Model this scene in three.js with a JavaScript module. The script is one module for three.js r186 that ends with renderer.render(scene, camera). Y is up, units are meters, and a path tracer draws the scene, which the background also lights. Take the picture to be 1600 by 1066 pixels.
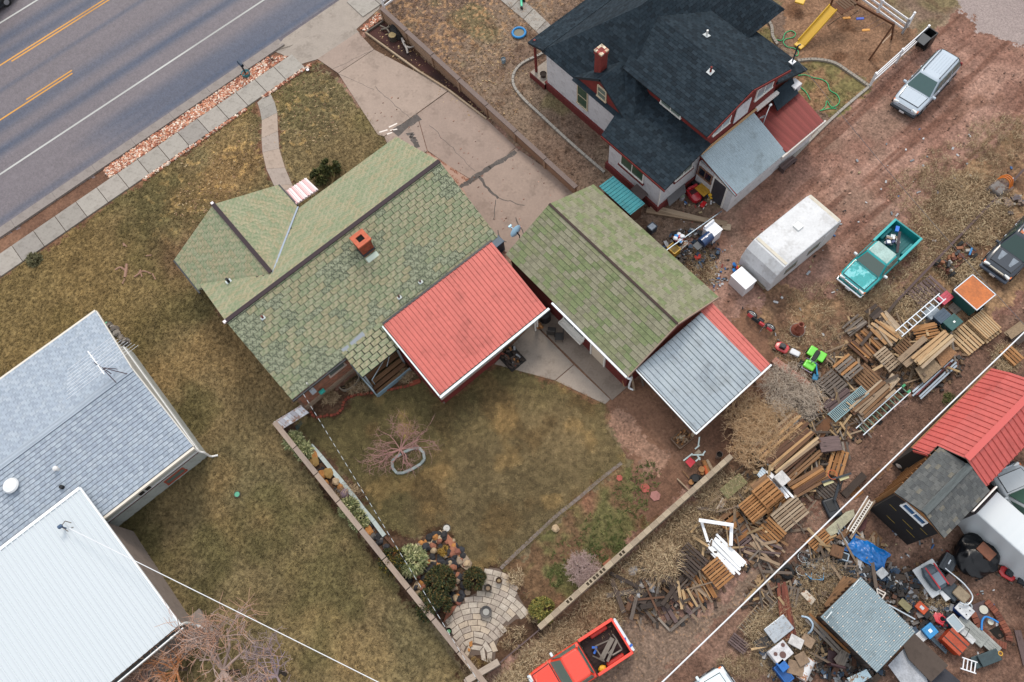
import * as THREE from 'three';
import { mergeGeometries } from 'three/addons/utils/BufferGeometryUtils.js';
import { RoundedBoxGeometry } from 'three/addons/geometries/RoundedBoxGeometry.js';

// ------------------------------------------------------------------ camera, sky, sun, exposure
const scene = new THREE.Scene();
const CAM_H = 42, CAM_F = 1253.1;                       // metres above the ground; focal length in photo pixels (1600 wide)
const rightV = new THREE.Vector3(), downV = new THREE.Vector3(), fwdV = new THREE.Vector3();
{ const p = 22.707 * Math.PI / 180, r = 10.289 * Math.PI / 180, yw = 40.896 * Math.PI / 180;
  const n = new THREE.Vector3(Math.sin(p) * Math.sin(r), Math.sin(p) * Math.cos(r), Math.cos(p));
  const a = new THREE.Vector3(1, 0, 0).addScaledVector(n, -n.x).normalize(), b = n.clone().cross(a);
  const U = a.multiplyScalar(Math.cos(yw)).addScaledVector(b, -Math.sin(yw)), W = n.clone().cross(U);
  rightV.set(U.x, -n.x, W.x); downV.set(U.y, -n.y, W.y); fwdV.set(U.z, -n.z, W.z); }
const camera = new THREE.PerspectiveCamera(2 * Math.atan(533 / CAM_F) * 180 / Math.PI, 1024 / 682, 1, 900);
camera.position.set(0, CAM_H, 0);
camera.quaternion.setFromRotationMatrix(new THREE.Matrix4().makeBasis(rightV.clone(), downV.clone().negate(), fwdV.clone().negate()));
camera.updateMatrixWorld();
const renderer = new THREE.WebGLRenderer({ antialias: true });
renderer.toneMapping = THREE.LinearToneMapping;
renderer.toneMappingExposure = 1.4;
renderer.shadowMap.enabled = true;

const SUN = new THREE.Vector3(0.42, 0.78, -0.46).normalize();
{ // overcast sky: brighter overhead and towards the veiled sun
  const w = 128, h = 64, d = new Float32Array(w * h * 4);
  for (let j = 0; j < h; j++) for (let i = 0; i < w; i++) {
    const el = ((j + .5) / h - .5) * Math.PI, az = ((i + .5) / w - .5) * 2 * Math.PI;
    const y = Math.sin(el), dx = Math.cos(el) * Math.cos(az), dz = Math.cos(el) * Math.sin(az);
    const toSun = Math.max(0, dx * SUN.x + y * SUN.y + dz * SUN.z);
    let L = (0.6 + 0.12 * Math.max(0, y)) + 0.55 * Math.pow(toSun, 3);
    if (y < 0) L = 0.25;
    const o = (j * w + i) * 4;
    d[o] = L * 0.965; d[o + 1] = L * 0.995; d[o + 2] = L * 1.055; d[o + 3] = 1;
  }
  const t = new THREE.DataTexture(d, w, h, THREE.RGBAFormat, THREE.FloatType);
  t.mapping = THREE.EquirectangularReflectionMapping; t.magFilter = THREE.LinearFilter; t.needsUpdate = true;
  scene.background = t; scene.environment = t;
}
const sun = new THREE.DirectionalLight(0xfff1e0, 1.5);
sun.position.copy(SUN).multiplyScalar(120).add(new THREE.Vector3(12, 0, -18)); sun.target.position.set(12, 0, -18);
sun.castShadow = true; sun.shadow.radius = 34; sun.shadow.mapSize.set(2048, 2048);
Object.assign(sun.shadow.camera, { left: -55, right: 55, top: 55, bottom: -55, near: 10, far: 260 });
scene.add(sun, sun.target);

// ------------------------------------------------------------------ helpers
const V = (x, y, z) => new THREE.Vector3(x, y, z);
function rng(seed) { let s = seed >>> 0; return () => { s = (s + 0x6d2b79f5) | 0; let t = Math.imul(s ^ (s >>> 15), 1 | s); t = (t + Math.imul(t ^ (t >>> 7), 61 | t)) ^ t; return ((t ^ (t >>> 14)) >>> 0) / 4294967296; }; }
const R = rng(11), rr = (a, b) => a + (b - a) * R(), pick = (l) => l[Math.floor(R() * l.length) % l.length];
// the point of the world seen at photo pixel (x, y) on the level h metres above the ground
function P(x, y, h = 0) {
  const d = rightV.clone().multiplyScalar(x - 800).addScaledVector(downV, y - 533).addScaledVector(fwdV, CAM_F);
  return d.multiplyScalar((h - CAM_H) / d.y).add(V(0, CAM_H, 0));
}
const yawOf = (a, b) => Math.atan2(-(b.z - a.z), b.x - a.x);          // turn that lays local +x along a -> b
const used = {};
function numbered(n) { used[n] = (used[n] || 0) + 1; return used[n] === 1 ? n : n + '_' + String(used[n] - 1).padStart(3, '0'); }
function tag(o, label, category, group, kind) { if (label) o.userData.label = label; if (category) o.userData.category = category; if (group) o.userData.group = group; if (kind) o.userData.kind = kind; return o; }
function thing(name, label, category, pos = V(0, 0, 0), turn = 0, group) {
  const o = new THREE.Group(); o.name = numbered(name); o.position.copy(pos); o.rotation.y = turn; scene.add(o); o.updateMatrixWorld();
  return tag(o, label, category, group);
}
function copyOf(src, name, label, pos, turn, group) {
  const o = src.clone(); o.name = numbered(name); o.userData = { ...src.userData }; if (label) o.userData.label = label; if (group) o.userData.group = group;
  o.position.copy(pos); if (turn !== undefined) o.rotation.y = turn; scene.add(o); return o;
}
function mesh(name, g, m, parent = scene) { const o = new THREE.Mesh(g, m); o.name = parent === scene ? numbered(name) : name; o.castShadow = o.receiveShadow = true; parent.add(o); return o; }
function struct(name, g, m, parent = scene) { const o = mesh(name, g, m, parent); o.userData.kind = 'structure'; return o; }

// procedural value noise
const NT = 256, ntab = new Float32Array(NT * NT); { const r = rng(5); for (let i = 0; i < ntab.length; i++) ntab[i] = r(); }
function vn(x, y) { let xi = Math.floor(x), yi = Math.floor(y), fx = x - xi, fy = y - yi; fx = fx * fx * (3 - 2 * fx); fy = fy * fy * (3 - 2 * fy);
  const a = (yi & 255) << 8, b = ((yi + 1) & 255) << 8, c = xi & 255, d = (xi + 1) & 255;
  return (ntab[a + c] * (1 - fx) + ntab[a + d] * fx) * (1 - fy) + (ntab[b + c] * (1 - fx) + ntab[b + d] * fx) * fy; }
const fbm = (x, y, n = 3) => { let s = 0, a = .5, t = 0; for (let i = 0; i < n; i++) { s += a * vn(x, y); t += a; x = x * 2.03 + 17.3; y = y * 2.03 + 9.1; a *= .5; } return s / t; };
const sm = (a, b, x) => { const t = Math.min(1, Math.max(0, (x - a) / (b - a))); return t * t * (3 - 2 * t); };
// tileable texture: f(u, v) -> [r, g, b] or grey, 0..255 sRGB
function tex(n, f, { srgb = true, rep = [1, 1] } = {}) {
  const d = new Uint8Array(n * n * 4);
  for (let j = 0; j < n; j++) for (let i = 0; i < n; i++) { const c = f(i / n, j / n), o = (j * n + i) * 4; if (Array.isArray(c)) { d[o] = c[0]; d[o + 1] = c[1]; d[o + 2] = c[2]; } else d[o] = d[o + 1] = d[o + 2] = c; d[o + 3] = 255; }
  const t = new THREE.DataTexture(d, n, n); t.wrapS = t.wrapT = THREE.RepeatWrapping; t.magFilter = THREE.LinearFilter; t.minFilter = THREE.LinearMipmapLinearFilter; t.generateMipmaps = true;
  if (srgb) t.colorSpace = THREE.SRGBColorSpace; t.repeat.set(...rep); t.needsUpdate = true; return t;
}
// periodic noise for tiles (p cells across)
function pn(u, v, p, q = p, s = 0) { const x = u * p, y = v * q, xi = Math.floor(x), yi = Math.floor(y); let fx = x - xi, fy = y - yi; fx = fx * fx * (3 - 2 * fx); fy = fy * fy * (3 - 2 * fy);
  const g = (a, b) => ntab[((((b % q) + q) % q + s * 7) & 255) * 256 + ((((a % p) + p) % p + s * 13) & 255)];
  return (g(xi, yi) * (1 - fx) + g(xi + 1, yi) * fx) * (1 - fy) + (g(xi, yi + 1) * (1 - fx) + g(xi + 1, yi + 1) * fx) * fy; }
const T = {
  grain: tex(256, (u, v) => { const w = pn(u, v, 3, 40, 1) * .5 + pn(u, v, 6, 90, 2) * .35 + pn(u, v, 24, 120, 3) * .15; const k = pn(u, v, 4, 8, 4) > .86 ? .75 : 1; return (150 + 105 * w) * k; }),
  mottle: tex(256, (u, v) => 175 + 80 * (pn(u, v, 5, 5, 1) * .35 + pn(u, v, 17, 17, 2) * .3 + pn(u, v, 60, 60, 3) * .35)),
  speck: tex(256, (u, v) => 110 + 145 * (pn(u, v, 20, 20, 5) * .25 + pn(u, v, 64, 64, 6) * .35 + pn(u, v, 128, 128, 7) * .4)),
  rust: tex(256, (u, v) => { const a = sm(.6, .8, pn(u, v, 6, 6, 3) * .6 + pn(u, v, 30, 30, 4) * .4); return [255 - 70 * a, 255 - 130 * a, 255 - 170 * a]; }),
  stain: tex(512, (u, v) => { const a = pn(u, v, 3, 3, 1) * .3 + pn(u, v, 11, 11, 2) * .25 + pn(u, v, 40, 40, 3) * .2 + pn(u, v, 128, 128, 5) * .25; const k = 208 + 47 * a, s = sm(.5, .95, pn(u, v, 7, 7, 8) * .6 + pn(u, v, 29, 29, 6) * .4) * 26; return [k - s, k - s * 1.06, k - s * 1.12]; }),
  lichen: tex(256, (u, v) => { const a = sm(.5, .62, pn(u, v, 14, 14, 40) * .35 + pn(u, v, 44, 44, 41) * .65), k = 190 + 60 * pn(u, v, 60, 60, 3); return [k - 118 * a, k - 112 * a, k - 108 * a]; }),
  moss: tex(256, (u, v) => { const a = sm(.35, .65, pn(u, v, 7, 7, 50) * .55 + pn(u, v, 20, 20, 51) * .3 + pn(u, v, 60, 60, 52) * .15), d = pn(u, v, 90, 90, 53) > .84 ? .72 : .94 + .1 * pn(u, v, 50, 50, 54), c = [158 - 26 * a, 156 - 14 * a, 137 - 18 * a]; return c.map((x) => x * d); }),
  rough: tex(256, (u, v) => 120 + 135 * pn(u, v, 8, 8, 9), { srgb: false }),
  bump: tex(256, (u, v) => 255 * (pn(u, v, 24, 24, 1) * .4 + pn(u, v, 80, 80, 2) * .6), { srgb: false }),
};
const rep = (t, a, b = a) => { const c = t.clone(); c.repeat.set(a, b); c.needsUpdate = true; return c; };
const MC = {};
function M(hex, rough = .8, o = {}) {
  const key = hex + rough + JSON.stringify(o, (k, v) => (v && v.isTexture ? v.uuid : v));
  return MC[key] ||= new THREE.MeshPhysicalMaterial({ color: hex, roughness: rough, ...o });
}
const wood = (hex) => M(hex, .85, { map: T.grain });
const dirty = (hex, r = .7) => M(hex, r, { map: T.stain });
const steel = (hex = 0xa9b0b5, r = .38) => M(hex, r, { metalness: .75, roughnessMap: T.rough, map: T.stain });
const paint = (hex, r = .32) => M(hex, r, { clearcoat: .6, clearcoatRoughness: .12 });
const plastic = (hex, r = .45) => M(hex, r, { map: T.mottle });
const GLASS = M(0x5d6c66, .06, { specularIntensity: 1 }), BLACK = M(0x15171a, .7), RUBBER = M(0x1b1b1c, .85), CHROME = M(0xd4d8da, .18, { metalness: 1 });
const WHITE = M(0xc3c8cc, .5, { map: T.stain }), DARKHOLE = M(0x090807, 1);
const WOODS = { pine: [0xcaa070, 0xd3ad80, 0xba8e60, 0xd9bb92].map(wood), orange: [0xb07c4a, 0xbf8b58, 0x9d6b3c].map(wood), brown: [0x7d5a3f, 0x8b6748, 0x6b4a35, 0x96714f].map(wood), grey: [0x8b8177, 0x7b7067, 0x9d9287, 0x6d625a].map(wood), dark: [0x4a3d35, 0x564840, 0x3d322c].map(wood), mauve: [0x6d5a58, 0x7b6765, 0x645150].map(wood), tan: [0xb8a288, 0xc7b196, 0xa89076].map(wood) };
const UNIT = new THREE.BoxGeometry(1, 1, 1), CYL = {};
const cyl = (n = 14) => (CYL[n] ||= new THREE.CylinderGeometry(1, 1, 1, n));

// a collector of shapes that become ONE named mesh
class GB {
  constructor() { this.l = []; }
  add(g, m4) { let c = g.clone(); if (c.index) c = c.toNonIndexed(); for (const k of Object.keys(c.attributes)) if (!['position', 'normal', 'uv'].includes(k)) c.deleteAttribute(k); if (m4) c.applyMatrix4(m4); this.l.push(c); return this; }
  box(x, y, z, w, h, d, ry = 0, rx = 0, rz = 0) { return this.add(new THREE.BoxGeometry(w, h, d), new THREE.Matrix4().compose(V(x, y, z), new THREE.Quaternion().setFromEuler(new THREE.Euler(rx, ry, rz, 'YXZ')), V(1, 1, 1))); }
  rbox(x, y, z, w, h, d, r = .03, ry = 0, rx = 0, rz = 0) { return this.add(new RoundedBoxGeometry(w, h, d, 2, Math.min(r, w / 2.01, h / 2.01, d / 2.01)), new THREE.Matrix4().compose(V(x, y, z), new THREE.Quaternion().setFromEuler(new THREE.Euler(rx, ry, rz, 'YXZ')), V(1, 1, 1))); }
  rod(a, b, r, n = 6, r2 = r) { const d = b.clone().sub(a), L = d.length(); return this.add(new THREE.CylinderGeometry(r2, r, L, n), new THREE.Matrix4().compose(a.clone().addScaledVector(d, .5), new THREE.Quaternion().setFromUnitVectors(V(0, 1, 0), d.normalize()), V(1, 1, 1))); }
  beam(a, b, w, t) { return this.add(new THREE.BoxGeometry(a.distanceTo(b), t, w), beamM(a, b)); }
  tube(pts, r, seg = 24, n = 6, closed = false) { return this.add(new THREE.TubeGeometry(new THREE.CatmullRomCurve3(pts, closed), seg, r, n, closed)); }
  cyl(x, y, z, r, h, n = 14, r2 = r) { return this.add(new THREE.CylinderGeometry(r2, r, h, n), new THREE.Matrix4().makeTranslation(x, y, z)); }
  disc(c, axis, r, h, n = 18) { return this.add(new THREE.CylinderGeometry(r, r, h, n), new THREE.Matrix4().compose(c, new THREE.Quaternion().setFromUnitVectors(V(0, 1, 0), axis), V(1, 1, 1))); }
  torus(c, axis, r, t, n = 20) { return this.add(new THREE.TorusGeometry(r, t, 6, n), new THREE.Matrix4().compose(c, new THREE.Quaternion().setFromUnitVectors(V(0, 0, 1), axis), V(1, 1, 1))); }
  build(name, m, parent = scene) { const g = this.l.length === 1 ? this.l[0] : mergeGeometries(this.l); return mesh(name, g, m, parent); }
}
function beamM(a, b, up = V(0, 1, 0)) { const x = b.clone().sub(a).normalize(), z = x.clone().cross(up).normalize(); if (z.lengthSq() < .5) z.set(0, 0, 1); const y = z.clone().cross(x); return new THREE.Matrix4().makeBasis(x, y, z).setPosition(a.clone().add(b).multiplyScalar(.5)); }
const loc = (p, v) => (p === scene ? v.clone() : p.worldToLocal(v.clone()));
// one board (own mesh, shared geometry) between two world points
function board(parent, name, m, a, b, w, t) {
  const o = new THREE.Mesh(UNIT, m); o.name = parent === scene ? numbered(name) : name; const A = loc(parent, a), B = loc(parent, b);
  beamM(A, B).decompose(o.position, o.quaternion, o.scale); o.scale.set(A.distanceTo(B), t, w); parent.add(o); return o;
}
function ubox(parent, name, m, x, y, z, w, h, d, ry = 0) { const o = new THREE.Mesh(UNIT, m); o.name = name; o.position.set(x, y, z); o.scale.set(w, h, d); o.rotation.y = ry; parent.add(o); return o; }
// a convex slab: pts = its top face, th = thickness below it; uv in metres
function slabGeo(pts, th, dir) {
  const n = pts[1].clone().sub(pts[0]).cross(pts[2].clone().sub(pts[0])).normalize(); let p = pts; if (n.y < 0 && !dir) { p = [...pts].reverse(); n.negate(); }
  const dn = (dir || n.clone().negate()).clone().multiplyScalar(th), e = p[1].clone().sub(p[0]).normalize(), f = n.clone().cross(e), pos = [], uv = [], k = p.length;
  const put = (v) => { pos.push(v.x, v.y, v.z); uv.push(v.dot(e), v.dot(f)); }, low = p.map((v) => v.clone().add(dn));
  for (let i = 1; i < k - 1; i++) { put(p[0]); put(p[i]); put(p[i + 1]); put(low[0]); put(low[i + 1]); put(low[i]); }
  for (let i = 0; i < k; i++) { const j = (i + 1) % k; put(p[i]); put(low[i]); put(low[j]); put(p[i]); put(low[j]); put(p[j]); }
  const g = new THREE.BufferGeometry(); g.setAttribute('position', new THREE.Float32BufferAttribute(pos, 3)); g.setAttribute('uv', new THREE.Float32BufferAttribute(uv, 2)); g.computeVertexNormals(); return g;
}
const slab = (name, pts, th, m, parent, dir) => mesh(name, slabGeo(pts.map((v) => loc(parent || scene, v)), th, dir), m, parent);
// vertical wall with thickness between two ground points
function wall(name, parent, m, x0, z0, x1, z1, y0, y1, t = .2, out = 1) {
  const a = V(x0, y0, z0), b = V(x1, y0, z1), d = b.clone().sub(a).normalize(), n = V(d.z, 0, -d.x).multiplyScalar(-out * t);   // body lies behind the given face
  return mesh(name, slabGeo([a, b, V(x1, y1, z1), V(x0, y1, z0)].map((v) => loc(parent, v)), t, n.clone().normalize()), m, parent);
}
// window on a vertical plane: frame > pane, u = horizontal unit, n = outward unit
function win(parent, c, u, n, w, h, fm, pm = GLASS, split = 'v', name = 'window') {
  const y = V(0, 1, 0), m4 = new THREE.Matrix4().makeBasis(u, y, u.clone().cross(y)).setPosition(loc(parent, c)); const s = u.clone().cross(y).dot(n) > 0 ? 1 : -1;
  const g = new GB(), f = .07; g.box(0, h / 2 - f / 2, 0, w, f, .07).box(0, -h / 2 + f / 2, s * .02, w + .06, f, .11).box(-w / 2 + f / 2, 0, 0, f, h - 2 * f, .068).box(w / 2 - f / 2, 0, 0, f, h - 2 * f, .068);
  if (split === 'v') g.box(0, 0, 0, .05, h - 2 * f, .06); if (split === 'h') g.box(0, 0, 0, w - 2 * f, .05, .06);
  g.l.forEach((q) => q.applyMatrix4(m4)); const o = g.build(name, fm, parent);
  const p = new GB(); p.box(0, 0, 0, w - 2 * f, h - 2 * f, .025); p.l[0].applyMatrix4(m4); p.build('pane', pm, o); return o;
}
// ribbed metal sheet: A-B along the ridge, D-C along the eave, ribs run from A-B to D-C
function ribbed(A, B, C, D, spacing, rh, rw, wave) {
  const L = A.distanceTo(B), n = Math.max(1, Math.round(L / spacing)), pr = [];
  for (let i = 0; i < n; i++) { const s = i / n, k = 1 / n / spacing; if (wave) { for (let q = 0; q < 6; q++) pr.push([s + q / 6 / n, rh * (.5 + .5 * Math.sin(q / 6 * Math.PI * 2))]); } else { pr.push([s, 0], [s + (spacing - rw) * .5 * k - .1 * rw * k, 0], [s + (spacing - rw) * .5 * k + .2 * rw * k, rh], [s + (spacing + rw) * .5 * k - .2 * rw * k, rh], [s + (spacing + rw) * .5 * k + .1 * rw * k, 0]); } }
  pr.push([1, 0]);
  const nn = B.clone().sub(A).cross(D.clone().sub(A)).normalize(); if (nn.y < 0) nn.negate();
  const pos = [], uv = [], dn = L2(A, D);
  const pt = (s, t, h) => A.clone().lerp(B, s).lerp(D.clone().lerp(C, s), t).addScaledVector(nn, h);
  for (let i = 0; i < pr.length - 1; i++) { const [s0, h0] = pr[i], [s1, h1] = pr[i + 1]; const q = [pt(s0, 0, h0), pt(s1, 0, h1), pt(s1, 1, h1), pt(s0, 1, h0)], w = [[s0 * L, 0], [s1 * L, 0], [s1 * L, dn], [s0 * L, dn]];
    const fl = q[1].clone().sub(q[0]).cross(q[2].clone().sub(q[0])).dot(nn) > 0 ? [0, 1, 2, 0, 2, 3] : [0, 2, 1, 0, 3, 2];
    for (const k of fl) { pos.push(q[k].x, q[k].y, q[k].z); uv.push(w[k][0] * .25, w[k][1] * .25); } }
  const g = new THREE.BufferGeometry(); g.setAttribute('position', new THREE.Float32BufferAttribute(pos, 3)); g.setAttribute('uv', new THREE.Float32BufferAttribute(uv, 2)); g.computeVertexNormals(); return g;
}
function L2(a, b) { return a.distanceTo(b); }
function metalRoof(parent, name, A, B, C, D, spacing, rh, rw, m, wave, under = M(0x6b6259, .9)) {
  const r = slab(name, [A, B, C, D].map((v) => v.clone().add(V(0, -.012, 0))), .05, under, parent);
  const q = [A, B, C, D].map((v) => loc(parent, v)); mesh('metal_sheet', ribbed(q[0], q[1], q[2], q[3], spacing, rh, rw, wave), m, r); return r;
}
// a slope of separate shingles: poly is the convex outline, up the direction from eave to ridge
function clipPoly(poly, f) { const o = []; for (let i = 0; i < poly.length; i++) { const a = poly[i], b = poly[(i + 1) % poly.length], fa = f(a), fb = f(b); if (fa >= 0) o.push(a); if ((fa >= 0) !== (fb >= 0)) { const t = fa / (fa - fb); o.push([a[0] + (b[0] - a[0]) * t, a[1] + (b[1] - a[1]) * t]); } } return o; }
const area2 = (p) => { let s = 0; for (let i = 0; i < p.length; i++) { const a = p[i], b = p[(i + 1) % p.length]; s += a[0] * b[1] - a[1] * b[0]; } return s / 2; };
function shingles(roof, poly, up, tw, th, o) {
  const { mats, budget, thick = .022, gap = .012, rg = gap > .02 ? gap * .6 : 0, stagger = .5, choose, jitter = 0, flat = .35, skip } = o;
  const n = poly[1].clone().sub(poly[0]).cross(poly[2].clone().sub(poly[0])).normalize(); if (n.y < 0) n.negate();
  const u = up.clone().addScaledVector(n, -up.dot(n)).normalize(), e = u.clone().cross(n).normalize(), o0 = poly[0];
  let P2 = poly.map((v) => { const d = v.clone().sub(o0); return [d.dot(e), d.dot(u)]; }); if (area2(P2) < 0) P2.reverse();
  const xs = P2.map((p) => p[0]), ys = P2.map((p) => p[1]), x0 = Math.min(...xs), x1 = Math.max(...xs), y0 = Math.min(...ys), y1 = Math.max(...ys);
  const rows = Math.ceil((y1 - y0) / th - .05), rest = [], cells = [], cache = {}; const r = rng(77 + Math.round(o0.x * 10));
  for (let j = 0; j < rows; j++) { const off = (j % 2) * stagger * tw + (jitter ? (r() - .5) * jitter : 0); for (let i = -1; i * tw + x0 < x1 + tw; i++) {
    const a = x0 + i * tw + off + gap / 2, b = a + tw - gap, c = y0 + j * th + rg, d = y0 + (j + 1) * th;
    let q = [[a, c], [b, c], [b, d], [a, d]]; const full = q.slice();
    for (let k = 0; k < P2.length && q.length; k++) { const A = P2[k], B = P2[(k + 1) % P2.length]; q = clipPoly(q, (p) => (B[0] - A[0]) * (p[1] - A[1]) - (B[1] - A[1]) * (p[0] - A[0])); }
    if (q.length < 3 || Math.abs(area2(q)) < .02 * tw * th) continue;
    const isFull = Math.abs(Math.abs(area2(q)) - (b - a) * (d - c)) < 1e-4, cx = (a + b) / 2, cy = (c + d) / 2, w = o0.clone().addScaledVector(e, cx).addScaledVector(u, cy);
    if (skip && skip(w)) continue; cells.push({ q: isFull ? full : q, isFull, a, c, w, cx, cy, m: choose ? choose(w, cx - x0, cy - y0, r) : Math.floor(r() * mats.length), i, j });
  } }
  const geo = (q, a, c) => { const hgt = (p) => thick + (flat * thick - thick) * ((p[1] - c) / th), k = q.length, pos = [], uv = [], put = (p, h) => { pos.push(p[0] - a, h, -(p[1] - c)); uv.push((p[0] - a) * 1.3, (p[1] - c) * 1.3); };
    for (let i = 1; i < k - 1; i++) { put(q[0], hgt(q[0])); put(q[i], hgt(q[i])); put(q[i + 1], hgt(q[i + 1])); }
    for (let i = 0; i < k; i++) { const A = q[i], B = q[(i + 1) % k]; put(A, hgt(A)); put(A, 0); put(B, 0); put(A, hgt(A)); put(B, 0); put(B, hgt(B)); }
    const g = new THREE.BufferGeometry(); g.setAttribute('position', new THREE.Float32BufferAttribute(pos, 3)); g.setAttribute('uv', new THREE.Float32BufferAttribute(uv, 2)); g.computeVertexNormals(); return g; };
  const base = new THREE.Matrix4().makeBasis(e, n, u.clone().negate()), quat = new THREE.Quaternion().setFromRotationMatrix(base);
  for (const s of cells) {
    const at = o0.clone().addScaledVector(e, s.a).addScaledVector(u, s.c).addScaledVector(n, .002);
    let g; if (s.isFull) { const key = s.i & 1 ? 'A' : 'B'; g = cache[key] ||= (() => { const z = geo(s.q, s.a, s.c); if (key === 'B') { const uvA = z.attributes.uv; for (let k = 0; k < uvA.count; k++) uvA.setXY(k, uvA.getX(k) + .37, uvA.getY(k) + .61); } return z; })(); } else g = geo(s.q, s.a, s.c);
    if (budget.n > 0 && (!o.near || o.near(s.w))) { budget.n--; const q = new THREE.Mesh(g, mats[s.m]); q.name = 'shingle'; q.position.copy(loc(roof, at)); q.quaternion.copy(quat); roof.add(q); }
    else { const z = g.clone(); z.applyMatrix4(new THREE.Matrix4().compose(loc(roof, at), quat, V(1, 1, 1))); const c = mats[s.m].color, ca = new Float32Array(z.attributes.position.count * 3); for (let k = 0; k < ca.length; k += 3) { ca[k] = c.r; ca[k + 1] = c.g; ca[k + 2] = c.b; } z.setAttribute('color', new THREE.BufferAttribute(ca, 3)); z.userData = { map: mats[s.m].map }; rest.push(z); }
  }
  for (const src of mats.filter((m, i) => mats.findIndex((q) => q.map === m.map) === i)) { const part = rest.filter((z) => z.userData.map === src.map); if (!part.length) continue; part.forEach((z) => { z.userData = {}; }); const vm = new THREE.MeshPhysicalMaterial({ vertexColors: true, roughness: src.roughness, map: src.map, bumpMap: src.bumpMap, bumpScale: src.bumpScale, specularIntensity: src.specularIntensity, sheen: src.sheen, sheenRoughness: src.sheenRoughness, sheenColor: src.sheenColor }); const q = mesh('shingle_field', mergeGeometries(part), vm, roof); q.userData.kind = 'stuff'; }
}
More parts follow.
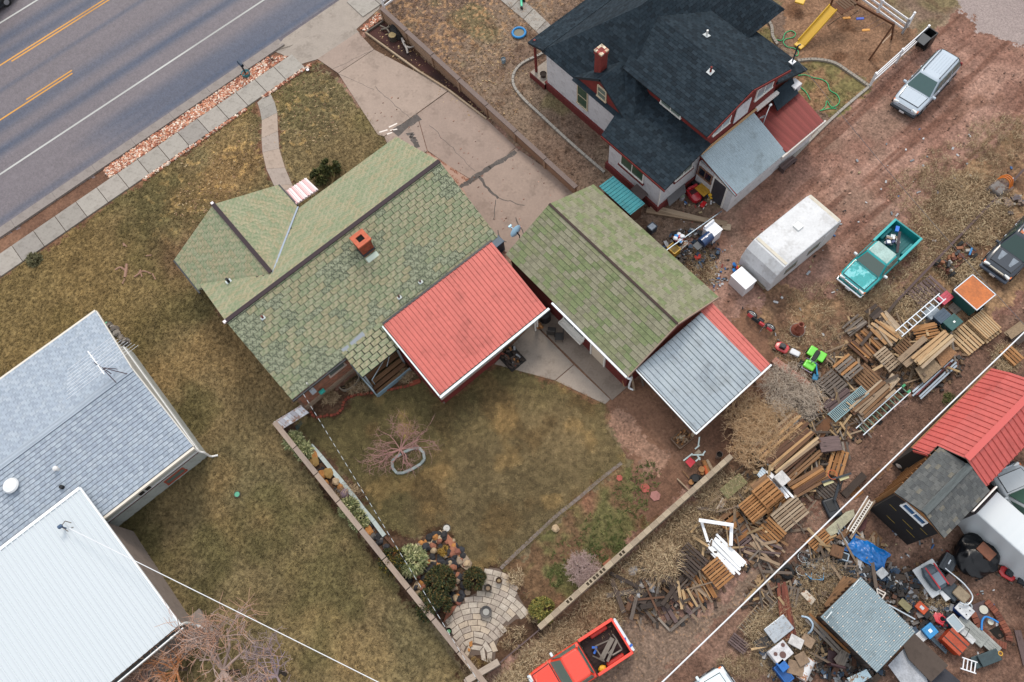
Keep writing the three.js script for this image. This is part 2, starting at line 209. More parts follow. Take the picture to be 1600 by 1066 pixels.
// ------------------------------------------------------------------ the ground
const Q = (...a) => { const o = []; for (let i = 0; i < a.length; i += 2) { const p = P(a[i], a[i + 1]); o.push([p.x, p.z]); } return o; };
const inPoly = (p, x, z) => { let c = false; for (let i = 0, j = p.length - 1; i < p.length; j = i++) { const [a, b] = p[i], [d, e] = p[j]; if ((b > z) !== (e > z) && x < (d - a) * (z - b) / (e - b) + a) c = !c; } return c; };
const mix = (a, b, t) => [a[0] + (b[0] - a[0]) * t, a[1] + (b[1] - a[1]) * t, a[2] + (b[2] - a[2]) * t];
const KERB_Z = -42.3, GUT_Z = -42.95;
const tread = (z, c, w) => Math.exp(-(((z - c) / w) ** 2));
const REG = {
  lot: (x, z) => { const n = fbm(x * .35, z * .5), g = fbm(x * 3, z * 3), f = vn(x * 11, z * 11), q = vn(x * 22, z * 22); let c = mix([124, 94, 82], [146, 116, 103], sm(.35, .7, n)); c = mix(c, [112, 84, 71], sm(.5, .8, fbm(x * .5 + 40, z * 1.3 + 9)) * .75); c = mix(c, [124, 104, 91], sm(.55, .75, fbm(x * .3 + 7, z * .3)) * .6);
    const rut = fbm(x * .18, z * 2.4 + 3); c = mix(c, [99, 71, 60], sm(.54, .74, rut) * .75 * sm(24, 30, x)); const k = .8 + .24 * g + .26 * (f - .5) + .24 * (q - .5); return c.map((v) => v * k); },
  weeds: (x, z) => { const n = fbm(x * .6, z * .6), f = vn(x * 9, z * 9), q = vn(x * 24, z * 24); let c = mix([108, 84, 68], [130, 105, 80], sm(.35, .7, n)); c = mix(c, [84, 64, 50], sm(.55, .8, fbm(x * 1.2 + 9, z * 1.2)) * .7); const k = .68 + .4 * f + .3 * (q - .5) + .15; return c.map((v) => v * k); },
  front: (x, z) => { const n = fbm(x * .16 + 3, z * .16 + 8), g = fbm(x * .7, z * .7), f = vn(x * 8, z * 8), q = vn(x * 25, z * 25); let c = mix([106, 96, 74], [117, 102, 78], sm(.35, .6, n)); c = mix(c, [88, 82, 58], sm(.5, .72, fbm(x * .3 + 20, z * .3 + 4)) * .75); c = mix(c, [138, 116, 86], sm(.5, .75, fbm(x * .25 + 50, z * .22)) * .7); c = mix(c, [118, 98, 66], sm(-1.5, -7, x) * sm(-25, -33, z) * .6);
    const d = Math.hypot((x + 1) / 3.4, (z + 32.5) / 3); c = mix(c, [104, 82, 66], sm(1.2, .3, d + (g - .5) * .9) * .85); const e = Math.hypot((x - 2.5) / 4, (z + 36) / 2.6); c = mix(c, [122, 98, 72], sm(1.1, .4, e + (g - .5)) * .6);
    const l = sm(.66, .74, fbm(x * 2.6, z * 2.6)) * sm(1.4, .4, Math.hypot((x - 5) / 8, (z + 36.5) / 3.6)); c = mix(c, [178, 148, 104], l * .7); const k = .7 + .26 * f + .26 * g + .32 * (q - .5) + .03; return c.map((v) => v * k); },
  back: (x, z) => { const n = fbm(x * .22 + 5, z * .22), g = fbm(x * .9, z * .9), f = vn(x * 8, z * 8), q = vn(x * 25, z * 25); let c = mix([102, 90, 70], [124, 108, 84], sm(.38, .66, n)); const d = Math.hypot((x - 4) / 7, (z + 8.5) / 5); c = mix([90, 82, 60], c, sm(1.25, .5, d + (g - .5) * .4)); c = mix(c, [100, 83, 61], sm(.56, .72, fbm(x * .5 + 31, z * .5)) * .7); c = mix(c, [150, 124, 88], sm(.6, .75, fbm(x * .6 + 11, z * .6 + 3)) * .55); const k = .7 + .26 * f + .26 * g + .32 * (q - .5) + .03; return c.map((v) => v * k); },
  bed: (x, z) => { const g = fbm(x * .8 + 2, z * .8), f = vn(x * 9, z * 9), q = vn(x * 22, z * 22); let c = mix([104, 82, 62], [96, 92, 60], sm(.4, .6, g)); c = mix(c, [128, 90, 74], sm(.55, .75, fbm(x * .5, z * .5 + 8)) * .8); const k = .68 + .3 * f + .3 * (q - .5) + .1; return c.map((v) => v * k); },
  dyard: (x, z) => { const n = fbm(x * .4, z * .4), g = fbm(x * 1.5, z * 1.5), f = vn(x * 10, z * 10), q = vn(x * 23, z * 23); let c = mix([114, 95, 82], [128, 110, 94], sm(.4, .7, n)); c = mix(c, [106, 102, 66], sm(.56, .72, fbm(x * .35 + 9, z * .35)) * .5); const lf = sm(.6, .75, vn(x * 6, z * 6)) * sm(-29, -34, z); c = mix(c, [172, 136, 100], lf * .7); c = mix(c, [92, 70, 56], sm(.6, .75, g) * .4); const k = .72 + .28 * f + .3 * (q - .5) + .08; return c.map((v) => v * k); },
  mulch: (x, z) => { const g = fbm(x * 1.2, z * 1.2), f = vn(x * 12, z * 12), q = vn(x * 24, z * 24); let c = mix([120, 93, 73], [142, 112, 90], g); c = mix(c, [92, 64, 46], sm(.55, .75, fbm(x * .7 + 5, z * .7)) * .6); const k = .72 + .3 * f + .3 * (q - .5) + .08; return c.map((v) => v * k); },
  grassy: (x, z) => { const g = fbm(x * 1.1, z * 1.1), f = vn(x * 9, z * 9); const c = mix([112, 104, 70], [140, 110, 84], sm(.35, .65, g)); return c.map((v) => v * (.74 + .4 * f)); },
  alley: (x, z) => { const n = fbm(x * .5, z * .9), g = fbm(x * 2.5, z * 2.5), f = vn(x * 13, z * 13), q = vn(x * 25, z * 25); let c = mix([106, 82, 70], [130, 104, 90], sm(.35, .7, n)); c = mix(c, [88, 66, 55], sm(.55, .75, fbm(x * .4 + 3, z * .7)) * .7); const k = .72 + .32 * g + .3 * (f - .5) + .32 * (q - .5) + .05; return c.map((v) => v * k); },
  gravel: (x, z) => { const g = fbm(x * 2, z * 2), f = vn(x * 12, z * 12), q = vn(x * 25, z * 25); let c = mix([108, 92, 80], [132, 112, 98], g); c = mix(c, [176, 138, 104], sm(.8, .92, vn(x * 15, z * 15)) * .6); const k = .7 + .3 * f + .34 * (q - .5) + .08; return c.map((v) => v * k); },
  dirt: (x, z) => { const n = fbm(x * .6, z * .6), f = vn(x * 9, z * 9), q = vn(x * 22, z * 22); const c = mix([104, 78, 64], [126, 96, 78], sm(.35, .7, n)); return c.map((v) => v * (.8 + .18 * f + .2 * (q - .5) + .06)); },
  rgravel: (x, z) => { const n = fbm(x * .9, z * .9), f = vn(x * 12, z * 12), q = vn(x * 24, z * 24); const c = mix([130, 101, 85], [152, 122, 104], n); return c.map((v) => v * (.72 + .34 * f + .3 * (q - .5) + .04)); },
  soil: (x, z) => { const n = fbm(x * 1.5, z * 1.5), f = vn(x * 12, z * 12); const c = mix([70, 54, 44], [94, 72, 56], n); return c.map((v) => v * (.75 + .4 * f)); },
  asphalt: (x, z) => { const n = fbm(x * .3, z * .3), q = vn(x * 24, z * 24); let c = mix([134, 122, 120], [150, 138, 134], n); c = mix(c, [98, 90, 90], tread(z, -13.6 + x * .02, .12) * 0); return c.map((v) => v * (.86 + .24 * q)); },
  road: (x, z) => { let c = [116, 110, 115]; const w = fbm(x * .12, z * .7), s = fbm(x * .3, z * 3); const bl = tread(z, -50.2, .55) * .65 + tread(z, -48.35, .42) * .9 + tread(z, -57.1, .5) * .8 + tread(z, -55.7, .5) * .7 + tread(z, -53.0, .22) * .55 + sm(-46, -44.6, z) * sm(-42.6, -44, z) * .75 * sm(-3, 3, x + (w - .5) * 8) + tread(z, -43.3, .3) * .5;
    c = mix(c, [74, 84, 104], Math.min(1, bl * (.55 + .8 * w))); const q = vn(x * 25, z * 25), f = vn(x * 9, z * 6); return c.map((v) => v * (.84 + .2 * q + .08 * f + .06 * s)); },
};
const regions = [
  ['dyard', [[18.3, -70], [70, -70], [70, -12.9], [18.3, -12.9]]],
  ['lot', [[18.6, -12.85], [80, -12.85], [80, 30], [18.6, 30], [18.6, -18.5]]],
  ['asphalt', Q(1490, -10, 1500, 8, 1530, 50, 1560, 60, 1640, 80, 1700, -100)],
  ['mulch', Q(1215, -40, 1225, 60, 1240, 85, 1265, 96, 1300, 98, 1320, 108, 1357, 133, 1435, 60, 1400, 20, 1330, -40)],
  ['grassy', Q(1130, -40, 1190, -40, 1188, 10, 1205, 50, 1225, 95, 1290, 96, 1357, 135, 1300, 190, 1240, 140, 1150, 40)],
  ['weeds', Q(1600, 170, 1560, 225, 1500, 270, 1450, 300, 1440, 340, 1450, 390, 1380, 450, 1300, 470, 1200, 440, 1180, 520, 1200, 600, 1180, 640, 1330, 500, 1600, 290)],
  ['weeds', Q(1600, 250, 1500, 350, 1420, 440, 1330, 500, 1200, 640, 1120, 730, 1130, 760, 960, 880, 850, 990, 780, 1066, 820, 1120, 1000, 950, 1200, 790, 1330, 690, 1480, 560, 1620, 430)],
  ['gravel', Q(850, 1100, 960, 970, 1010, 960, 1090, 990, 1180, 900, 1300, 760, 1270, 830, 1180, 920, 1020, 1080)],
  ['alley', Q(1000, 1110, 1090, 990, 1300, 770, 1330, 690, 1400, 640, 1500, 560, 1600, 470, 1800, 300, 1900, 900, 1600, 1300, 1000, 1200)],
  ['gravel', Q(930, 1080, 1010, 985, 1110, 960, 1175, 885, 1195, 895, 1060, 1035, 1000, 1110)],
  ['front', [[-60, -39.42], [12.95, -39.5], [12.4, -31.5], [12.5, -28.5], [-2.2, -28.5], [-2.2, -19.4], [-3.85, -19.6], [-3.5, -2.5], [-3.2, 30], [-60, 30]]],
  ['back', [[-3.8, -19.5], [11.4, -19.5], [10.7, -8.7], [10.2, -2.5], [-3.5, -2.5]]],
  ['bed', Q(785, 890, 975, 722, 1010, 770, 1000, 830, 845, 990, 830, 960, 800, 900)],
  ['dirt', Q(945, 630, 1180, 470, 1230, 620, 1150, 705, 1010, 820, 990, 760, 975, 715)],
  ['dirt', [[3.9, -19.4], [12, -19.4], [12, -8.7], [10.4, -8.7], [9.3, -11.6], [7.4, -14.6], [3.9, -14.7]]], ['soil', Q(748, 890, 766, 884, 785, 887, 806, 913, 816, 935, 834, 958, 822, 970, 796, 983, 779, 1012, 776, 1036, 740, 1030, 716, 1024, 692, 978, 716, 944)],
  ['dirt', Q(400, 160, 422, 141, 431, 160, 436, 180, 437, 205, 439, 232, 448, 262, 460, 290, 464, 302, 436, 307, 425, 290, 413, 264, 407, 238, 405, 216, 406, 188, 402, 172)],
  ['rgravel', Q(945, 668, 957, 645, 985, 640, 1015, 680, 1045, 720, 1030, 735, 1005, 730, 990, 720, 975, 712, 960, 690)],
  ['soil', Q(432, 668, 452, 652, 500, 700, 545, 745, 600, 835, 640, 838, 690, 830, 745, 900, 715, 945, 690, 975, 755, 1066, 735, 1066)],
  ['soil', Q(480, 640, 530, 602, 575, 600, 620, 575, 655, 560, 660, 598, 600, 608, 560, 618, 548, 628, 535, 645, 505, 652, 490, 652)],
  ['soil', Q(803, 960, 850, 930, 860, 975, 780, 1045, 735, 1066, 730, 1040, 770, 1040, 790, 990)],
  ['soil', [[12.1, -39.2], [17, -38.9], [18.4, -39.1], [18.2, -28], [17.5, -28]]],
];
regions.splice(0, 0, ['road', [[-90, -95], [90, -95], [90, -42.2], [-90, -42.2]]], ['dirt', [[-90, -42.2], [90, -42.2], [90, -39.4], [-90, -39.4]]]);
const RN = 1024, GS = 88, GX = -32, GZ = -70, rid = new Uint8Array(RN * RN), RK = Object.keys(REG);
for (let j = 0; j < RN; j++) for (let i = 0; i < RN; i++) { const x = GX + (i + .5) / RN * GS, z = GZ + (j + .5) / RN * GS; let k = 0; for (let q = regions.length - 1; q >= 0; q--) if (inPoly(regions[q][1], x, z)) { k = RK.indexOf(regions[q][0]); break; } rid[j * RN + i] = k; }
function regionAt(x, z) { const i = Math.floor((x - GX) / GS * RN), j = Math.floor((z - GZ) / GS * RN); return i < 0 || j < 0 || i >= RN || j >= RN ? 0 : rid[j * RN + i]; }
function groundRGB(x, z) { let wx = 0, wz = 0; if (z > GUT_Z) { wx = (vn(x * 1.1, z * 1.1) - .5) * .7 + (vn(x * 5, z * 5) - .5) * .45 + (vn(x * 19, z * 19) - .5) * .25; wz = (vn(x * 1.1 + 90, z * 1.1) - .5) * .7 + (vn(x * 5 + 50, z * 5) - .5) * .45 + (vn(x * 19 + 30, z * 19) - .5) * .25; } return REG[RK[regionAt(x + wx, z + wz)]](x, z); }
const GN = 2048, gpx = new Uint8Array(GN * GN * 4);
for (let j = 0; j < GN; j++) for (let i = 0; i < GN; i++) { const c = groundRGB(GX + (i + .5) / GN * GS, GZ + (j + .5) / GN * GS), o = (j * GN + i) * 4; const kk = regionAt(GX + (i + .5) / GN * GS, GZ + (j + .5) / GN * GS), gain = RK[kk] === 'road' ? .9 : RK[kk] === 'front' || RK[kk] === 'back' || RK[kk] === 'bed' ? 1.08 : RK[kk] === 'lot' ? 1.12 : 1.04; gpx[o] = Math.min(255, c[0] * gain); gpx[o + 1] = Math.min(255, c[1] * gain); gpx[o + 2] = Math.min(255, c[2] * gain * (kk && ['front', 'back'].includes(RK[kk]) ? .94 : 1)); gpx[o + 3] = 255; }
const gtex = new THREE.DataTexture(gpx, GN, GN); gtex.colorSpace = THREE.SRGBColorSpace; gtex.magFilter = THREE.LinearFilter; gtex.minFilter = THREE.LinearMipmapLinearFilter; gtex.generateMipmaps = true; gtex.wrapS = gtex.wrapT = THREE.MirroredRepeatWrapping; gtex.needsUpdate = true;
const groundM = M(0xffffff, .95, { map: gtex, bumpMap: rep(T.bump, 60), bumpScale: .03, specularIntensity: .25 });
const wetM = M(0xffffff, .55, { map: gtex, bumpMap: rep(T.bump, 160), bumpScale: .006, specularIntensity: .5 });
const pix = (x, z) => { const i = Math.min(GN - 1, Math.max(0, Math.floor((x - GX) / GS * GN))), j = Math.min(GN - 1, Math.max(0, Math.floor((z - GZ) / GS * GN))), o = (j * GN + i) * 4; return [gpx[o], gpx[o + 1], gpx[o + 2]]; };
// flat sheet with world coordinates as uv; ragged edges where asked
function sheet(name, poly, y, m, ragged = 0, parent = scene) {
  let p = poly; if (ragged) { p = []; for (let i = 0; i < poly.length; i++) { const [a, b] = poly[i], [c, d] = poly[(i + 1) % poly.length], L = Math.hypot(c - a, d - b), n = Math.max(1, Math.round(L / .4)); for (let k = 0; k < n; k++) { const x = a + (c - a) * k / n, z = b + (d - b) * k / n; p.push([x + (vn(x * 2, z * 2) - .5) * ragged, z + (vn(x * 2 + 40, z * 2) - .5) * ragged]); } } }
  const s = new THREE.Shape(p.map(([x, z]) => new THREE.Vector2(x, -z))); const g = new THREE.ShapeGeometry(s); g.rotateX(-Math.PI / 2); g.translate(0, y, 0);
  const pa = g.attributes.position, ua = g.attributes.uv; for (let i = 0; i < pa.count; i++) ua.setXY(i, (pa.getX(i) - GX) / GS, (pa.getZ(i) - GZ) / GS);
  return struct(name, g, m, parent);
}
sheet('ground', [[-420, -420], [460, -420], [460, 420], [-420, 420]], 0, groundM);
sheet('road', [[-420, -64.2], [460, -64.2], [460, GUT_Z], [-420, GUT_Z]], .006, wetM);
sheet('front_lawn', regions.find((r) => r[0] === 'front')[1].map(([x, z]) => [x, Math.min(z, 28)]), .004, groundM, .25);
sheet('back_lawn', regions.find((r) => r[0] === 'back')[1], .004, groundM, .3);
sheet('side_yard', [[18.7, -39.3], [46, -39.3], [46, -13.1], [37.2, -13.1], [18.7, -13.4]], .004, groundM);
for (const [k, n] of [['mulch', 'play_area'], ['rgravel', 'gravel_patch'], ['dirt', 'dirt_yard'], ['bed', 'planting_bed']]) sheet(n, regions.find((r) => r[0] === k)[1], n === 'gravel_patch' ? .012 : .008, groundM, .3);
sheet('alley', regions.filter((r) => r[0] === 'alley')[0][1], .004, groundM, .4);
sheet('side_street', regions.find((r) => r[0] === 'asphalt')[1], .006, groundM, .3);
// painted lines
const road = scene.getObjectByName('road');
const lineW = M(0xbfc1be, .6, { map: T.mottle }), lineY = M(0xd99b3c, .6, { map: T.mottle });
const line = (x0, x1, z, w, m) => { const s = sheet('lane_marking', [[x0, z - w / 2], [x1, z - w / 2], [x1, z + w / 2], [x0, z + w / 2]], .0115, m, 0, road); delete s.userData.kind; };
line(-60, 90, -46.66, .14, lineW); line(-60, 90, -58.68, .14, lineW);
line(-60, 90, -55.08, .12, lineY); line(-2.9, 90, -54.82, .12, lineY); line(-60, -.2, -50.72, .12, lineY); line(-3.7, -.1, -50.98, .12, lineY);
line(40, 46, -50.72, .12, lineY);
// gutter, kerb, sidewalk
const conc = M(0x9a9389, .85, { map: T.stain, bumpMap: T.bump, bumpScale: .003 }), concD = M(0x8d8580, .85, { map: T.stain }), concW = M(0xa09a92, .8, { map: T.stain });
const concs = [0x9c978f, 0x948f88, 0xa19c94, 0x928d87].map((c) => M(c, .85, { map: T.stain, bumpMap: T.bump, bumpScale: .003 }));
{ const k = tag(new THREE.Group(), null, null, null, 'structure'); k.name = 'kerb'; scene.add(k);
  for (let x = -30; x < 12; x += 3) { slab('gutter_pan', [V(x + .01, .02, GUT_Z), V(x + 2.99, .02, GUT_Z), V(x + 2.99, .035, KERB_Z), V(x + .01, .035, KERB_Z)], .06, concD, k); slab('kerb_stone', [V(x + .01, .15, KERB_Z), V(x + 2.99, .15, KERB_Z), V(x + 2.99, .15, KERB_Z + .16), V(x + .01, .15, KERB_Z + .16)], .2, concD, k); }
  for (let x = 22; x < 60; x += 3) { slab('gutter_pan', [V(x + .01, .02, GUT_Z), V(x + 2.99, .02, GUT_Z), V(x + 2.99, .035, KERB_Z), V(x + .01, .035, KERB_Z)], .06, concD, k); slab('kerb_stone', [V(x + .01, .15, KERB_Z), V(x + 2.99, .15, KERB_Z), V(x + 2.99, .15, KERB_Z + .16), V(x + .01, .15, KERB_Z + .16)], .2, concD, k); } }
{ const k = tag(new THREE.Group(), null, null, null, 'structure'); k.name = 'sidewalk'; scene.add(k); let x = 11.9, i = 0;
  while (x > -30) { const w = 1.55; slab('paving_slab', [V(x - w + .02, .1, -41.1), V(x - .02, .1, -41.1), V(x - .02, .1, -39.6), V(x - w + .02, .1, -39.6)], .12, i++ % 5 === 4 ? concW : pick(concs), k); x -= w; }
  for (const x of [17.4, 18.95]) slab('paving_slab', [V(x, .1, -42.2), V(x + 1.5, .1, -42.2), V(x + 1.5, .1, -40.3), V(x, .1, -40.3)], .12, pick(concs), k); }
{ // curved front path, seven slabs
  const k = tag(new THREE.Group(), null, null, null, 'structure'); k.name = 'front_path'; scene.add(k);
  const L = [[402, 160], [406, 172], [409, 188], [408.5, 216], [410, 238], [416, 264], [428, 290], [438, 305]], Rr = [[421, 143], [429, 160], [433, 176], [434, 205], [436, 232], [445, 262], [456, 288], [462, 300]];
  const warm = [0xa89789, 0xa3968c].map((c) => M(c, .85, { map: T.stain }));
  for (let i = 0; i < L.length - 1; i++) { const a = P(...L[i], .06), b = P(...Rr[i], .06), c = P(...Rr[i + 1], .06), d = P(...L[i + 1], .06), s = (p, q) => p.clone().lerp(q, .005); slab('paving_slab', [s(a, d), s(b, c), s(c, b), s(d, a)], .1, i < 2 ? concs[i] : warm[i % 2], k); } }
{ // driveway: apron and big slabs with cracked patches
  const k = tag(new THREE.Group(), null, null, null, 'structure'); k.name = 'driveway'; scene.add(k);
  const dm = [0x98867a, 0x9d8b7e, 0x958276, 0x988578].map((c) => M(c, .72, { map: rep(T.stain, .25), bumpMap: T.bump, bumpScale: .003 }));
  const apron = M(0x9b9187, .8, { map: rep(T.stain, .3) });
  const pl = (n, pts, m, y = .05) => slab(n, pts.map(([a, b]) => P(a, b, y)), .08, m, k);
  pl('apron', [[437, 83], [474, 60], [540, 40], [556, 45], [562, 52], [497, 92], [470, 100]], apron, .045);
  pl('apron', [[443, 60], [545, -10], [600, -10], [592, 14], [556, 46], [540, 41], [438, 84], [428, 80]], apron, .04);
  pl('driveway_slab', [[496, 92], [559, 50], [584, 77], [528, 114]], dm[0]);
  pl('driveway_slab', [[528.6, 114.6], [584.6, 77.5], [702, 140], [651, 177], [600, 213], [590, 210]], dm[1]);
  pl('driveway_slab', [[652, 178], [703, 141], [760, 186], [806, 230], [740, 283], [700, 258], [668, 235]], dm[2]);
  pl('driveway_slab', [[741, 284], [806.6, 231], [900, 296], [880, 330], [800, 400], [770, 380], [722, 292]], dm[3]);
  pl('driveway_slab', [[667, 236], [741, 285], [790, 395], [680, 310]], M(0x9a7d6c, .75, { map: T.rust }), .044);
  pl('driveway_slab', [[600.6, 214], [651, 178], [667, 236], [640, 250], [610, 235]], dm[0]);
  const tar = M(0x625c58, .9, { map: T.mottle, bumpMap: T.bump, bumpScale: .01 });
  const strip = (pts, w) => { const g = new GB(), v = pts.map((p) => P(p[0], p[1], .052)); for (let i = 0; i < v.length - 1; i++) { const a = v[i], b = v[i + 1], d = b.clone().sub(a), n = V(-d.z, 0, d.x).normalize(), wa = w * (.6 + .8 * vn(i * 3.1, w * 50)), wb = w * (.6 + .8 * vn(i * 3.1 + 3.1, w * 50)); g.add(slabGeo([a.clone().addScaledVector(n, wa), b.clone().addScaledVector(n, wb), b.clone().addScaledVector(n, -wb), a.clone().addScaledVector(n, -wa)], .004)); } g.build('tar_patch', tar, k); };
  const jag = (a, b, n, j) => { const o = []; for (let i = 0; i <= n; i++) o.push([a[0] + (b[0] - a[0]) * i / n + rr(-j, j), a[1] + (b[1] - a[1]) * i / n + rr(-j, j)]); return o; };
  strip(jag([616, 208], [655, 182], 6, 1), .28); strip(jag([640, 206], [652, 230], 6, 2), .2); strip(jag([720, 292], [765, 262], 8, 1.5), .16); strip(jag([765, 262], [806, 237], 6, 1), .14); strip(jag([748, 278], [778, 310], 8, 2), .08); strip(jag([778, 310], [820, 320], 6, 2), .022);
  strip(jag([586, 136], [640, 184], 10, 1.4), .012); strip(jag([672, 196], [742, 268], 12, 1.4), .013); strip(jag([775, 312], [772, 345], 6, 2), .02); strip(jag([520, 108], [585, 77], 8, .6), .01); strip(jag([528, 115], [584, 140], 6, .6), .01); strip(jag([790, 380], [776, 360], 5, 2), .03); strip(jag([806, 340], [820, 372], 5, 2), .03);
  const chalk = M(0xd8d0c8, .9); for (const [a, b] of [[[592, 206], [605, 202]], [[607, 198], [620, 192]], [[609, 203], [620, 201]], [[604, 209], [612, 206]]]) { const s = slab('paint_mark', [P(...a, .053), P(...b, .053), P(b[0] + 1, b[1] + 1.6, .053), P(a[0] + 1, a[1] + 1.6, .053)], .003, chalk, k); } }
// concrete pads behind the house
{ const k = tag(new THREE.Group(), null, null, null, 'structure'); k.name = 'concrete_yard'; scene.add(k); const m = [0x8e8378, 0x968b80, 0x84776b].map((c) => M(c, .75, { map: rep(T.stain, .4) }));
  slab('concrete_slab', [V(7.5, .05, -14.6), V(10.75, .05, -15), V(10.75, .05, -11.6), V(9.35, .05, -11.6)], .08, m[0], k);
  slab('concrete_slab', [V(9.37, .05, -11.55), V(10.75, .05, -11.55), V(10.85, .05, -8.75), V(10.45, .05, -8.75)], .08, m[1], k);
  slab('concrete_slab', [V(10.8, .06, -19), V(12.1, .06, -19), V(12.1, .06, -8.65), V(10.9, .06, -8.65)], .08, m[2], k);
  slab('concrete_slab', [V(3.9, .05, -19.4), V(10.75, .05, -19.4), V(10.75, .05, -15.02), V(3.9, .05, -14.7)], .08, m[2], k); }
{ // concrete path and kerb edging in the neighbouring garden
  const k = tag(new THREE.Group(), null, null, null, 'structure'); k.name = 'garden_path'; scene.add(k);
  const pt = [[779, -18], [806, 5], [826, 22], [846, 41], [868, 62]], w = [13, 12]; for (let i = 0; i < pt.length - 1; i++) { const f = (p, s) => P(p[0] + s * 8, p[1] - s * 8, .05), a = pt[i], b = [pt[i + 1][0] - .6, pt[i + 1][1] - .6]; slab('paving_slab', [f(a, 1), f(b, 1), f(b, -1), f(a, -1)], .08, concs[i % 4], k); } }
function edging(name, label, pts, w, h, m, seg = 40) { const c = new THREE.CatmullRomCurve3(pts.map((p) => P(p[0], p[1], 0))), n = seg, g = new GB(), L = c.getSpacedPoints(n), hgt = h, q = []; for (let i = 0; i < n; i++) { const a = L[i].clone().setY(hgt / 2), b = L[i + 1].clone().setY(hgt / 2); const d = b.clone().sub(a).normalize().multiplyScalar(.02); g.beam(a.sub(d), b.add(d), w, h); } return tag(g.build(name, m), label, 'edging'); }
edging('concrete_edging', 'pale concrete kerb curving round the bare bed beside the dark roofed house', [[868, 73], [845, 86], [815, 101], [803, 116], [802, 132], [812, 149], [850, 186], [900, 232], [944, 270]], .16, .14, concs[0]);
edging('concrete_edging', 'grey concrete kerb snaking past the yellow slide towards the dark roof', [[1193, -8], [1188, 12], [1196, 28], [1205, 42], [1207, 58], [1214, 70]], .18, .14, conc, 24);
edging('concrete_edging', 'grey concrete kerb curving below the play area to the end of the white fence', [[1246, 96], [1268, 94], [1290, 96], [1306, 101], [1326, 114], [1356, 135]], .18, .14, conc, 24);
edging('concrete_edging', 'straight pale concrete kerb along the gravel lot in front of the red deck', [[1240, 246], [1285, 200], [1320, 168], [1358, 136]], .16, .12, concs[2], 12);
edging('concrete_edging', 'thin grey concrete strip dividing the back lawn from the planting bed', [[971, 724], [940, 748], [905, 778], [870, 806], [842, 832], [812, 860], [783, 888]], .18, .06, M(0x7d726c, .9, { map: T.stain }), 30);
// ------------------------------------------------------------------ buildings
function ray(px, py) { return rightV.clone().multiplyScalar(px - 800).addScaledVector(downV, py - 533).addScaledVector(fwdV, CAM_F); }
const PX = (px, py, x) => { const d = ray(px, py); return d.multiplyScalar(x / d.x).add(V(0, CAM_H, 0)); };
const PZ = (px, py, z) => { const d = ray(px, py); return d.multiplyScalar(z / d.z).add(V(0, CAM_H, 0)); };
const X1 = V(1, 0, 0), Z1 = V(0, 0, 1), UP = V(0, 1, 0), nX = V(-1, 0, 0), nZ = V(0, 0, -1);
const shTex = { map: T.mottle, sheen: .9, sheenRoughness: .45, sheenColor: new THREE.Color(.9, .92, .88), bumpMap: T.bump, bumpScale: .004, specularIntensity: .5 };
const boxWall = (name, parent, m, x0, x1, y0, y1, z0, z1) => { const g = new GB(); g.box((x0 + x1) / 2, (y0 + y1) / 2, (z0 + z1) / 2, x1 - x0, y1 - y0, z1 - z0); const p = g.l[0].attributes.position, n = g.l[0].attributes.normal, u = g.l[0].attributes.uv; for (let i = 0; i < p.count; i++) { const ax = Math.abs(n.getX(i)), ay = Math.abs(n.getY(i)); u.setXY(i, ax > .5 ? p.getZ(i) : p.getX(i), ay > .5 ? p.getZ(i) : p.getY(i)); } if (parent !== scene) g.l[0].translate(-parent.position.x, -parent.position.y, -parent.position.z); return g.build(name, m, parent); };
const triWall = (name, parent, m, pts, dir, t = .15) => mesh(name, slabGeo(pts.map((v) => loc(parent, v)), t, dir), m, parent);
const brickT = tex(256, (u, v) => { const row = Math.floor(v * 16), x = (u * 6 + (row % 2) * .5) % 1, y = (v * 16) % 1, id = Math.floor(u * 6 + (row % 2) * .5) % 6; if (x < .05 || y < .14) return [150, 128, 112]; const k = .72 + .4 * ntab[id * 31 + row * 7]; return [150 * k, 92 * k, 68 * k]; }); const brickM = M(0xffffff, .85, { map: brickT });

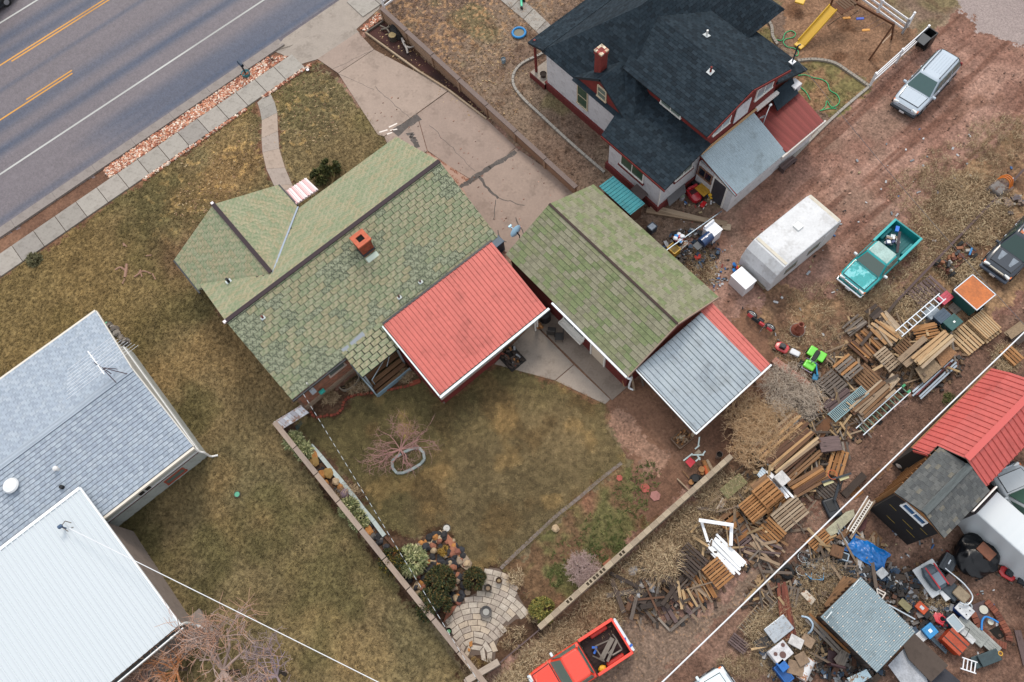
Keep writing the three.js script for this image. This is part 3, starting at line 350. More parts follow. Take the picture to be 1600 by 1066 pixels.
// ---- the green roofed brick house
const greens = [[0xe9ecdf, 0xf3eee0, 0xdde5d5, 0xf0e8d8].map((c) => M(c, .8, { ...shTex, map: T.moss })), [0xa9af93, 0xa0a78b].map((c) => M(c, .85, { ...shTex, map: T.lichen }))].flat();
const house = thing('brick_house', 'low brick house under a mossy green shingle roof in the centre', 'house', V(4.95, 0, -24.1));
const capM = M(0x2e2127, .8), flash = M(0x8f9aa8, .4, { metalness: .4 });
{ boxWall('wall', house, brickM, -1.95, 11.9, 0, 2.5, -28.5, -19.72); boxWall('foundation', house, M(0x9a8672, .9, { map: T.stain }), -1.98, 11.9, 0, .35, -28.5, -19.62);
  const zE = -19.4, zR = -24.12, zB = -28.85, xa = -2.2, xb = 12.15, he = 2.6, hr = 5.0;
  triWall('gable', house, brickM, [V(-1.95, 2.4, -28.5), V(-1.95, 2.4, -19.75), V(-1.95, 4.8, zR)], X1); triWall('gable', house, brickM, [V(11.9, 2.4, -28.5), V(11.9, 2.4, -19.75), V(11.9, 4.8, zR)], nX);
  const bud = { n: 300 };
  const deck = M(0x31332a, .95), fr = [V(xa, he, zE), V(xb, he, zE), V(xb, hr, zR), V(xa, hr, zR)];
  const rf = slab('roof', fr, .14, deck, house);
  shingles(rf, fr, V(0, 1, -.5), .57, .3, { mats: greens, budget: bud, gap: .034, thick: .03, jitter: .15, near: (w) => w.x < 9.5 || w.z > -22,
    choose: (w, x, y, r) => { const l = fbm(w.x * .5 + 8, w.z * .7) + .25 * sm(6, 0, w.x) - .08; if (l > .42 + .28 * r()) return r() < .6 ? 4 : 5; return Math.floor(r() * 4); } });
  const re = [V(xb, he, zB), V(xa, he, zB), V(xa, hr, zR), V(xb, hr, zR)], rb = slab('roof', re, .14, deck, house);
  const wingH = (x) => 2.6 + 1.9 * (1 - Math.abs(x - 1.2) / 3.65), mainH = (z) => he + (hr - he) * (z - zB) / (zR - zB);
  shingles(rb, re, V(0, 1, .5), .6, .3, { mats: greens.slice(0, 4), budget: { n: 0 }, gap: .008, thick: .018, skip: (w) => wingH(w.x) > mainH(w.z) + .1 });
  const wl = [V(-2.45, 2.6, -31.05), V(-2.45, 2.6, -28.4), V(1.2, 4.5, -25.1), V(1.2, 4.5, -31.05)], wr = [V(4.87, 2.6, -29.0), V(4.87, 2.6, -31.05), V(1.2, 4.5, -31.05), V(1.2, 4.5, -25.1)];
  const w1 = slab('wing_roof', wl, .14, deck, house); shingles(w1, wl, V(1, .5, 0), .55, .29, { mats: greens.slice(0, 4), budget: { n: 120 }, gap: .016, thick: .02 });
  const w2 = slab('wing_roof', wr, .14, deck, house); shingles(w2, wr, V(-1, .5, 0), .55, .29, { mats: greens.slice(0, 4), budget: { n: 0 }, gap: .008, thick: .016 });
  boxWall('wing_wall', house, brickM, -2.2, 4.6, 0, 2.5, -30.8, -28.6); triWall('gable', house, brickM, [V(-2.2, 2.4, -30.8), V(4.6, 2.4, -30.8), V(1.2, 4.35, -30.8)], Z1);
  board(house, 'ridge_cap', capM, V(xa - .02, hr + .035, zR), V(xb + .02, hr + .035, zR), .24, .05); board(house, 'ridge_cap', capM, V(1.2, 4.535, -31.1), V(1.2, 4.535, -25.2), .24, .05);
  const pale = M(0xd9cfd2, .6); for (const c of [V(xa - .05, hr + .03, zR), V(1.2, 4.54, -31.12)]) { const o = new THREE.Mesh(UNIT, pale); o.name = 'ridge_end'; o.position.copy(loc(house, c)); o.scale.set(.16, .1, .16); house.add(o); }
  board(house, 'valley_flashing', flash, V(1.2, 4.51, -25.1), V(4.9, 2.64, -28.95), .1, .02); board(house, 'valley_flashing', capM, V(1.2, 4.5, -25.1), V(-2.4, 2.63, -28.45), .1, .02);
  board(house, 'gutter', M(0x23262a, .5), V(xa, 2.52, zE + .06), V(4, 2.52, zE + .06), .1, .1); board(house, 'gutter', M(0x23262a, .5), V(-2.5, 2.55, -31.05), V(-2.5, 2.55, -28.2), .1, .1); board(house, 'gutter', M(0x23262a, .5), V(4.93, 2.55, -31.05), V(4.93, 2.55, -29.1), .09, .1);
  // chimney
  const ct = P(563, 373, 5.35), ch = new GB(); const cx = ct.x, cz = ct.z; ch.box(0, 0, 0, .72, 1.35, .82); const cm = ch.build('chimney', M(0xffffff, .85, { map: rep(brickT, .6, 1.1), color: 0xe0a080 }), house); cm.position.copy(loc(house, V(cx, 4.62, cz)));
  const cr = new GB(), cm2 = M(0xcf6a4a, .75, { map: T.mottle }); cr.box(0, 0, -.31, .86, .1, .24).box(0, 0, .31, .86, .1, .24).box(-.31, 0, 0, .24, .1, .38).box(.31, 0, 0, .24, .1, .38); const c2 = cr.build('crown', cm2, cm); c2.position.y = .72;
  const fl = new GB(); fl.box(0, 0, 0, .38, .06, .38); fl.build('flue', DARKHOLE, cm).position.y = .66;
  const f2 = slab('flashing', [V(cx - .36, 4.45, cz + .5), V(cx + .36, 4.45, cz + .5), V(cx + .36, 4.33, cz + .75), V(cx - .36, 4.33, cz + .75)].map((v) => v.setY(mainF(v.z) + .06)), .02, M(0xb9c6b8, .5), house);
  const f3 = new GB(); f3.box(cx - house.position.x, mainF(cz) + .02, cz - house.position.z, .82, .12, .92); f3.build('flashing', M(0x262a30, .6), house);
  function mainF(z) { return he + (hr - he) * (zE - z) / (zE - zR); }
  const pipe = (px, py, onFront, r, h, m) => { let y = 3.5, p; for (let k = 0; k < 12; k++) { p = P(px, py, y); y = onFront ? mainF(p.z) : mainH(p.z); } const o = new THREE.Mesh(cyl(10), m); o.name = 'vent_pipe'; o.position.copy(loc(house, V(p.x, y + h / 2, p.z))); o.scale.set(r, h, r); house.add(o); const b = new GB(); b.box(p.x - house.position.x, y + .04, p.z - house.position.z, r * 4, .03, r * 4); b.build('pipe_boot', M(0xb8c2c2, .5), house); };
  pipe(358, 441, false, .08, .4, BLACK); pipe(411, 497, true, .06, .25, M(0x6b3a35, .8)); pipe(624, 465, true, .06, .22, M(0x4b3230, .8)); pipe(657, 441, true, .06, .22, M(0x5b4a44, .8));
  for (const [a, b] of [[[546, 536], [566, 518]], [[533, 546], [543, 539]]]) { const f = (p) => { let y = 3; let q; for (let k = 0; k < 10; k++) { q = P(p[0], p[1], y); y = mainF(q.z) + .045; } return q; }; const A = f(a), B = f(b), d = V(0, 0, .26); slab('metal_patch', [A, B, B.clone().add(d).setY(mainF(B.z + .26) + .045), A.clone().add(d).setY(mainF(A.z + .26) + .045)], .012, M(0x8d949a, .5, { metalness: .3 }), house); }
  win(house, V(.62, 1.75, -19.68), X1, Z1, 1.1, .85, M(0xb9a79b, .7), M(0x5b625f, .15), 'none');
  const mb = new GB(); mb.box(-1.1 - 4.95, 1.5, -19.6 + 24.1, .3, .45, .2); mb.build('meter_box', M(0xaab4bd, .5), house);
  const cd = new GB(); cd.rod(loc(house, V(-1.05, 2.9, -19.5)), loc(house, V(-1.05, 1.5, -19.55)), .035); cd.build('conduit', M(0xc9c9c6, .5), house);
  const gl = new GB(); gl.rbox(-.75 - 4.95, .9, -19.5 + 24.1, .35, .2, .22, .05); gl.build('hose_box', M(0x2f9d92, .5), house);
}
{ const w = thing('window_well', 'galvanised window well sunk beside the brick wall below the window', 'window well', P(545, 596)); const g = new GB(), n = 14; for (let i = 0; i < n; i++) { const a0 = Math.PI * i / n, a1 = Math.PI * (i + 1) / n, f = (a) => V(-.62 * Math.cos(a), .12, .5 * Math.pow(Math.sin(a), .6)); g.beam(f(a0), f(a1), .06, .3); } g.build('rim', M(0x8a8275, .6, { metalness: .3 }), w); const d = new GB(); d.box(0, .03, .22, 1.1, .04, .42); d.build('gravel_floor', M(0x2e2823, 1), w); }
{ // rear porch roof with big shingles, and the steps under it
  const po = thing('rear_porch', 'small porch with big green shingles and brown steps behind the brick house', 'porch', V(2.6, 0, -18.9));
  const q = [V(1.35, 2.32, -17.98), V(3.9, 2.32, -17.98), V(3.95, 2.78, -19.75), V(1.35, 2.78, -19.75)], r = slab('roof', q, .12, M(0x20241e, .95), po);
  shingles(r, q, V(0, .5, -1), .6, .3, { mats: greens.slice(0, 4), budget: { n: 90 }, gap: .06, thick: .03 });
  for (const [x, z] of [[1.5, -18.1], [3.75, -18.1]]) ubox(po, 'post', M(0x8d979c, .6), x - 2.6, 1.15, z + 18.9, .1, 2.3, .1);
  for (let i = 0; i < 6; i++) ubox(po, 'deck_board', pick(WOODS.brown), 0, .75, -.55 + i * .2, 2.3, .05, .18); for (let i = 0; i < 3; i++) ubox(po, 'step', pick(WOODS.brown), 0, .55 - i * .18, .72 + i * .26, 2.2, .05, .25);
  ubox(po, 'skirting', M(0x7f98a6, .7, { map: T.stain }), 0, .25, 1.42, 2.35, .4, .06); ubox(po, 'side_panel', M(0x8fa0a8, .7), -1.2, .55, .3, .06, 1, 2.2);
  const rl = new GB(); rl.rod(V(-.9, 1.5, 1), V(1.1, 1.5, .2), .025).rod(V(-.9, .8, 1), V(-.9, 1.5, 1), .025).rod(V(1.1, .8, .2), V(1.1, 1.5, .2), .025).rod(V(.2, 1.2, .8), V(1.4, 1.9, .1), .02); rl.build('hand_rail', M(0xa9b6bd, .4, { metalness: .4 }), po);
}
{ // awning over the front door
  const a = thing('door_awning', 'pink and white ribbed metal awning over the front door', 'awning', V(5.8, 0, -29.2)); const pts = [P(446, 299, 2.45), P(478, 278, 2.45), P(497, 296, 2.62), P(463, 319, 2.62)];
  const s = ribbed(loc(a, pts[3]), loc(a, pts[2]), loc(a, pts[1]), loc(a, pts[0]), .2, .05, .1); mesh('metal_sheet', s, M(0xffffff, .45, { map: rep(tex(64, (u) => (u < .4 ? [205, 168, 168] : [216, 206, 206])), 10, 1) }), a); slab('frame', pts.map((v) => v.clone().add(V(0, -.03, 0))), .05, M(0xd8c4c4, .6), a);
  for (const p of [pts[0], pts[1]]) board(a, 'post', M(0xd8d4d2, .5), p.clone().setY(0), p.clone().setY(2.4), .06, .06); }
const redMetal = M(0xc96d64, .45, { map: rep(T.stain, .8), specularIntensity: .6 });
{ const pc = thing('patio_cover', 'large salmon red ribbed metal patio roof between the house and garage', 'patio cover', V(7.6, 0, -17));
  const r = metalRoof(pc, 'roof', V(4.02, 2.82, -19.42), V(11.62, 2.82, -19.3), V(11.28, 2.34, -14.36), V(3.86, 2.34, -14.44), .26, .05, .06, redMetal);
  const gm = M(0xcfd9dc, .4); board(pc, 'gutter', gm, V(3.75, 2.26, -14.32), V(11.4, 2.26, -14.26), .13, .11); board(pc, 'edge_trim', gm, V(3.93, 2.8, -19.4), V(3.78, 2.33, -14.4), .08, .09); board(pc, 'drip_edge', M(0x24262a, .5), V(4.02, 2.84, -19.48), V(11.7, 2.84, -19.36), .12, .05);
  const rw = M(0x7e2d28, .8, { map: T.mottle }); wall('low_wall', pc, rw, 4.0, -14.82, 8.15, -14.8, 0, 1.05, .14); wall('low_wall', pc, rw, 4.0, -19.3, 4.0, -14.82, 0, 1.05, .14);
  board(pc, 'wall_cap', M(0x9b8f86, .8), V(3.85, 1.08, -14.72), V(8.2, 1.08, -14.7), .3, .06); const pw = M(0xd6d2cc, .6); for (const x of [4.1, 5.5, 6.8, 8.1]) board(pc, 'post', pw, V(x, 1.05, -14.75), V(x, 2.3, -14.6), .1, .1); board(pc, 'post', pw, V(10.7, 0, -14.6), V(10.7, 2.3, -14.5), .1, .1);
  const dp = new GB(); dp.rod(loc(pc, V(10.55, 2.2, -14.3)), loc(pc, V(10.55, 1.8, -14.55)), .05).rod(loc(pc, V(10.55, 1.8, -14.55)), loc(pc, V(10.55, .1, -14.55)), .05); dp.build('downspout', pw, pc); }
// ---- the garage
const gar = thing('garage', 'long garage with a green shingle roof and dark red walls', 'garage', V(15.1, 0, -13.4));
{ const rm = M(0x74241f, .75, { map: T.mottle }), he = 2.5, hr = 4.1, xa = 11.76, xb = 18.45, xr = 15.1, z0 = -18.3, z1 = -8.55;
  boxWall('wall', gar, rm, 11.95, 18.2, 0, 2.4, -18.1, -8.72); triWall('gable', gar, rm, [V(11.95, 2.35, -8.72), V(18.2, 2.35, -8.72), V(xr, 3.95, -8.72)], nZ); triWall('gable', gar, rm, [V(11.95, 2.35, -18.1), V(18.2, 2.35, -18.1), V(xr, 3.95, -18.1)], Z1);
  const deck = M(0x2f3128, .95), l = [V(xa, he, z0), V(xa, he, z1), V(xr, hr, z1), V(xr, hr, z0)], r = [V(xb, he, z1), V(xb, he, z0), V(xr, hr, z0), V(xr, hr, z1)];
  const g2 = [0x898d6c, 0x918f78, 0x808b64, 0x95937c].map((c) => M(c, .8, shTex)); const bud = { n: 300 };
  const s1 = slab('roof', l, .14, deck, gar); shingles(s1, l, V(1, .5, 0), .52, .285, { mats: g2, budget: bud, gap: .006, rg: .018, thick: .034, flat: .15, stagger: .33 });
  const s2 = slab('roof', r, .14, deck, gar); shingles(s2, r, V(-1, .5, 0), .52, .285, { mats: g2, budget: { n: 0 }, gap: .01, thick: .026, stagger: .33 });
  board(gar, 'ridge_cap', M(0x33241f, .8), V(xr, hr + .03, z0), V(xr, hr + .03, z1), .13, .05);
  const gm = M(0xdde3e8, .4); board(gar, 'gutter', gm, V(xa - .07, 2.42, -14.35), V(xa - .07, 2.42, z1), .11, .12);
  for (const [a, b] of [[V(xa, he - .05, z1 + .03), V(xr, hr - .05, z1 + .03)], [V(xb, he - .05, z1 + .03), V(xr, hr - .05, z1 + .03)]]) board(gar, 'fascia', M(0x8f7a6c, .7), a, b, .05, .16);
  const dp = new GB(); dp.tube([V(11.72, 2.35, -8.6), V(11.8, 2.2, -8.45), V(12.05, 1.9, -8.5), V(12.05, .5, -8.55), V(12.05, .12, -8.5), V(12.15, .08, -8.3)].map((v) => loc(gar, v)), .06, 30); dp.build('downspout', M(0xdde3e8, .4), gar);
  const fm = M(0xd9d6cf, .6); win(gar, V(11.93, 1.55, -12.85), Z1, nX, 1.7, .9, fm, M(0x1d1f20, .1), 'v'); 
  const fb = new GB(); fb.box(0, .03, 0, .3, .05, 1.75).box(-.15, .15, 0, .03, .2, 1.75).box(.15, .15, 0, .03, .2, 1.75).box(0, .15, -.87, .3, .2, .03).box(0, .15, .87, .3, .2, .03); const f = fb.build('flower_box', fm, gar); f.position.copy(loc(gar, V(11.72, .85, -12.85)));
  const dr = new GB(); dr.box(0, 1, 0, .06, 2, .9); dr.build('door', M(0xc8b9a5, .7), gar).position.copy(loc(gar, V(11.93, .05, -10.9))); const df = new GB(); df.box(0, 2.08, 0, .1, .1, 1.15).box(0, 1.02, -.53, .1, 2.04, .1).box(0, 1.02, .53, .1, 2.04, .1); df.build('door_frame', fm, gar).position.copy(loc(gar, V(11.92, .02, -10.9)));
}
{ // metal lean-to canopy past the garage
  const c = thing('canopy', 'silver metal canopy with one red sheet beyond the garage gable', 'canopy', V(15, 0, -6.4)), sm_ = M(0x9ea9b0, .42, { metalness: .4, roughnessMap: T.rough, map: T.stain });
  const sheets = [[12.4, 13.75], [13.75, 15.1], [15.1, 16.6]];
  metalRoof(c, 'roof', V(12.38, 2.55, -8.5), V(17.12, 2.55, -8.5), V(17.02, 2.28, -4.15), V(12.27, 2.28, -4.15), .3, .055, .07, sm_);
  metalRoof(c, 'red_roof', V(17.13, 2.552, -8.6), V(17.95, 2.552, -8.6), V(17.7, 2.282, -4.15), V(17.03, 2.282, -4.15), .235, .03, .05, redMetal);
  board(c, 'gutter', M(0xd8dee2, .4), V(12.2, 2.2, -4.08), V(17.75, 2.2, -4.08), .09, .09); board(c, 'edge_trim', M(0xd8dee2, .4), V(12.3, 2.53, -8.5), V(12.2, 2.24, -4.1), .06, .08);
  for (const x of [12.5, 15, 17.4]) board(c, 'post', pick(WOODS.tan), V(x, 0, -4.3), V(x, 2.2, -4.3), .12, .12); }
for (const [i, px, py, hh, m, l] of [[0, 976, 598, 1.6, WOODS.pine[0], 'tan plank leaning by the open end of the garage'], [1, 982, 592, 1.8, M(0x3f8f5a, .7), 'green handled tool leaning at the garage gable'], [2, 991, 604, 1.9, WOODS.tan[0], 'pale post leaning under the corner of the silver canopy'], [3, 1005, 597, 1.5, WOODS.grey[1], 'grey post leaning just under the silver canopy edge']]) { const a = P(px, py + 6); tag(board(scene, ['plank', 'tool', 'post', 'post'][i], m, a, a.clone().add(V(.1, hh * .8, -.5)), .1, .06), l, ['plank', 'tool', 'post', 'post'][i]); }

// ---- the pale house on the left with its white metal roof
const ph = thing('pale_house', 'pale grey house with a blue grey shingle roof at the left edge', 'house', V(-12, 0, -25.5));
{ const wm = M(0xbdbeb8, .7, { map: T.stain }), lm = M(0xb3b9b5, .75, { map: T.stain }), he = 3.4, hr = 4.55, zR = -25.57, zE = -20.42, zB = -30.7, xb = -7.4, xa = -34;
  boxWall('lower_wall', ph, lm, -34, -7.68, 0, .95, -29.42, -21.17); boxWall('brick_ledge', ph, M(0x5b322c, .8), -34, -7.72, .95, 1.06, -29.4, -21.2); boxWall('wall', ph, wm, -34, -7.76, 1.06, 3.3, -29.35, -21.24);
  boxWall('ledge_trim', ph, M(0xd6d9da, .5), -34, -7.7, 1.08, 1.15, -29.38, -21.18);
  triWall('gable', ph, wm, [V(-7.76, 3.25, -29.4), V(-7.76, 3.25, -21.24), V(-7.76, 4.45, zR)], nX);
  const bl = [0xaebbc9, 0xaab7c6, 0xb2becb, 0xa6b3c2].map((c) => M(c, .8, shTex)), deck = M(0x5b6674, .95), f = [V(xa, he, zE), V(xb, he, zE), V(xb, hr, zR), V(xa, hr, zR)], b = [V(xb, he, zB), V(xa, he, zB), V(xa, hr, zR), V(xb, hr, zR)];
  const vis = (w) => w.x < -19.5; const s1 = slab('roof', f, .12, deck, ph); shingles(s1, f, V(0, .3, -1), .3, .22, { mats: bl, budget: { n: 300 }, gap: .01, rg: .022, thick: .034, flat: .15, skip: vis, near: (w) => w.x > -12 });
  const s2 = slab('roof', b, .12, deck, ph); shingles(s2, b, V(0, .3, 1), .3, .22, { mats: bl, budget: { n: 0 }, gap: .01, thick: .018, skip: vis });
  board(ph, 'ridge_cap', bl[0], V(-19, hr + .004, zR + .1), V(xb, hr + .004, zR + .1), .2, .03); board(ph, 'ridge_cap', bl[2], V(-19, hr + .004, zR - .1), V(xb, hr + .004, zR - .1), .2, .03);
  const gm = M(0xcfc9bd, .5); board(ph, 'gutter', gm, V(-13, 3.33, zE + .08), V(xb, 3.33, zE + .08), .13, .13); board(ph, 'gutter', gm, V(-19, 3.33, zB - .08), V(xb, 3.33, zB - .08), .12, .12); board(ph, 'fascia', M(0xc9c7c0, .6), V(xb + .03, he - .08, zE), V(xb + .03, hr - .08, zR), .05, .16); board(ph, 'fascia', M(0xc9c7c0, .6), V(xb + .03, he - .08, zB), V(xb + .03, hr - .08, zR), .05, .16);
  const dp = new GB(); dp.tube([V(-7.5, 3.3, -20.35), V(-7.7, 2.9, -21.2), V(-7.72, 1.2, -21.1), V(-7.6, 1, -21), V(-7.55, .15, -20.95), V(-7.25, .08, -20.8)].map((v) => loc(ph, v)), .06, 40); dp.build('downspout', M(0xe2e2e0, .4), ph);
  win(ph, V(-9.55, .6, -21.15), X1, Z1, 1.2, .55, M(0x9a4a36, .8), GLASS, 'none'); const v = new GB(); v.box(0, 0, 0, .26, .3, .1); for (const x of [-10.85, -11.25]) { const o = v.build('vent', M(0x23211f, .7), ph); v.l = [v.l[0].clone()]; o.position.copy(loc(ph, V(x, 1.25, -21.24))); }
  const pv = (px, py, r, h, m, cap) => { let y = 4, p; for (let k = 0; k < 10; k++) { p = P(px, py, y); y = he + (hr - he) * (zE - p.z) / (zE - zR); } const g = new GB(); if (cap) g.cyl(0, h, 0, r, .09, 22, r * .85).cyl(0, h + .07, 0, r * .8, .06, 22, r * .3).cyl(0, h / 2, 0, r * .6, h, 16); else g.cyl(0, h / 2, 0, r, h, 12); g.build('roof_vent', m, ph).position.copy(loc(ph, V(p.x, y, p.z))); };
  pv(20, 760, .4, .22, M(0xdcdfe0, .35, { metalness: .3 }), true); pv(91, 734, .13, .28, M(0xd8d8d6, .5), true); pv(98, 762, .1, .2, BLACK); }
{ const rub = thing('rubble_edge', 'broken concrete rubble at the upper corner of the pale house', 'rubble', P(185, 522)); for (let i = 0; i < 14; i++) { const g = new THREE.DodecahedronGeometry(.16 + .14 * R(), 0), o = new THREE.Mesh(g, pick([M(0x8c857c, .9), M(0x6d655d, .9), M(0x4e4a46, .9), M(0x7b5b50, .9)])); o.name = 'chunk'; const p = P(170 + i * 2.2 + rr(-2, 2), 508 + i * 2.3 + rr(-2, 2), .06); o.position.copy(loc(rub, p)); o.rotation.set(R() * 6, R() * 6, 0); o.scale.y = .6; rub.add(o); } }
{ const wr = thing('metal_roof_annex', 'annex with a bright white ribbed metal roof at lower left', 'annex', V(-18, 0, -18)); const wm = M(0xbfc7cc, .4, { specularIntensity: .6 });
  metalRoof(wr, 'roof', V(-30, 4.12, -22.08), V(-12.72, 4.12, -22.08), V(-12.72, 2.72, -13.72), V(-30, 2.72, -13.72), .31, .055, .09, wm, false, M(0x8a8d8f, .8));
  boxWall('wall', wr, M(0x8f837b, .8, { map: T.stain }), -30, -13.0, 0, 2.6, -20.4, -14.05);
  board(wr, 'gutter', M(0xe2e6e6, .35), V(-30, 2.62, -13.5), V(-12.68, 2.62, -13.5), .05, .14); board(wr, 'gutter_floor', BLACK, V(-30, 2.58, -13.6), V(-12.7, 2.58, -13.6), .16, .04); board(wr, 'edge_trim', M(0xe6eaec, .4), V(-12.68, 4.1, -22.08), V(-12.68, 2.7, -13.7), .07, .12); board(wr, 'ridge_trim', M(0xe6eaec, .4), V(-30, 4.15, -22.08), V(-12.7, 4.15, -22.08), .16, .04);
  const dp = new GB(); dp.tube([V(-13.4, 2.6, -13.5), V(-13.1, 2.3, -13.7), V(-12.85, 2, -13.9), V(-12.8, .4, -13.9), V(-12.7, .15, -13.6)].map((v) => loc(wr, v)), .075, 30); dp.build('downspout', M(0xe2e6e6, .4), wr); }
struct('porch_slab', slabGeo([V(-30, .2, -14.6), V(-12.35, .2, -14.6), V(-12.35, .2, -13.2), V(-30, .2, -13.2)], .22), M(0x8b7f78, .8, { map: rep(T.stain, .4) }));
// ---- the dark roofed house
const dh = thing('dark_roof_house', 'white and red house with steep charcoal shingle roofs at the top', 'house', V(26.5, 0, -21));
{ const wm = M(0xd3d5d9, .75, { map: T.stain }), fm = M(0x6e2a28, .85, { map: T.stain }), redW = M(0x7d2621, .8, { map: T.mottle }), trim = M(0xd9d7d2, .6), cream = M(0xcfc0a4, .7, { map: T.stain }), deck = M(0x1e252b, .95);
  const dk = [0x2c3841, 0x28343d, 0x313d46, 0x252f37].map((c) => M(c, .9, { map: T.mottle, specularIntensity: .3 })), bud = { n: 300 };
  const roof = (nm, pts, up, b = { n: 0 }, o = {}) => { const s = slab(nm, pts, .14, deck, dh); shingles(s, pts, up, .36, .2, { mats: dk, budget: b, gap: .01, thick: .02, ...o }); return s; };
  boxWall('foundation', dh, fm, 22.38, 33, 0, .6, -27, -19.2); boxWall('wall', dh, wm, 22.5, 33, .6, 3.5, -26.85, -19.3); boxWall('foundation', dh, fm, 20.95, 24.3, 0, .6, -19.85, -15.35); boxWall('wall', dh, wm, 21.07, 24.25, .6, 3.25, -19.7, -15.47); boxWall('upper_wall', dh, redW, 24.22, 29.95, .3, 5.15, -20, -15.32); triWall('gable', dh, redW, [V(24.22, 5.1, -15.32), V(29.95, 5.1, -15.32), V(27.05, 6.15, -15.32)], nZ);
  const ap = V(26.3, 7, -23.03), ap2 = V(31, 7, -23.03), he = 3.5;
  roof('roof', [V(22.25, 3.46, -19.03), V(22.25, 3.46, -27.03), ap], V(1, .8, 0), { n: 60 }); roof('roof', [V(22.25, 3.46, -27.03), V(35, 3.46, -27.03), ap2, ap], V(0, .8, 1)); roof('roof', [V(35, 3.46, -19.03), V(22.25, 3.46, -19.03), ap, ap2], V(0, .8, -1)); roof('roof', [V(35, 3.46, -27.03), V(35, 3.46, -19.03), ap2], V(-1, .8, 0));
  roof('porch_roof', [V(22.25, 3.2, -28.3), V(33, 3.2, -28.3), V(33, 3.66, -26.85), V(22.25, 3.66, -26.85)], V(0, .4, 1));
  roof('rear_roof', [V(23.75, 5.2, -15.02), V(23.75, 5.2, -21.6), V(27.02, 6.3, -22.6), V(27.02, 6.3, -15.02)], V(1, .3, 0), { n: 180 }, { near: (w) => w.z > -19.5 });
  roof('rear_roof', [V(30.35, 5.2, -21.5), V(30.35, 5.2, -15.02), V(27.02, 6.3, -15.02), V(27.02, 6.3, -22.6)], V(-1, .3, 0)); 
  roof('wing_roof', [V(20.78, 3.2, -14.98), V(20.78, 3.2, -20.12), V(24.25, 4.15, -20.9), V(24.25, 4.15, -15.0)], V(1, .3, 0), { n: 60 });
  roof('side_roof', [V(32.9, 3.0, -20.3), V(32.9, 3.0, -15.22), V(29.9, 4.3, -15.22), V(29.9, 4.3, -20.3)], V(-1, .4, 0)); boxWall('side_wall', dh, redW, 29.9, 32.3, 1.3, 3.2, -20, -15.6); boxWall('side_wall', dh, wm, 31.6, 32.32, .2, 1.3, -16.6, -15.5);
  slab('awning', [V(29.6, 2.75, -14.5), V(31.4, 2.75, -14.5), V(31.7, 3.15, -15.4), V(29.9, 3.15, -15.4)], .08, dk[0], dh); boxWall('porch_pillar', dh, wm, 31.3, 31.9, 2.42, 3, -15.35, -14.75);
  for (const [a, b] of [[V(23.75, 5.12, -14.97), V(27.02, 6.22, -14.97)], [V(30.35, 5.12, -14.97), V(27.02, 6.22, -14.97)]]) board(dh, 'bargeboard', redW, a, b, .05, .16); board(dh, 'fascia', redW, V(20.74, 3.1, -14.95), V(20.74, 3.1, -20.1), .05, .14);
  // dormer
  const dl = [V(22.28, 3.45, -24.2), V(22.28, 5.1, -21.95), V(24.2, 5.1, -21.95)], dr = [V(22.28, 5.1, -21.95), V(22.28, 3.45, -19.7), V(24.2, 5.1, -21.95)]; roof('dormer_roof', dl.map((v) => v.clone().add(V(0, .06, 0))), V(0, 1, 1)); roof('dormer_roof', dr.map((v) => v.clone().add(V(0, .06, 0))), V(0, 1, -1));
  triWall('dormer_wall', dh, redW, [V(22.33, 3.5, -24.05), V(22.33, 3.5, -19.85), V(22.33, 5.02, -21.95)], X1, .3); win(dh, V(22.3, 4.12, -21.75), Z1, nX, .75, .95, cream, GLASS, 'h');
  slab('pent_roof', [V(22.08, 3.46, -24.1), V(22.08, 3.46, -19.8), V(22.4, 3.68, -19.8), V(22.4, 3.68, -24.1)], .06, dk[0], dh);
  // chimney
  const c = P(940, 74, 6.4), g = new GB(); g.box(0, 0, 0, .52, 2.2, .52).box(0, .9, 0, .6, .2, .6); const cm = g.build('chimney', M(0x8a352f, .85, { map: T.mottle }), dh); cm.position.copy(loc(dh, V(c.x, 5.12, c.z))); const bk = [M(0xcfc3ae, .8), M(0x8c3a33, .8), M(0xb9a58c, .8)]; for (let i = 0; i < 4; i++) for (let k = 0; k < 3; k++) { const s = i % 2 ? 1 : -1, o = -.24 + k * .24; ubox(cm, 'brick', bk[(i * 2 + k) % 3], i < 2 ? s * .23 : o * .8, 1.06, i < 2 ? o * .8 : s * .23, i < 2 ? .15 : .21, .1, i < 2 ? .21 : .15); } const fl = new GB(); fl.box(0, 1.02, 0, .34, .05, .34); fl.build('flue', DARKHOLE, cm);
  // windows and doors
  win(dh, V(22.47, 2.05, -23.55), Z1, nX, .95, 1.7, cream, M(0x3b5344, .08), 'h'); win(dh, V(21.04, 2.25, -17.75), Z1, nX, 1.9, 1.25, trim, M(0x3b5344, .08), 'v'); board(dh, 'sill', fm, V(20.98, 1.55, -18.8), V(20.98, 1.55, -16.7), .12, .1);
  win(dh, V(22.9, 2.5, -15.44), X1, Z1, 1.4, .9, trim, GLASS, 'v'); board(dh, 'sill', fm, V(22.1, 1.98, -15.4), V(23.7, 1.98, -15.4), .1, .1); board(dh, 'corner_trim', trim, V(21.05, .62, -15.45), V(21.05, 3.2, -15.45), .06, .06);
  win(dh, V(24.19, 4.6, -18.1), Z1, nX, 1.6, .75, trim, GLASS, 'v', 'upper_window');
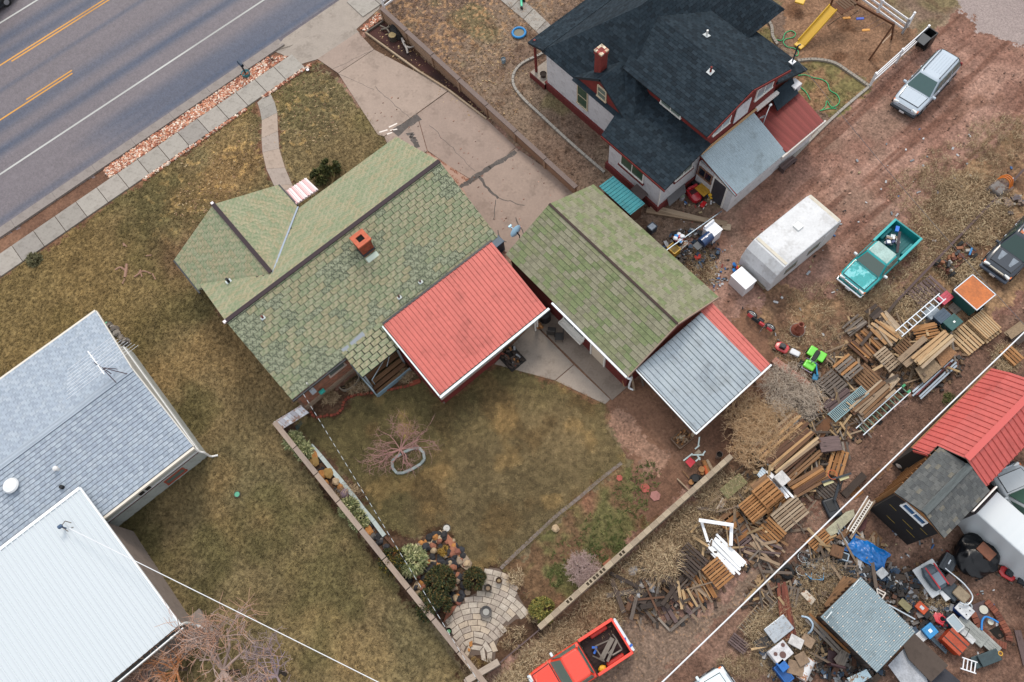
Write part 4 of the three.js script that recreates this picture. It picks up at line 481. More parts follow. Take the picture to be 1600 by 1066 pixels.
  win(dh, V(28.75, 4.7, -15.29), X1, Z1, 1.45, .95, trim, M(0x8f9aa0, .1), 'v', 'upper_window'); win(dh, V(25.35, 4.55, -15.29), X1, Z1, 1.35, .85, trim, M(0x8f9aa0, .1), 'v', 'upper_window'); const sd = new GB(); sd.box(0, 0, 0, 1.15, 1.3, .05); sd.build('white_panel', wm, dh).position.copy(loc(dh, V(27.0, 4.35, -15.27))); board(dh, 'trim_board', M(0xb9976f, .8), V(23.9, 3.3, -15.22), V(28.4, 3.3, -15.22), .1, .1); board(dh, 'trim_board', trim, V(28.4, 3.25, -15.2), V(30.2, 3.25, -15.2), .22, .16);
  // roof pipes
  for (const [px, py, m] of [[1104, 56, trim], [1110, 113, redW]]) { let y = 6, p; for (let k = 0; k < 8; k++) { p = P(px, py, y); y = 6.3 - .333 * Math.abs(p.x - 27.02); } const b = new GB(); b.box(0, .03, 0, .34, .03, .34, 0, 0, p.x > 27 ? -.3 : .3); b.build('pipe_boot', M(0xb4babb, .5), dh).position.copy(loc(dh, V(p.x, y + .02, p.z))); const q = new GB(); q.cyl(0, .22, 0, .06, .42, 10); q.build('vent_pipe', m, dh).position.copy(loc(dh, V(p.x, y, p.z))); }
  // porch
  boxWall('porch_floor', dh, M(0x9f958a, .85, { map: T.stain }), 22.3, 33, 0, .5, -28.3, -26.9); boxWall('porch_skirt', dh, fm, 22.26, 33, 0, .44, -28.34, -26.9); board(dh, 'porch_post', M(0x6b211d, .7), V(22.6, .5, -28.05), V(22.6, 3.35, -28.05), .13, .13); 
  // lean-to
  boxWall('lean_to_wall', dh, wm, 24.05, 28, 0, 2.35, -15.3, -12.62); const mr = M(0x95a5ad, .4, { metalness: .45, roughnessMap: T.rough, map: T.stain }); metalRoof(dh, 'lean_to_roof', V(23.85, 3.22, -15.28), V(28.2, 3.22, -15.28), V(28.05, 2.36, -12.32), V(23.8, 2.36, -12.32), .16, .03, .04, mr, true);
  board(dh, 'fascia', redW, V(23.9, 3.1, -15.3), V(23.9, 2.28, -12.3), .06, .2); const dd = new GB(); dd.box(0, 1, 0, .06, 1.98, .86); dd.build('door', M(0x3f4049, .6, { map: T.mottle }), dh).position.copy(loc(dh, V(24.02, .08, -13.55))); const df = new GB(); df.box(0, 2.1, 0, .08, .1, 1.1).box(0, 1, -.5, .08, 2.1, .1).box(0, 1, .5, .08, 2.1, .1); df.build('door_frame', trim, dh).position.copy(loc(dh, V(24.03, .06, -13.55))); win(dh, V(24.02, 1.65, -14.7), Z1, nX, 1.05, .8, M(0x7a5a48, .8), M(0x1c2430, .08), 'v');
  // red deck
  boxWall('deck_wall', dh, wm, 28.02, 31.25, 0, 2.3, -15.3, -12.65); for (let i = 0; i < 20; i++) { const x = 28.1 + i * .192; board(dh, 'deck_board', M([0x8e3530, 0x973d37, 0x863029][i % 3], .7, { map: T.grain }), V(x, 2.42, -15.25), V(x - .18 * (i / 20) * 4, 2.42, -12.28), .175, .05); } boxWall('deck_frame', dh, M(0x4a211e, .9), 28.05, 31.0, 2.3, 2.38, -15.28, -12.4);
  board(dh, 'deck_fascia', M(0xcfcac4, .6, { map: T.stain }), V(27.6, 2.3, -12.25), V(31.3, 2.3, -12.25), .1, .26); }
{ const d = thing('satellite_dish', 'white satellite dish on a pole over the red deck', 'satellite dish', P(1192, 195, 2.46)); const g = new GB(); g.rod(V(0, 0, 0), V(0, .95, 0), .035).add(new THREE.SphereGeometry(.5, 18, 8, 0, 6.3, 0, .6), new THREE.Matrix4().compose(V(0, .72, -.38), new THREE.Quaternion().setFromEuler(new THREE.Euler(2.3, .5, 0)), V(.62, .62, .62))); g.build('mast', M(0xb9c0c6, .4), d); const l = new GB(); l.rod(V(0, .95, 0), V(.35, 1.25, -.15), .025).rbox(.4, 1.3, -.15, .16, .12, .12); l.build('feed_arm', M(0xe3e5e6, .5), d); }
{ const d = thing('satellite_dish', 'pale blue satellite dish on a mast at the garage corner over the driveway', 'satellite dish', P(812, 371, 2.6)); const dir = P(796, 352, 2.9).sub(P(812, 366, 2.9)).setY(0).normalize(); const g = new GB(); const q = new THREE.Quaternion().setFromUnitVectors(UP, dir.clone().negate().add(V(0, .12, 0)).normalize()); const sg = new THREE.SphereGeometry(.75, 24, 10, 0, 6.3, 0, .55); sg.translate(0, -.72, 0); g.add(sg, new THREE.Matrix4().compose(dir.clone().multiplyScalar(.22).add(V(0, .35, 0)), q, V(1, 1, 1))); g.build('dish', M(0xa9cfe4, .45, { side: 2 }), d); const a = new GB(); const t = dir.clone().multiplyScalar(.75).add(V(0, .35, 0)); a.rod(dir.clone().multiplyScalar(.2).add(V(0, .35, 0)), t, .025).box(t.x, t.y, t.z, .2, .1, .1, yawOf(V(0, 0, 0), V(-dir.z, 0, dir.x))); a.build('feed_arm', M(0xa9cfe4, .45), d); const m = new GB(); m.rod(V(0, -.3, 0), V(0, .2, 0), .03).rod(V(0, .2, 0), dir.clone().multiplyScalar(.22).add(V(0, .35, 0)), .04); m.build('mast', BLACK, d); }
{ const a = thing('roof_mast', 'thin grey service mast on the right eave of the charcoal roof', 'mast', P(1238, 97, 3.6)); const g = new GB(); g.rod(V(0, 0, 0), V(0, 1.3, 0), .05).tube([V(0, 1.3, 0), V(0, 1.42, .05), V(.08, 1.45, .1)], .05, 10); g.build('pipe', M(0x3b4a58, .4, { metalness: .4 }), a); const b = new GB(); b.box(0, .02, 0, .34, .04, .3); b.build('boot', M(0xdcdfe2, .5), a); }
{ const a = thing('tv_antenna', 'tripod television antenna standing on the blue grey shingle roof', 'antenna', P(175, 585, 4.5)); const g = new GB(), top = V(0, 1, 0); for (const p of [[205, 586, 4.4], [185, 602, 4.4], [183, 577, 4.5]]) g.rod(P(...p).sub(a.position), top, .022); g.rod(V(0, .1, 0), V(0, 1.7, 0), .025); g.build('tripod', M(0x43303a, .5), a); const A = P(137, 549, 6).sub(a.position), B = P(163, 585, 6).sub(a.position), e = new GB(); e.rod(A, B, .03); const d = B.clone().sub(A).normalize(), n = V(-d.z, 0, d.x); for (let i = 0; i < 7; i++) { const c = A.clone().lerp(B, .1 + i * .13), L = .1; e.rod(c.clone().addScaledVector(n, -L), c.clone().addScaledVector(n, L), .014); } e.build('boom', M(0xe6eaee, .35), a); const w = new GB(); for (let i = 0; i < 9; i++) { const c = A.clone().lerp(B, .1 + i * .1), L = 1.3 + .1 * i; w.rod(c, c.clone().addScaledVector(n, -L), .007); w.rod(c, c.clone().addScaledVector(n, L), .007); } w.build('elements', M(0xe6eaee, .35), a); const m = new GB(); m.rod(V(0, 1.7, 0), A.clone().lerp(B, .6), .02); m.build('arm', M(0x3a3f47, .5), a); }
{ const a = thing('service_head', 'small blue and black electric service head on the white metal roof', 'service head', P(104, 826, 3.85)); const g = new GB(); g.rod(V(0, 0, 0), V(0, .5, 0), .04).rbox(0, .55, 0, .22, .18, .16, .04); g.build('mast', M(0x3c5470, .5), a); const b = new GB(); b.rod(V(0, .5, 0), V(.3, .5, -.1), .02).rod(V(.3, .5, -.1), V(.4, .25, .05), .02).rod(V(0, .4, 0), V(.1, .3, .35), .02).rod(V(0, .02, 0), V(.3, .05, .2), .02); b.build('brackets', M(0x5d5348, .6), a); }

// ---- sheds at lower right
{ const s = thing('tar_paper_shed', 'tall shed in black tar paper with a grey shingle roof and one window', 'shed', V(18, 0, 5.4)); const bm = M(0x1c1d20, .75, { map: T.mottle }), he = 4.0, hr = 4.55, x0 = 16.38, x1 = 19.6, z0 = 4.1, z1 = 6.86, zr = 5.48;
  boxWall('wall', s, bm, 16.5, 19.55, 0, 3.95, 4.26, 6.62); triWall('gable', s, wood(0xb8834a), [V(16.47, 3.9, 4.2), V(16.47, 3.9, 6.75), V(16.47, 4.45, zr)], X1, .1);
  const gs = [0x626565, 0x5a5d5e, 0x6b6d6c, 0x7d7a70].map((c) => M(c, .85, shTex)), deck = M(0x2f3031, .95), a = [V(x1, he, z0), V(x0, he, z0), V(x0, hr, zr), V(x1, hr, zr)], b = [V(x0, he, z1), V(x1, he, z1), V(x1, hr, zr), V(x0, hr, zr)], ch = (w, x, y, r) => (r() < .06 ? 3 : Math.floor(r() * 3)), bud = { n: 240 };
  const r1 = slab('roof', a, .1, deck, s); shingles(r1, a, V(0, .3, 1), .3, .16, { mats: gs, budget: bud, gap: .01, thick: .02, choose: ch, jitter: .2 }); const r2 = slab('roof', b, .1, deck, s); shingles(r2, b, V(0, .3, -1), .3, .16, { mats: gs, budget: bud, gap: .01, thick: .02, choose: ch, jitter: .2 });
  board(s, 'ridge_cap', M(0x62696a, .85, shTex), V(x0, hr + .03, zr), V(x1, hr + .03, zr), .32, .03); board(s, 'bargeboard', WOODS.orange[1], V(x0 + .04, he - .09, z1), V(x0 + .04, hr - .1, zr), .05, .18); board(s, 'bargeboard', WOODS.orange[0], V(x0 + .04, he - .09, z0), V(x0 + .04, hr - .1, zr), .05, .18); board(s, 'white_fascia', M(0xd8d4d0, .6), V(18.3, 3.92, z1 + .1), V(20, 3.92, z1 + .1), .06, .2);
  const wc = PX(1429, 803, 16.48); win(s, V(16.47, wc.y, wc.z), Z1, nX, 1.25, .6, M(0xe8ecee, .5), M(0x2f4f70, .05), 'v');
  const pr = M(0x8f7a2e, .8); for (const [z, y, L] of [[4.9, 1.0, .5], [5.4, 2.0, .6], [4.5, 2.3, .4], [5.9, 1.4, .5], [6.1, 2.7, .4], [4.7, 3.2, .4]]) board(s, 'printed_dash', pr, V(16.494, y, z), V(16.494, y - .02, z + L), .012, .03);
  for (let i = 0; i < 8; i++) board(s, 'siding_plank', pick(WOODS.orange), V(16.9 + i * .33, .4 + .1 * (i % 3), 4.2), V(17.1 + i * .33, 3.85, 4.18), .3, .04); }
const barnRed = M(0xc45b54, .45, { map: rep(T.stain, .8) });
{ const b = thing('red_roof_shed', 'shed with a bright red ribbed gambrel metal roof at right edge', 'shed', V(24, 0, 5.2)); const x0 = 19.0, x1 = 25.05;
  const A = [3.36, 3.25], B = [4.0, 3.92], C = [5.15, 4.82], D = [6.64, 4.02], E = [6.76, 2.6], r = (n, p, q, xa, m = barnRed) => metalRoof(b, n, V(xa, q[1], q[0]), V(x1, q[1], q[0]), V(x1, p[1], p[0]), V(xa, p[1], p[0]), .3, .045, .06, m);
  r('lower_roof', A, B, x0); r('upper_roof', B, C, 19.62); r('upper_roof', [D[0], D[1]], C, 19.62); r('lower_roof', E, D, 19.7);
  board(b, 'ridge_cap', M(0xbb534e, .4), V(19.6, C[1] + .05, C[0]), V(x1, C[1] + .05, C[0]), .3, .04); boxWall('wall', b, M(0x23211f, .8), 19.2, 24.95, 0, 3.2, 3.5, 6.6); board(b, 'fascia', WOODS.orange[0], V(x0, 3.18, A[0] - .03), V(x1, 3.18, A[0] - .03), .05, .14); triWall('gable', b, M(0x2a1f1b, .9), [V(19.1, 3.1, 3.45), V(19.1, 3.1, 4.3), V(19.1, 3.9, 4.02)], X1, .06);
  const pl = [V(18.95, 3.18, 3.5), V(18.95, 3.0, 4.3)]; board(b, 'bargeboard', barnRed, pl[0], V(18.95, 3.85, 4.0), .05, .12); }
{ const m = thing('metal_shed', 'small plank shed under a blue grey corrugated roof with rusty screws', 'shed', V(11.55, 0, 7.4)); const cm = M(0x85969d, .4, { metalness: .4, roughnessMap: T.rough, map: T.stain });
  const rf = metalRoof(m, 'roof', V(12.82, 2.32, 8.94), V(12.86, 2.32, 5.78), V(10.2, 2.12, 5.78), V(10.26, 2.12, 8.96), .085, .016, .04, cm, true); const sc = new GB(); for (let i = 0; i < 9; i++) for (let j = 0; j < 12; j++) { const x = 10.3 + i * .31 + rr(-.04, .04), z = 5.9 + j * .27 + rr(-.05, .05); sc.cyl(x - 11.55, 2.12 + .2 * (x - 10.22) / 2.62 + .022, z - 7.4, rr(.015, .03), .02, 7); } sc.build('screw', M(0xd2c2b2, .7), rf);
  for (let i = 0; i < 12; i++) { board(m, 'plank', pick([...WOODS.dark, WOODS.brown[2]]), V(10.45, .05, 6.0 + i * .25), V(10.45, 2.0, 6.0 + i * .25), .23, .04); if (i < 9) board(m, 'plank', pick(WOODS.brown), V(10.55 + i * .26, .05, 5.95), V(10.55 + i * .26, 2.0, 5.95), .24, .04); } boxWall('back_wall', m, M(0x2b241f, .9), 10.5, 12.7, 0, 2.05, 6.0, 8.8);
  for (const [a, b2] of [[[1342, 906], [1420, 978]], [[1300, 956], [1352, 1012]]]) board(m, 'seam', M(0xc9d0d2, .5), P(a[0], a[1], 2.36), P(a[0] - 9, a[1] + 11, 2.33), .04, .01); }
{ const t = thing('tarp_trailer', 'trailer covered in a white tarpaulin beside the grey shingled shed', 'trailer', V(19.95, 0, 10)); const tm = M(0xd3dae0, .55, { map: T.mottle, bumpMap: rep(T.bump, .4), bumpScale: .02 }), g = new THREE.PlaneGeometry(1, 1, 40, 90), p = g.attributes.position;
  // a draped sheet over a box: profile across x, folds on the sides
  for (let i = 0; i < p.count; i++) { const u = p.getX(i) + .5, v = p.getY(i) + .5; const z = (u - .5) * 6.2 - .0; let s = v * 5.9, x, y; const hh = 2.2, w = 1.55; if (s < hh) { x = -w / 2 - .16 * (1 - s / hh) + .07 * Math.sin(u * 44 + s * 2) * (1 - s / hh); y = s + .05; } else if (s < hh + w) { x = -w / 2 + (s - hh); y = hh + .06 + .05 * Math.sin((s - hh) / w * Math.PI) + .012 * Math.sin(u * 90); } else { x = w / 2 + .1 * ((s - hh - w) / hh); y = 2 * hh + w - s + .05; } p.setXYZ(i, x, Math.max(.04, y), z + .55); } g.computeVertexNormals(); mesh('tarpaulin', g, M(0xc3cace, .5, { side: 2 }), t);
  const b = new GB(); b.box(0, 1.1, .55, 1.4, 2.1, 6); b.build('body', M(0x7b8288, .8), t); ubox(t, 'front_sheet', tm, 0, 1.15, -2.53, 1.5, 2.15, .04); }
// ------------------------------------------------------------------ walls, fences, garden
{ const w = thing('driveway_wall', 'long low tan wall with a grey brown cap along the concrete driveway', 'wall', V(18.35, 0, -29.3)); const m = [0x9f8068, 0xa78a72, 0x977860].map((c) => M(c, .9, { map: T.stain })), c = M(0x766761, .85, { map: T.stain });
  for (let i = 0; i < 7; i++) { const a = -39.1 + i * 2.78, b = a + 2.75, h = 1.02 - i * .045; boxWall('wall_panel', w, m[i % 3], 18.27, 18.45, 0, h, a, b); boxWall('cap', w, c, 18.22, 18.52, h, h + .07, a - .01, b + .01); boxWall('pier', w, m[(i + 1) % 3], 18.2, 18.5, 0, h - .02, a - .06, a + .12); } }
{ const w = thing('garden_wall', 'long tan concrete block wall along the left side of the back garden', 'wall', V(-3.65, 0, -11)); const m = [0x9b8a7c, 0xa08f82, 0x94857a].map((c) => M(c, .9, { map: T.stain })); const N = 9, f = (t) => [-3.78 + .27 * t, -19.75 + 17.55 * t];
  for (let i = 0; i < N; i++) { const a = f(i / N), b = f((i + 1) / N - .003); board(w, 'wall_panel', m[i % 3], V(a[0] + .05, .52, a[1]), V(b[0] + .05, .52, b[1]), .16, 1.04); board(w, 'cap_block', m[(i + 1) % 3], V(a[0] + .05, 1.07, a[1]), V(b[0] + .05, 1.07, b[1]), .27, .09); } }
{ const w = thing('rear_wall', 'pale weathered block wall with open cores along the back of the garden', 'wall', V(6.5, 0, -2.3)); const m = [0xa3947f, 0xab9c86, 0x9a8b78].map((c) => M(c, .9, { map: T.stain })); const A = P(842, 981, 1.2), B = P(1143, 712, 1.2), N = 30;
  for (let i = 0; i < N; i++) { const a = A.clone().lerp(B, i / N), b = A.clone().lerp(B, (i + 1) / N - .0008); const o = [4, 7, 8, 9, 12].includes(i); if (!o) { board(w, 'block', m[i % 3], a.clone().setY(1.12), b.clone().setY(1.12), .26, .2); } else { const q = a.clone().lerp(b, .5); for (const s of [-1, 1]) board(w, 'block_shell', m[i % 3], a.clone().setY(1.12).add(V(0, 0, s * .105)), b.clone().setY(1.12).add(V(0, 0, s * .105)), .05, .2); for (const t of [.05, .5, .95]) { const c = a.clone().lerp(b, t).setY(1.12); board(w, 'block_web', m[i % 3], c.clone().add(V(-.03, 0, 0)), c.clone().add(V(.03, 0, 0)), .16, .2); } } }
  board(w, 'wall_course', m[1], A.clone().setY(.51), B.clone().setY(.51), .25, 1.0); }
{ const w = thing('rear_wall', 'short stub of pale block wall at the bottom corner of the garden', 'wall', P(757, 1050)); board(w, 'block', M(0xa3958a, .9, { map: T.stain }), P(728, 1066, .5), P(780, 1036, .5), .25, 1.0); board(w, 'cap_block', M(0xa89a8c, .9, { map: T.stain }), P(729, 1064, 1.05), P(779, 1034, 1.05), .3, .1); }
{ const f = thing('rail_fence', 'thin brown pipe rail closing the gap in the back wall', 'fence', P(810, 1012)); for (const y of [.45, .9]) board(f, 'rail', WOODS.mauve[0], P(781, 1036, y), P(843, 984, y), .06, .06); for (const t of [0, .5, 1]) { const q = P(781, 1036, 0).lerp(P(843, 984, 0), t); board(f, 'post', WOODS.mauve[1], q, q.clone().setY(.95), .07, .07); } }
{ const g = thing('side_gate', 'white and rust panel gate between the house corner and the wall', 'gate', P(452, 648)); const a = P(428, 660, 1.1), b = P(470, 634, 1.1), d = P(441, 671, .9).sub(P(428, 660, 1.1)); const wm = [M(0xb9bac0, .6, { map: T.rust }), M(0xa8a5aa, .6, { map: T.rust }), M(0xc6c7cb, .6, { map: T.rust })]; for (let i = 0; i < 7; i++) { const p = a.clone().lerp(b, (i + .03) / 7), q = a.clone().lerp(b, (i + .97) / 7); slab('panel_board', [p, q, q.clone().add(d), p.clone().add(d)], .03, wm[i % 3], g); } board(g, 'frame_rail', M(0xcfcfd4, .6), a.clone().add(V(0, -.05, 0)), b.clone().add(V(0, -.05, 0)), .06, .06); const pc = M(0x8d8378, .8); for (const p of [a, b]) board(g, 'post', pc, p.clone().setY(0), p.clone().setY(1.05), .1, .1); }
tag(slab('access_cover', [P(461, 667, .06), P(470, 657, .06), P(474, 661, .06), P(464, 673, .06)], .06, M(0x2c3a34, .7)), 'dark green oval cover in the soil below the side gate', 'cover');
// white rail fences of the neighbour
const vinyl = M(0xd9dce0, .45);
function railFence(label, pts, h, rails, posts) { const f = thing('vinyl_fence', label, 'fence', pts[0]); for (let i = 0; i < pts.length - 1; i++) { const L = pts[i].distanceTo(pts[i + 1]), n = Math.max(1, Math.round(L / posts)); for (const y of rails) board(f, 'rail', vinyl, pts[i].clone().setY(y), pts[i + 1].clone().setY(y), .05, .14); for (let k = 0; k <= n; k++) { const p = pts[i].clone().lerp(pts[i + 1], k / n); board(f, 'post', vinyl, p.clone().setY(0), p.clone().setY(h), .13, .13); } } return f; }
railFence('white vinyl rail fence between the play area and the gravel lot', [P(1359, 135), P(1440, 62)], 1.25, [.35, .75, 1.12], 2.5);
railFence('white vinyl rail fence at the top behind the swing set', [P(1330, -6), P(1410, 52), P(1418, 42)], 1.25, [.35, .75, 1.12], 2.5);
railFence('white vinyl rail fence at the top of the driveway wall', [P(601, 16, 0), P(660, -28, 0)], 1.25, [.35, .75, 1.12], 2.4);
{ const b = thing('planter_edging', 'timber edging round the mulched bed beside the driveway', 'edging', P(650, 110)); const tw = WOODS.tan[1]; const L = [[571, 51], [611, 80], [655, 112], [701, 141], [760, 186]]; for (let i = 0; i < 4; i++) board(b, 'timber', i % 2 ? tw : WOODS.tan[0], P(...L[i], .09), P(...L[i + 1], .09), .1, .16); board(b, 'timber', WOODS.grey[3], P(572, 51, .09), P(599, 33, .09), .1, .16); }
{ const g = sheet('mulch_bed', Q(575, 51, 600, 36, 640, 75, 690, 118, 740, 160, 760, 183, 703, 139, 650, 104), .03, M(0x55302a, .95, { map: T.speck, bumpMap: T.bump, bumpScale: .03 }), .1); }
{ // driftwood, stump and stones in the mulch bed
  const d = thing('driftwood', 'pale bleached driftwood branch lying in the mulch bed', 'driftwood', P(634, 68)); const g = new GB(); const W = (a) => a.map((p) => P(p[0], p[1], p[2]).sub(d.position)); g.tube(W([[628, 60, .15], [631, 68, .35], [635, 75, .3], [637, 83, .1]]), .08, 14).tube(W([[632, 71, .3], [640, 74, .3], [647, 72, .15]]), .06, 10).tube(W([[629, 61, .2], [632, 66, .6]]), .05, 8); g.build('branch', M(0xa8a19b, .85), d);
  const s = thing('stump', 'sawn log stump with pale rings in the mulch bed', 'stump', P(615, 62)); const g2 = new GB(); g2.cyl(0, .22, 0, .3, .44, 12, .27); g2.build('bark', M(0x3a332c, .95), s); const g3 = new GB(); g3.cyl(0, .45, 0, .26, .03, 14); g3.build('cut_face', M(0x9c8a62, .9, { map: T.mottle }), s);
  const dk = thing('driftwood', 'grey forked root standing at the top of the mulch bed', 'driftwood', P(603, 46)); const g4 = new GB(), Y = (a) => a.map((p) => P(p[0], p[1], p[2]).sub(dk.position)); g4.tube(Y([[596, 46, .1], [604, 44, .4], [609, 40, .8]]), .07, 10).tube(Y([[604, 44, .4], [608, 50, .5], [613, 56, .1]]), .05, 10).tube(Y([[608, 50, .4], [607, 58, .1]]), .045, 8).tube(Y([[603, 44, .3], [594, 40, .3]]), .05, 8); g4.build('branch', M(0x6d665c, .9), dk);
  const r = thing('dark_boulder', 'black lava boulder against the driveway wall', 'boulder', P(622, 52)); const g5 = new THREE.IcosahedronGeometry(.5, 2), p = g5.attributes.position; for (let i = 0; i < p.count; i++) { const k = .75 + .5 * vn(p.getX(i) * 4 + 9, p.getZ(i) * 4 + p.getY(i) * 5); p.setXYZ(i, p.getX(i) * k, p.getY(i) * k * .8 + .2, p.getZ(i) * k * 1.3); } g5.computeVertexNormals(); mesh('rock', g5, M(0x1f1e1e, .9), r); }
// stones: one shared set of shapes
const ROCK = [0, 1, 2, 3].map((s) => { const g = new THREE.IcosahedronGeometry(1, 1), p = g.attributes.position; for (let i = 0; i < p.count; i++) { const k = .72 + .5 * vn(p.getX(i) * 1.7 + s * 13 + 40, p.getZ(i) * 1.7 + p.getY(i) * 2.1 + 40); p.setXYZ(i, p.getX(i) * k, p.getY(i) * k * .7, p.getZ(i) * k); } g.computeVertexNormals(); return g; });
const RM = { dark: [0x23252a, 0x2d2b2d, 0x35363c].map((c) => M(c, .85, { map: T.mottle })), tan: [0xb09a7c, 0xc2a988, 0xa08d78].map((c) => M(c, .9, { map: T.mottle })), red: [0x96604a, 0xa56c52, 0x8a5747].map((c) => M(c, .9, { map: T.mottle })), orange: [0xb0783e, 0xc08447].map((c) => M(c, .9, { map: T.mottle })), grey: [0x76706c, 0x6a6662].map((c) => M(c, .9, { map: T.mottle })) };
function stone(parent, name, x, z, r, m, sy = 1, y = 0) { const o = new THREE.Mesh(pick(ROCK), m); o.name = name; o.position.copy(loc(parent, V(x, y + r * .35 * sy, z))); o.scale.set(r * rr(.8, 1.3), r * sy * rr(.8, 1.1), r); o.rotation.y = R() * 6.3; parent.add(o); return o; }
{ const rg = thing('rock_garden', 'bed of dark lava rocks and sandstone slabs beside the paved patio', 'rock garden', P(670, 890)); const poly = Q(690, 828, 716, 850, 735, 872, 732, 890, 735, 925, 715, 945, 700, 950, 690, 972, 678, 965, 655, 930, 625, 885, 605, 868, 640, 858, 665, 842);
  const slabs = [[676, 836, 688, 828, 694, 836, 672, 858, 660, 858], [693, 838, 699, 834, 716, 852, 708, 862], [712, 862, 722, 858, 738, 880, 732, 894, 704, 872], [668, 868, 684, 876, 696, 896, 676, 906, 664, 890], [650, 908, 668, 914, 660, 938, 640, 926], [722, 898, 735, 890, 738, 896, 726, 904], [700, 950, 714, 946, 708, 956, 692, 974]], sc = [RM.tan[1], RM.red[1], RM.tan[2], RM.red[2], RM.tan[0], RM.tan[1], RM.red[0]];
  slabs.forEach((s, i) => { const pts = []; for (let k = 0; k < s.length; k += 2) pts.push(P(s[k], s[k + 1], .1)); slab('flagstone', pts, .12, sc[i], rg); });
  let n = 0; while (n < 230) { const x = rr(-4, 4), z = rr(-11.5, -3.5); const q = [x, z]; if (!inPoly(poly, ...q)) continue; n++; const d = R(); stone(rg, 'rock', x, z, rr(.08, .21), d < .6 ? pick(RM.dark) : d < .8 ? pick(RM.tan) : d < .92 ? pick(RM.red) : pick(RM.orange), rr(.7, 1.2), .04); } }
{ const rg = thing('wall_border', 'narrow planted border with dark and orange rocks along the garden wall', 'border', P(540, 770)); const poly = Q(476, 705, 484, 702, 540, 770, 604, 848, 615, 868, 600, 865, 530, 775);
  const ob = [[490, 712, .3, RM.orange[1]], [491, 723, .3, M(0x7d6438, .9)], [503, 743, .28, RM.orange[0]], [513, 741, .32, M(0x8a6e3e, .9)], [526, 753, .22, RM.tan[1]], [509, 756, .2, RM.orange[0]], [533, 762, .22, RM.orange[0]], [577, 831, .28, RM.orange[1]], [540, 772, .25, M(0x6f5f6a, .9)]]; for (const [x, y, r, m] of ob) { const p = P(x, y); stone(rg, 'rock', p.x, p.z, r, m, 1, .02); }
  let n = 0; while (n < 90) { const p = P(rr(476, 616), rr(700, 868)); if (!inPoly(poly, p.x, p.z)) continue; n++; stone(rg, 'rock', p.x, p.z, rr(.06, .18), R() < .8 ? pick(RM.dark) : pick(RM.grey)); } 
  const c = M(0xaeb9b6, .8, { map: T.stain }), L = [[486, 696], [502, 714], [519, 735], [536, 755], [553, 776], [568, 796], [584, 815], [601, 838]]; for (let i = 0; i < L.length - 1; i++) { const a = P(...L[i], .09), b = P(...L[i + 1], .09); board(rg, 'kerb_block', c, a.clone().lerp(b, .01), b.clone().lerp(a, .01), .22, .18); } board(rg, 'timber_edge', WOODS.brown[2], P(602, 839, .07), P(623, 862, .07), .12, .14); }
{ // fan-laid paving
  const k = tag(new THREE.Group(), null, null, null, 'structure'); k.name = 'paved_patio'; scene.add(k); const poly = Q(754, 893, 766, 887, 780, 889, 790, 901, 803, 915, 812, 935, 820, 948, 831, 958, 822, 966, 806, 968, 792, 980, 781, 995, 776, 1010, 774, 1034, 758, 1024, 742, 1024, 728, 1034, 718, 1024, 712, 1005, 698, 985, 690, 976, 700, 962, 716, 944, 736, 930, 752, 924, 761, 913);
  const mm = [0xc0b4a5, 0xb9ad9e, 0xc5baac, 0xb4a79a, 0xc2b29e].map((c) => M(c, .85, { map: T.mottle })); const C = P(742, 1026); let cnt = 0;
  for (let r = .35; r < 7.5; r += .275) { const n = Math.round(2 * Math.PI * r / .43), off = R(); for (let i = 0; i < n; i++) { const a0 = (i + off) / n * 2 * Math.PI, a1 = (i + 1 + off) / n * 2 * Math.PI, g = .013 / r, f = (a, q) => [C.x + Math.cos(a) * q, C.z + Math.sin(a) * q]; let q = [f(a0 + g, r + .012), f(a1 - g, r + .012), f(a1 - g, r + .263), f(a0 + g, r + .263)]; const m = f((a0 + a1) / 2, r + .137); if (!inPoly(poly, ...m)) continue; cnt++; const y = .045 + rr(-.002, .002); slab('paver', q.map((p) => V(p[0], y, p[1])), .045, pick(mm), k); } }
  sheet('patio_bedding', poly, .018, M(0x5e5148, .95), .05);
  const pot = (px, py, r, label, m, m2) => { const t = thing('fire_bowl', label, 'bowl', P(px, py, .05)); const g = new GB(); g.add(new THREE.LatheGeometry([[r * .55, 0], [r * .9, .1], [r, .28], [r * .92, .3], [r * .8, .16], [0, .14]].map((p) => new THREE.Vector2(...p)), 22)); g.build('bowl', m, t); const h = new GB(); h.cyl(0, .17, 0, r * .55, .06, 16); h.build('filling', m2, t); };
  pot(763, 920, .2, 'dark round pot nearest the rock bed on the patio', M(0x4d463f, .7), M(0x7d6b58, .9)); pot(760, 957, .3, 'grey round pot with a pale centre in the middle of the patio', M(0x5f5c5a, .6), M(0x8e8d88, .7)); pot(780, 908, .16, 'small brown pot at the upper edge of the patio', M(0x5b4536, .8), M(0x8a7758, .9)); pot(702, 987, .17, 'small dark pot with a green top beside the garden wall', M(0x2d2723, .8), M(0x5c9a6e, .7)); }
for (const [pts, l] of [[[[733, 1004], [738, 1001], [738, 1010], [734, 1011]], 'orange broken flagstone piece on the lower patio'], [[[731, 1013], [735, 1014], [734, 1019], [731, 1017]], 'small orange stone chip on the lower patio']]) tag(slab('flagstone', pts.map((p) => P(...p, .1)), .05, RM.orange[1]), l, 'stone');
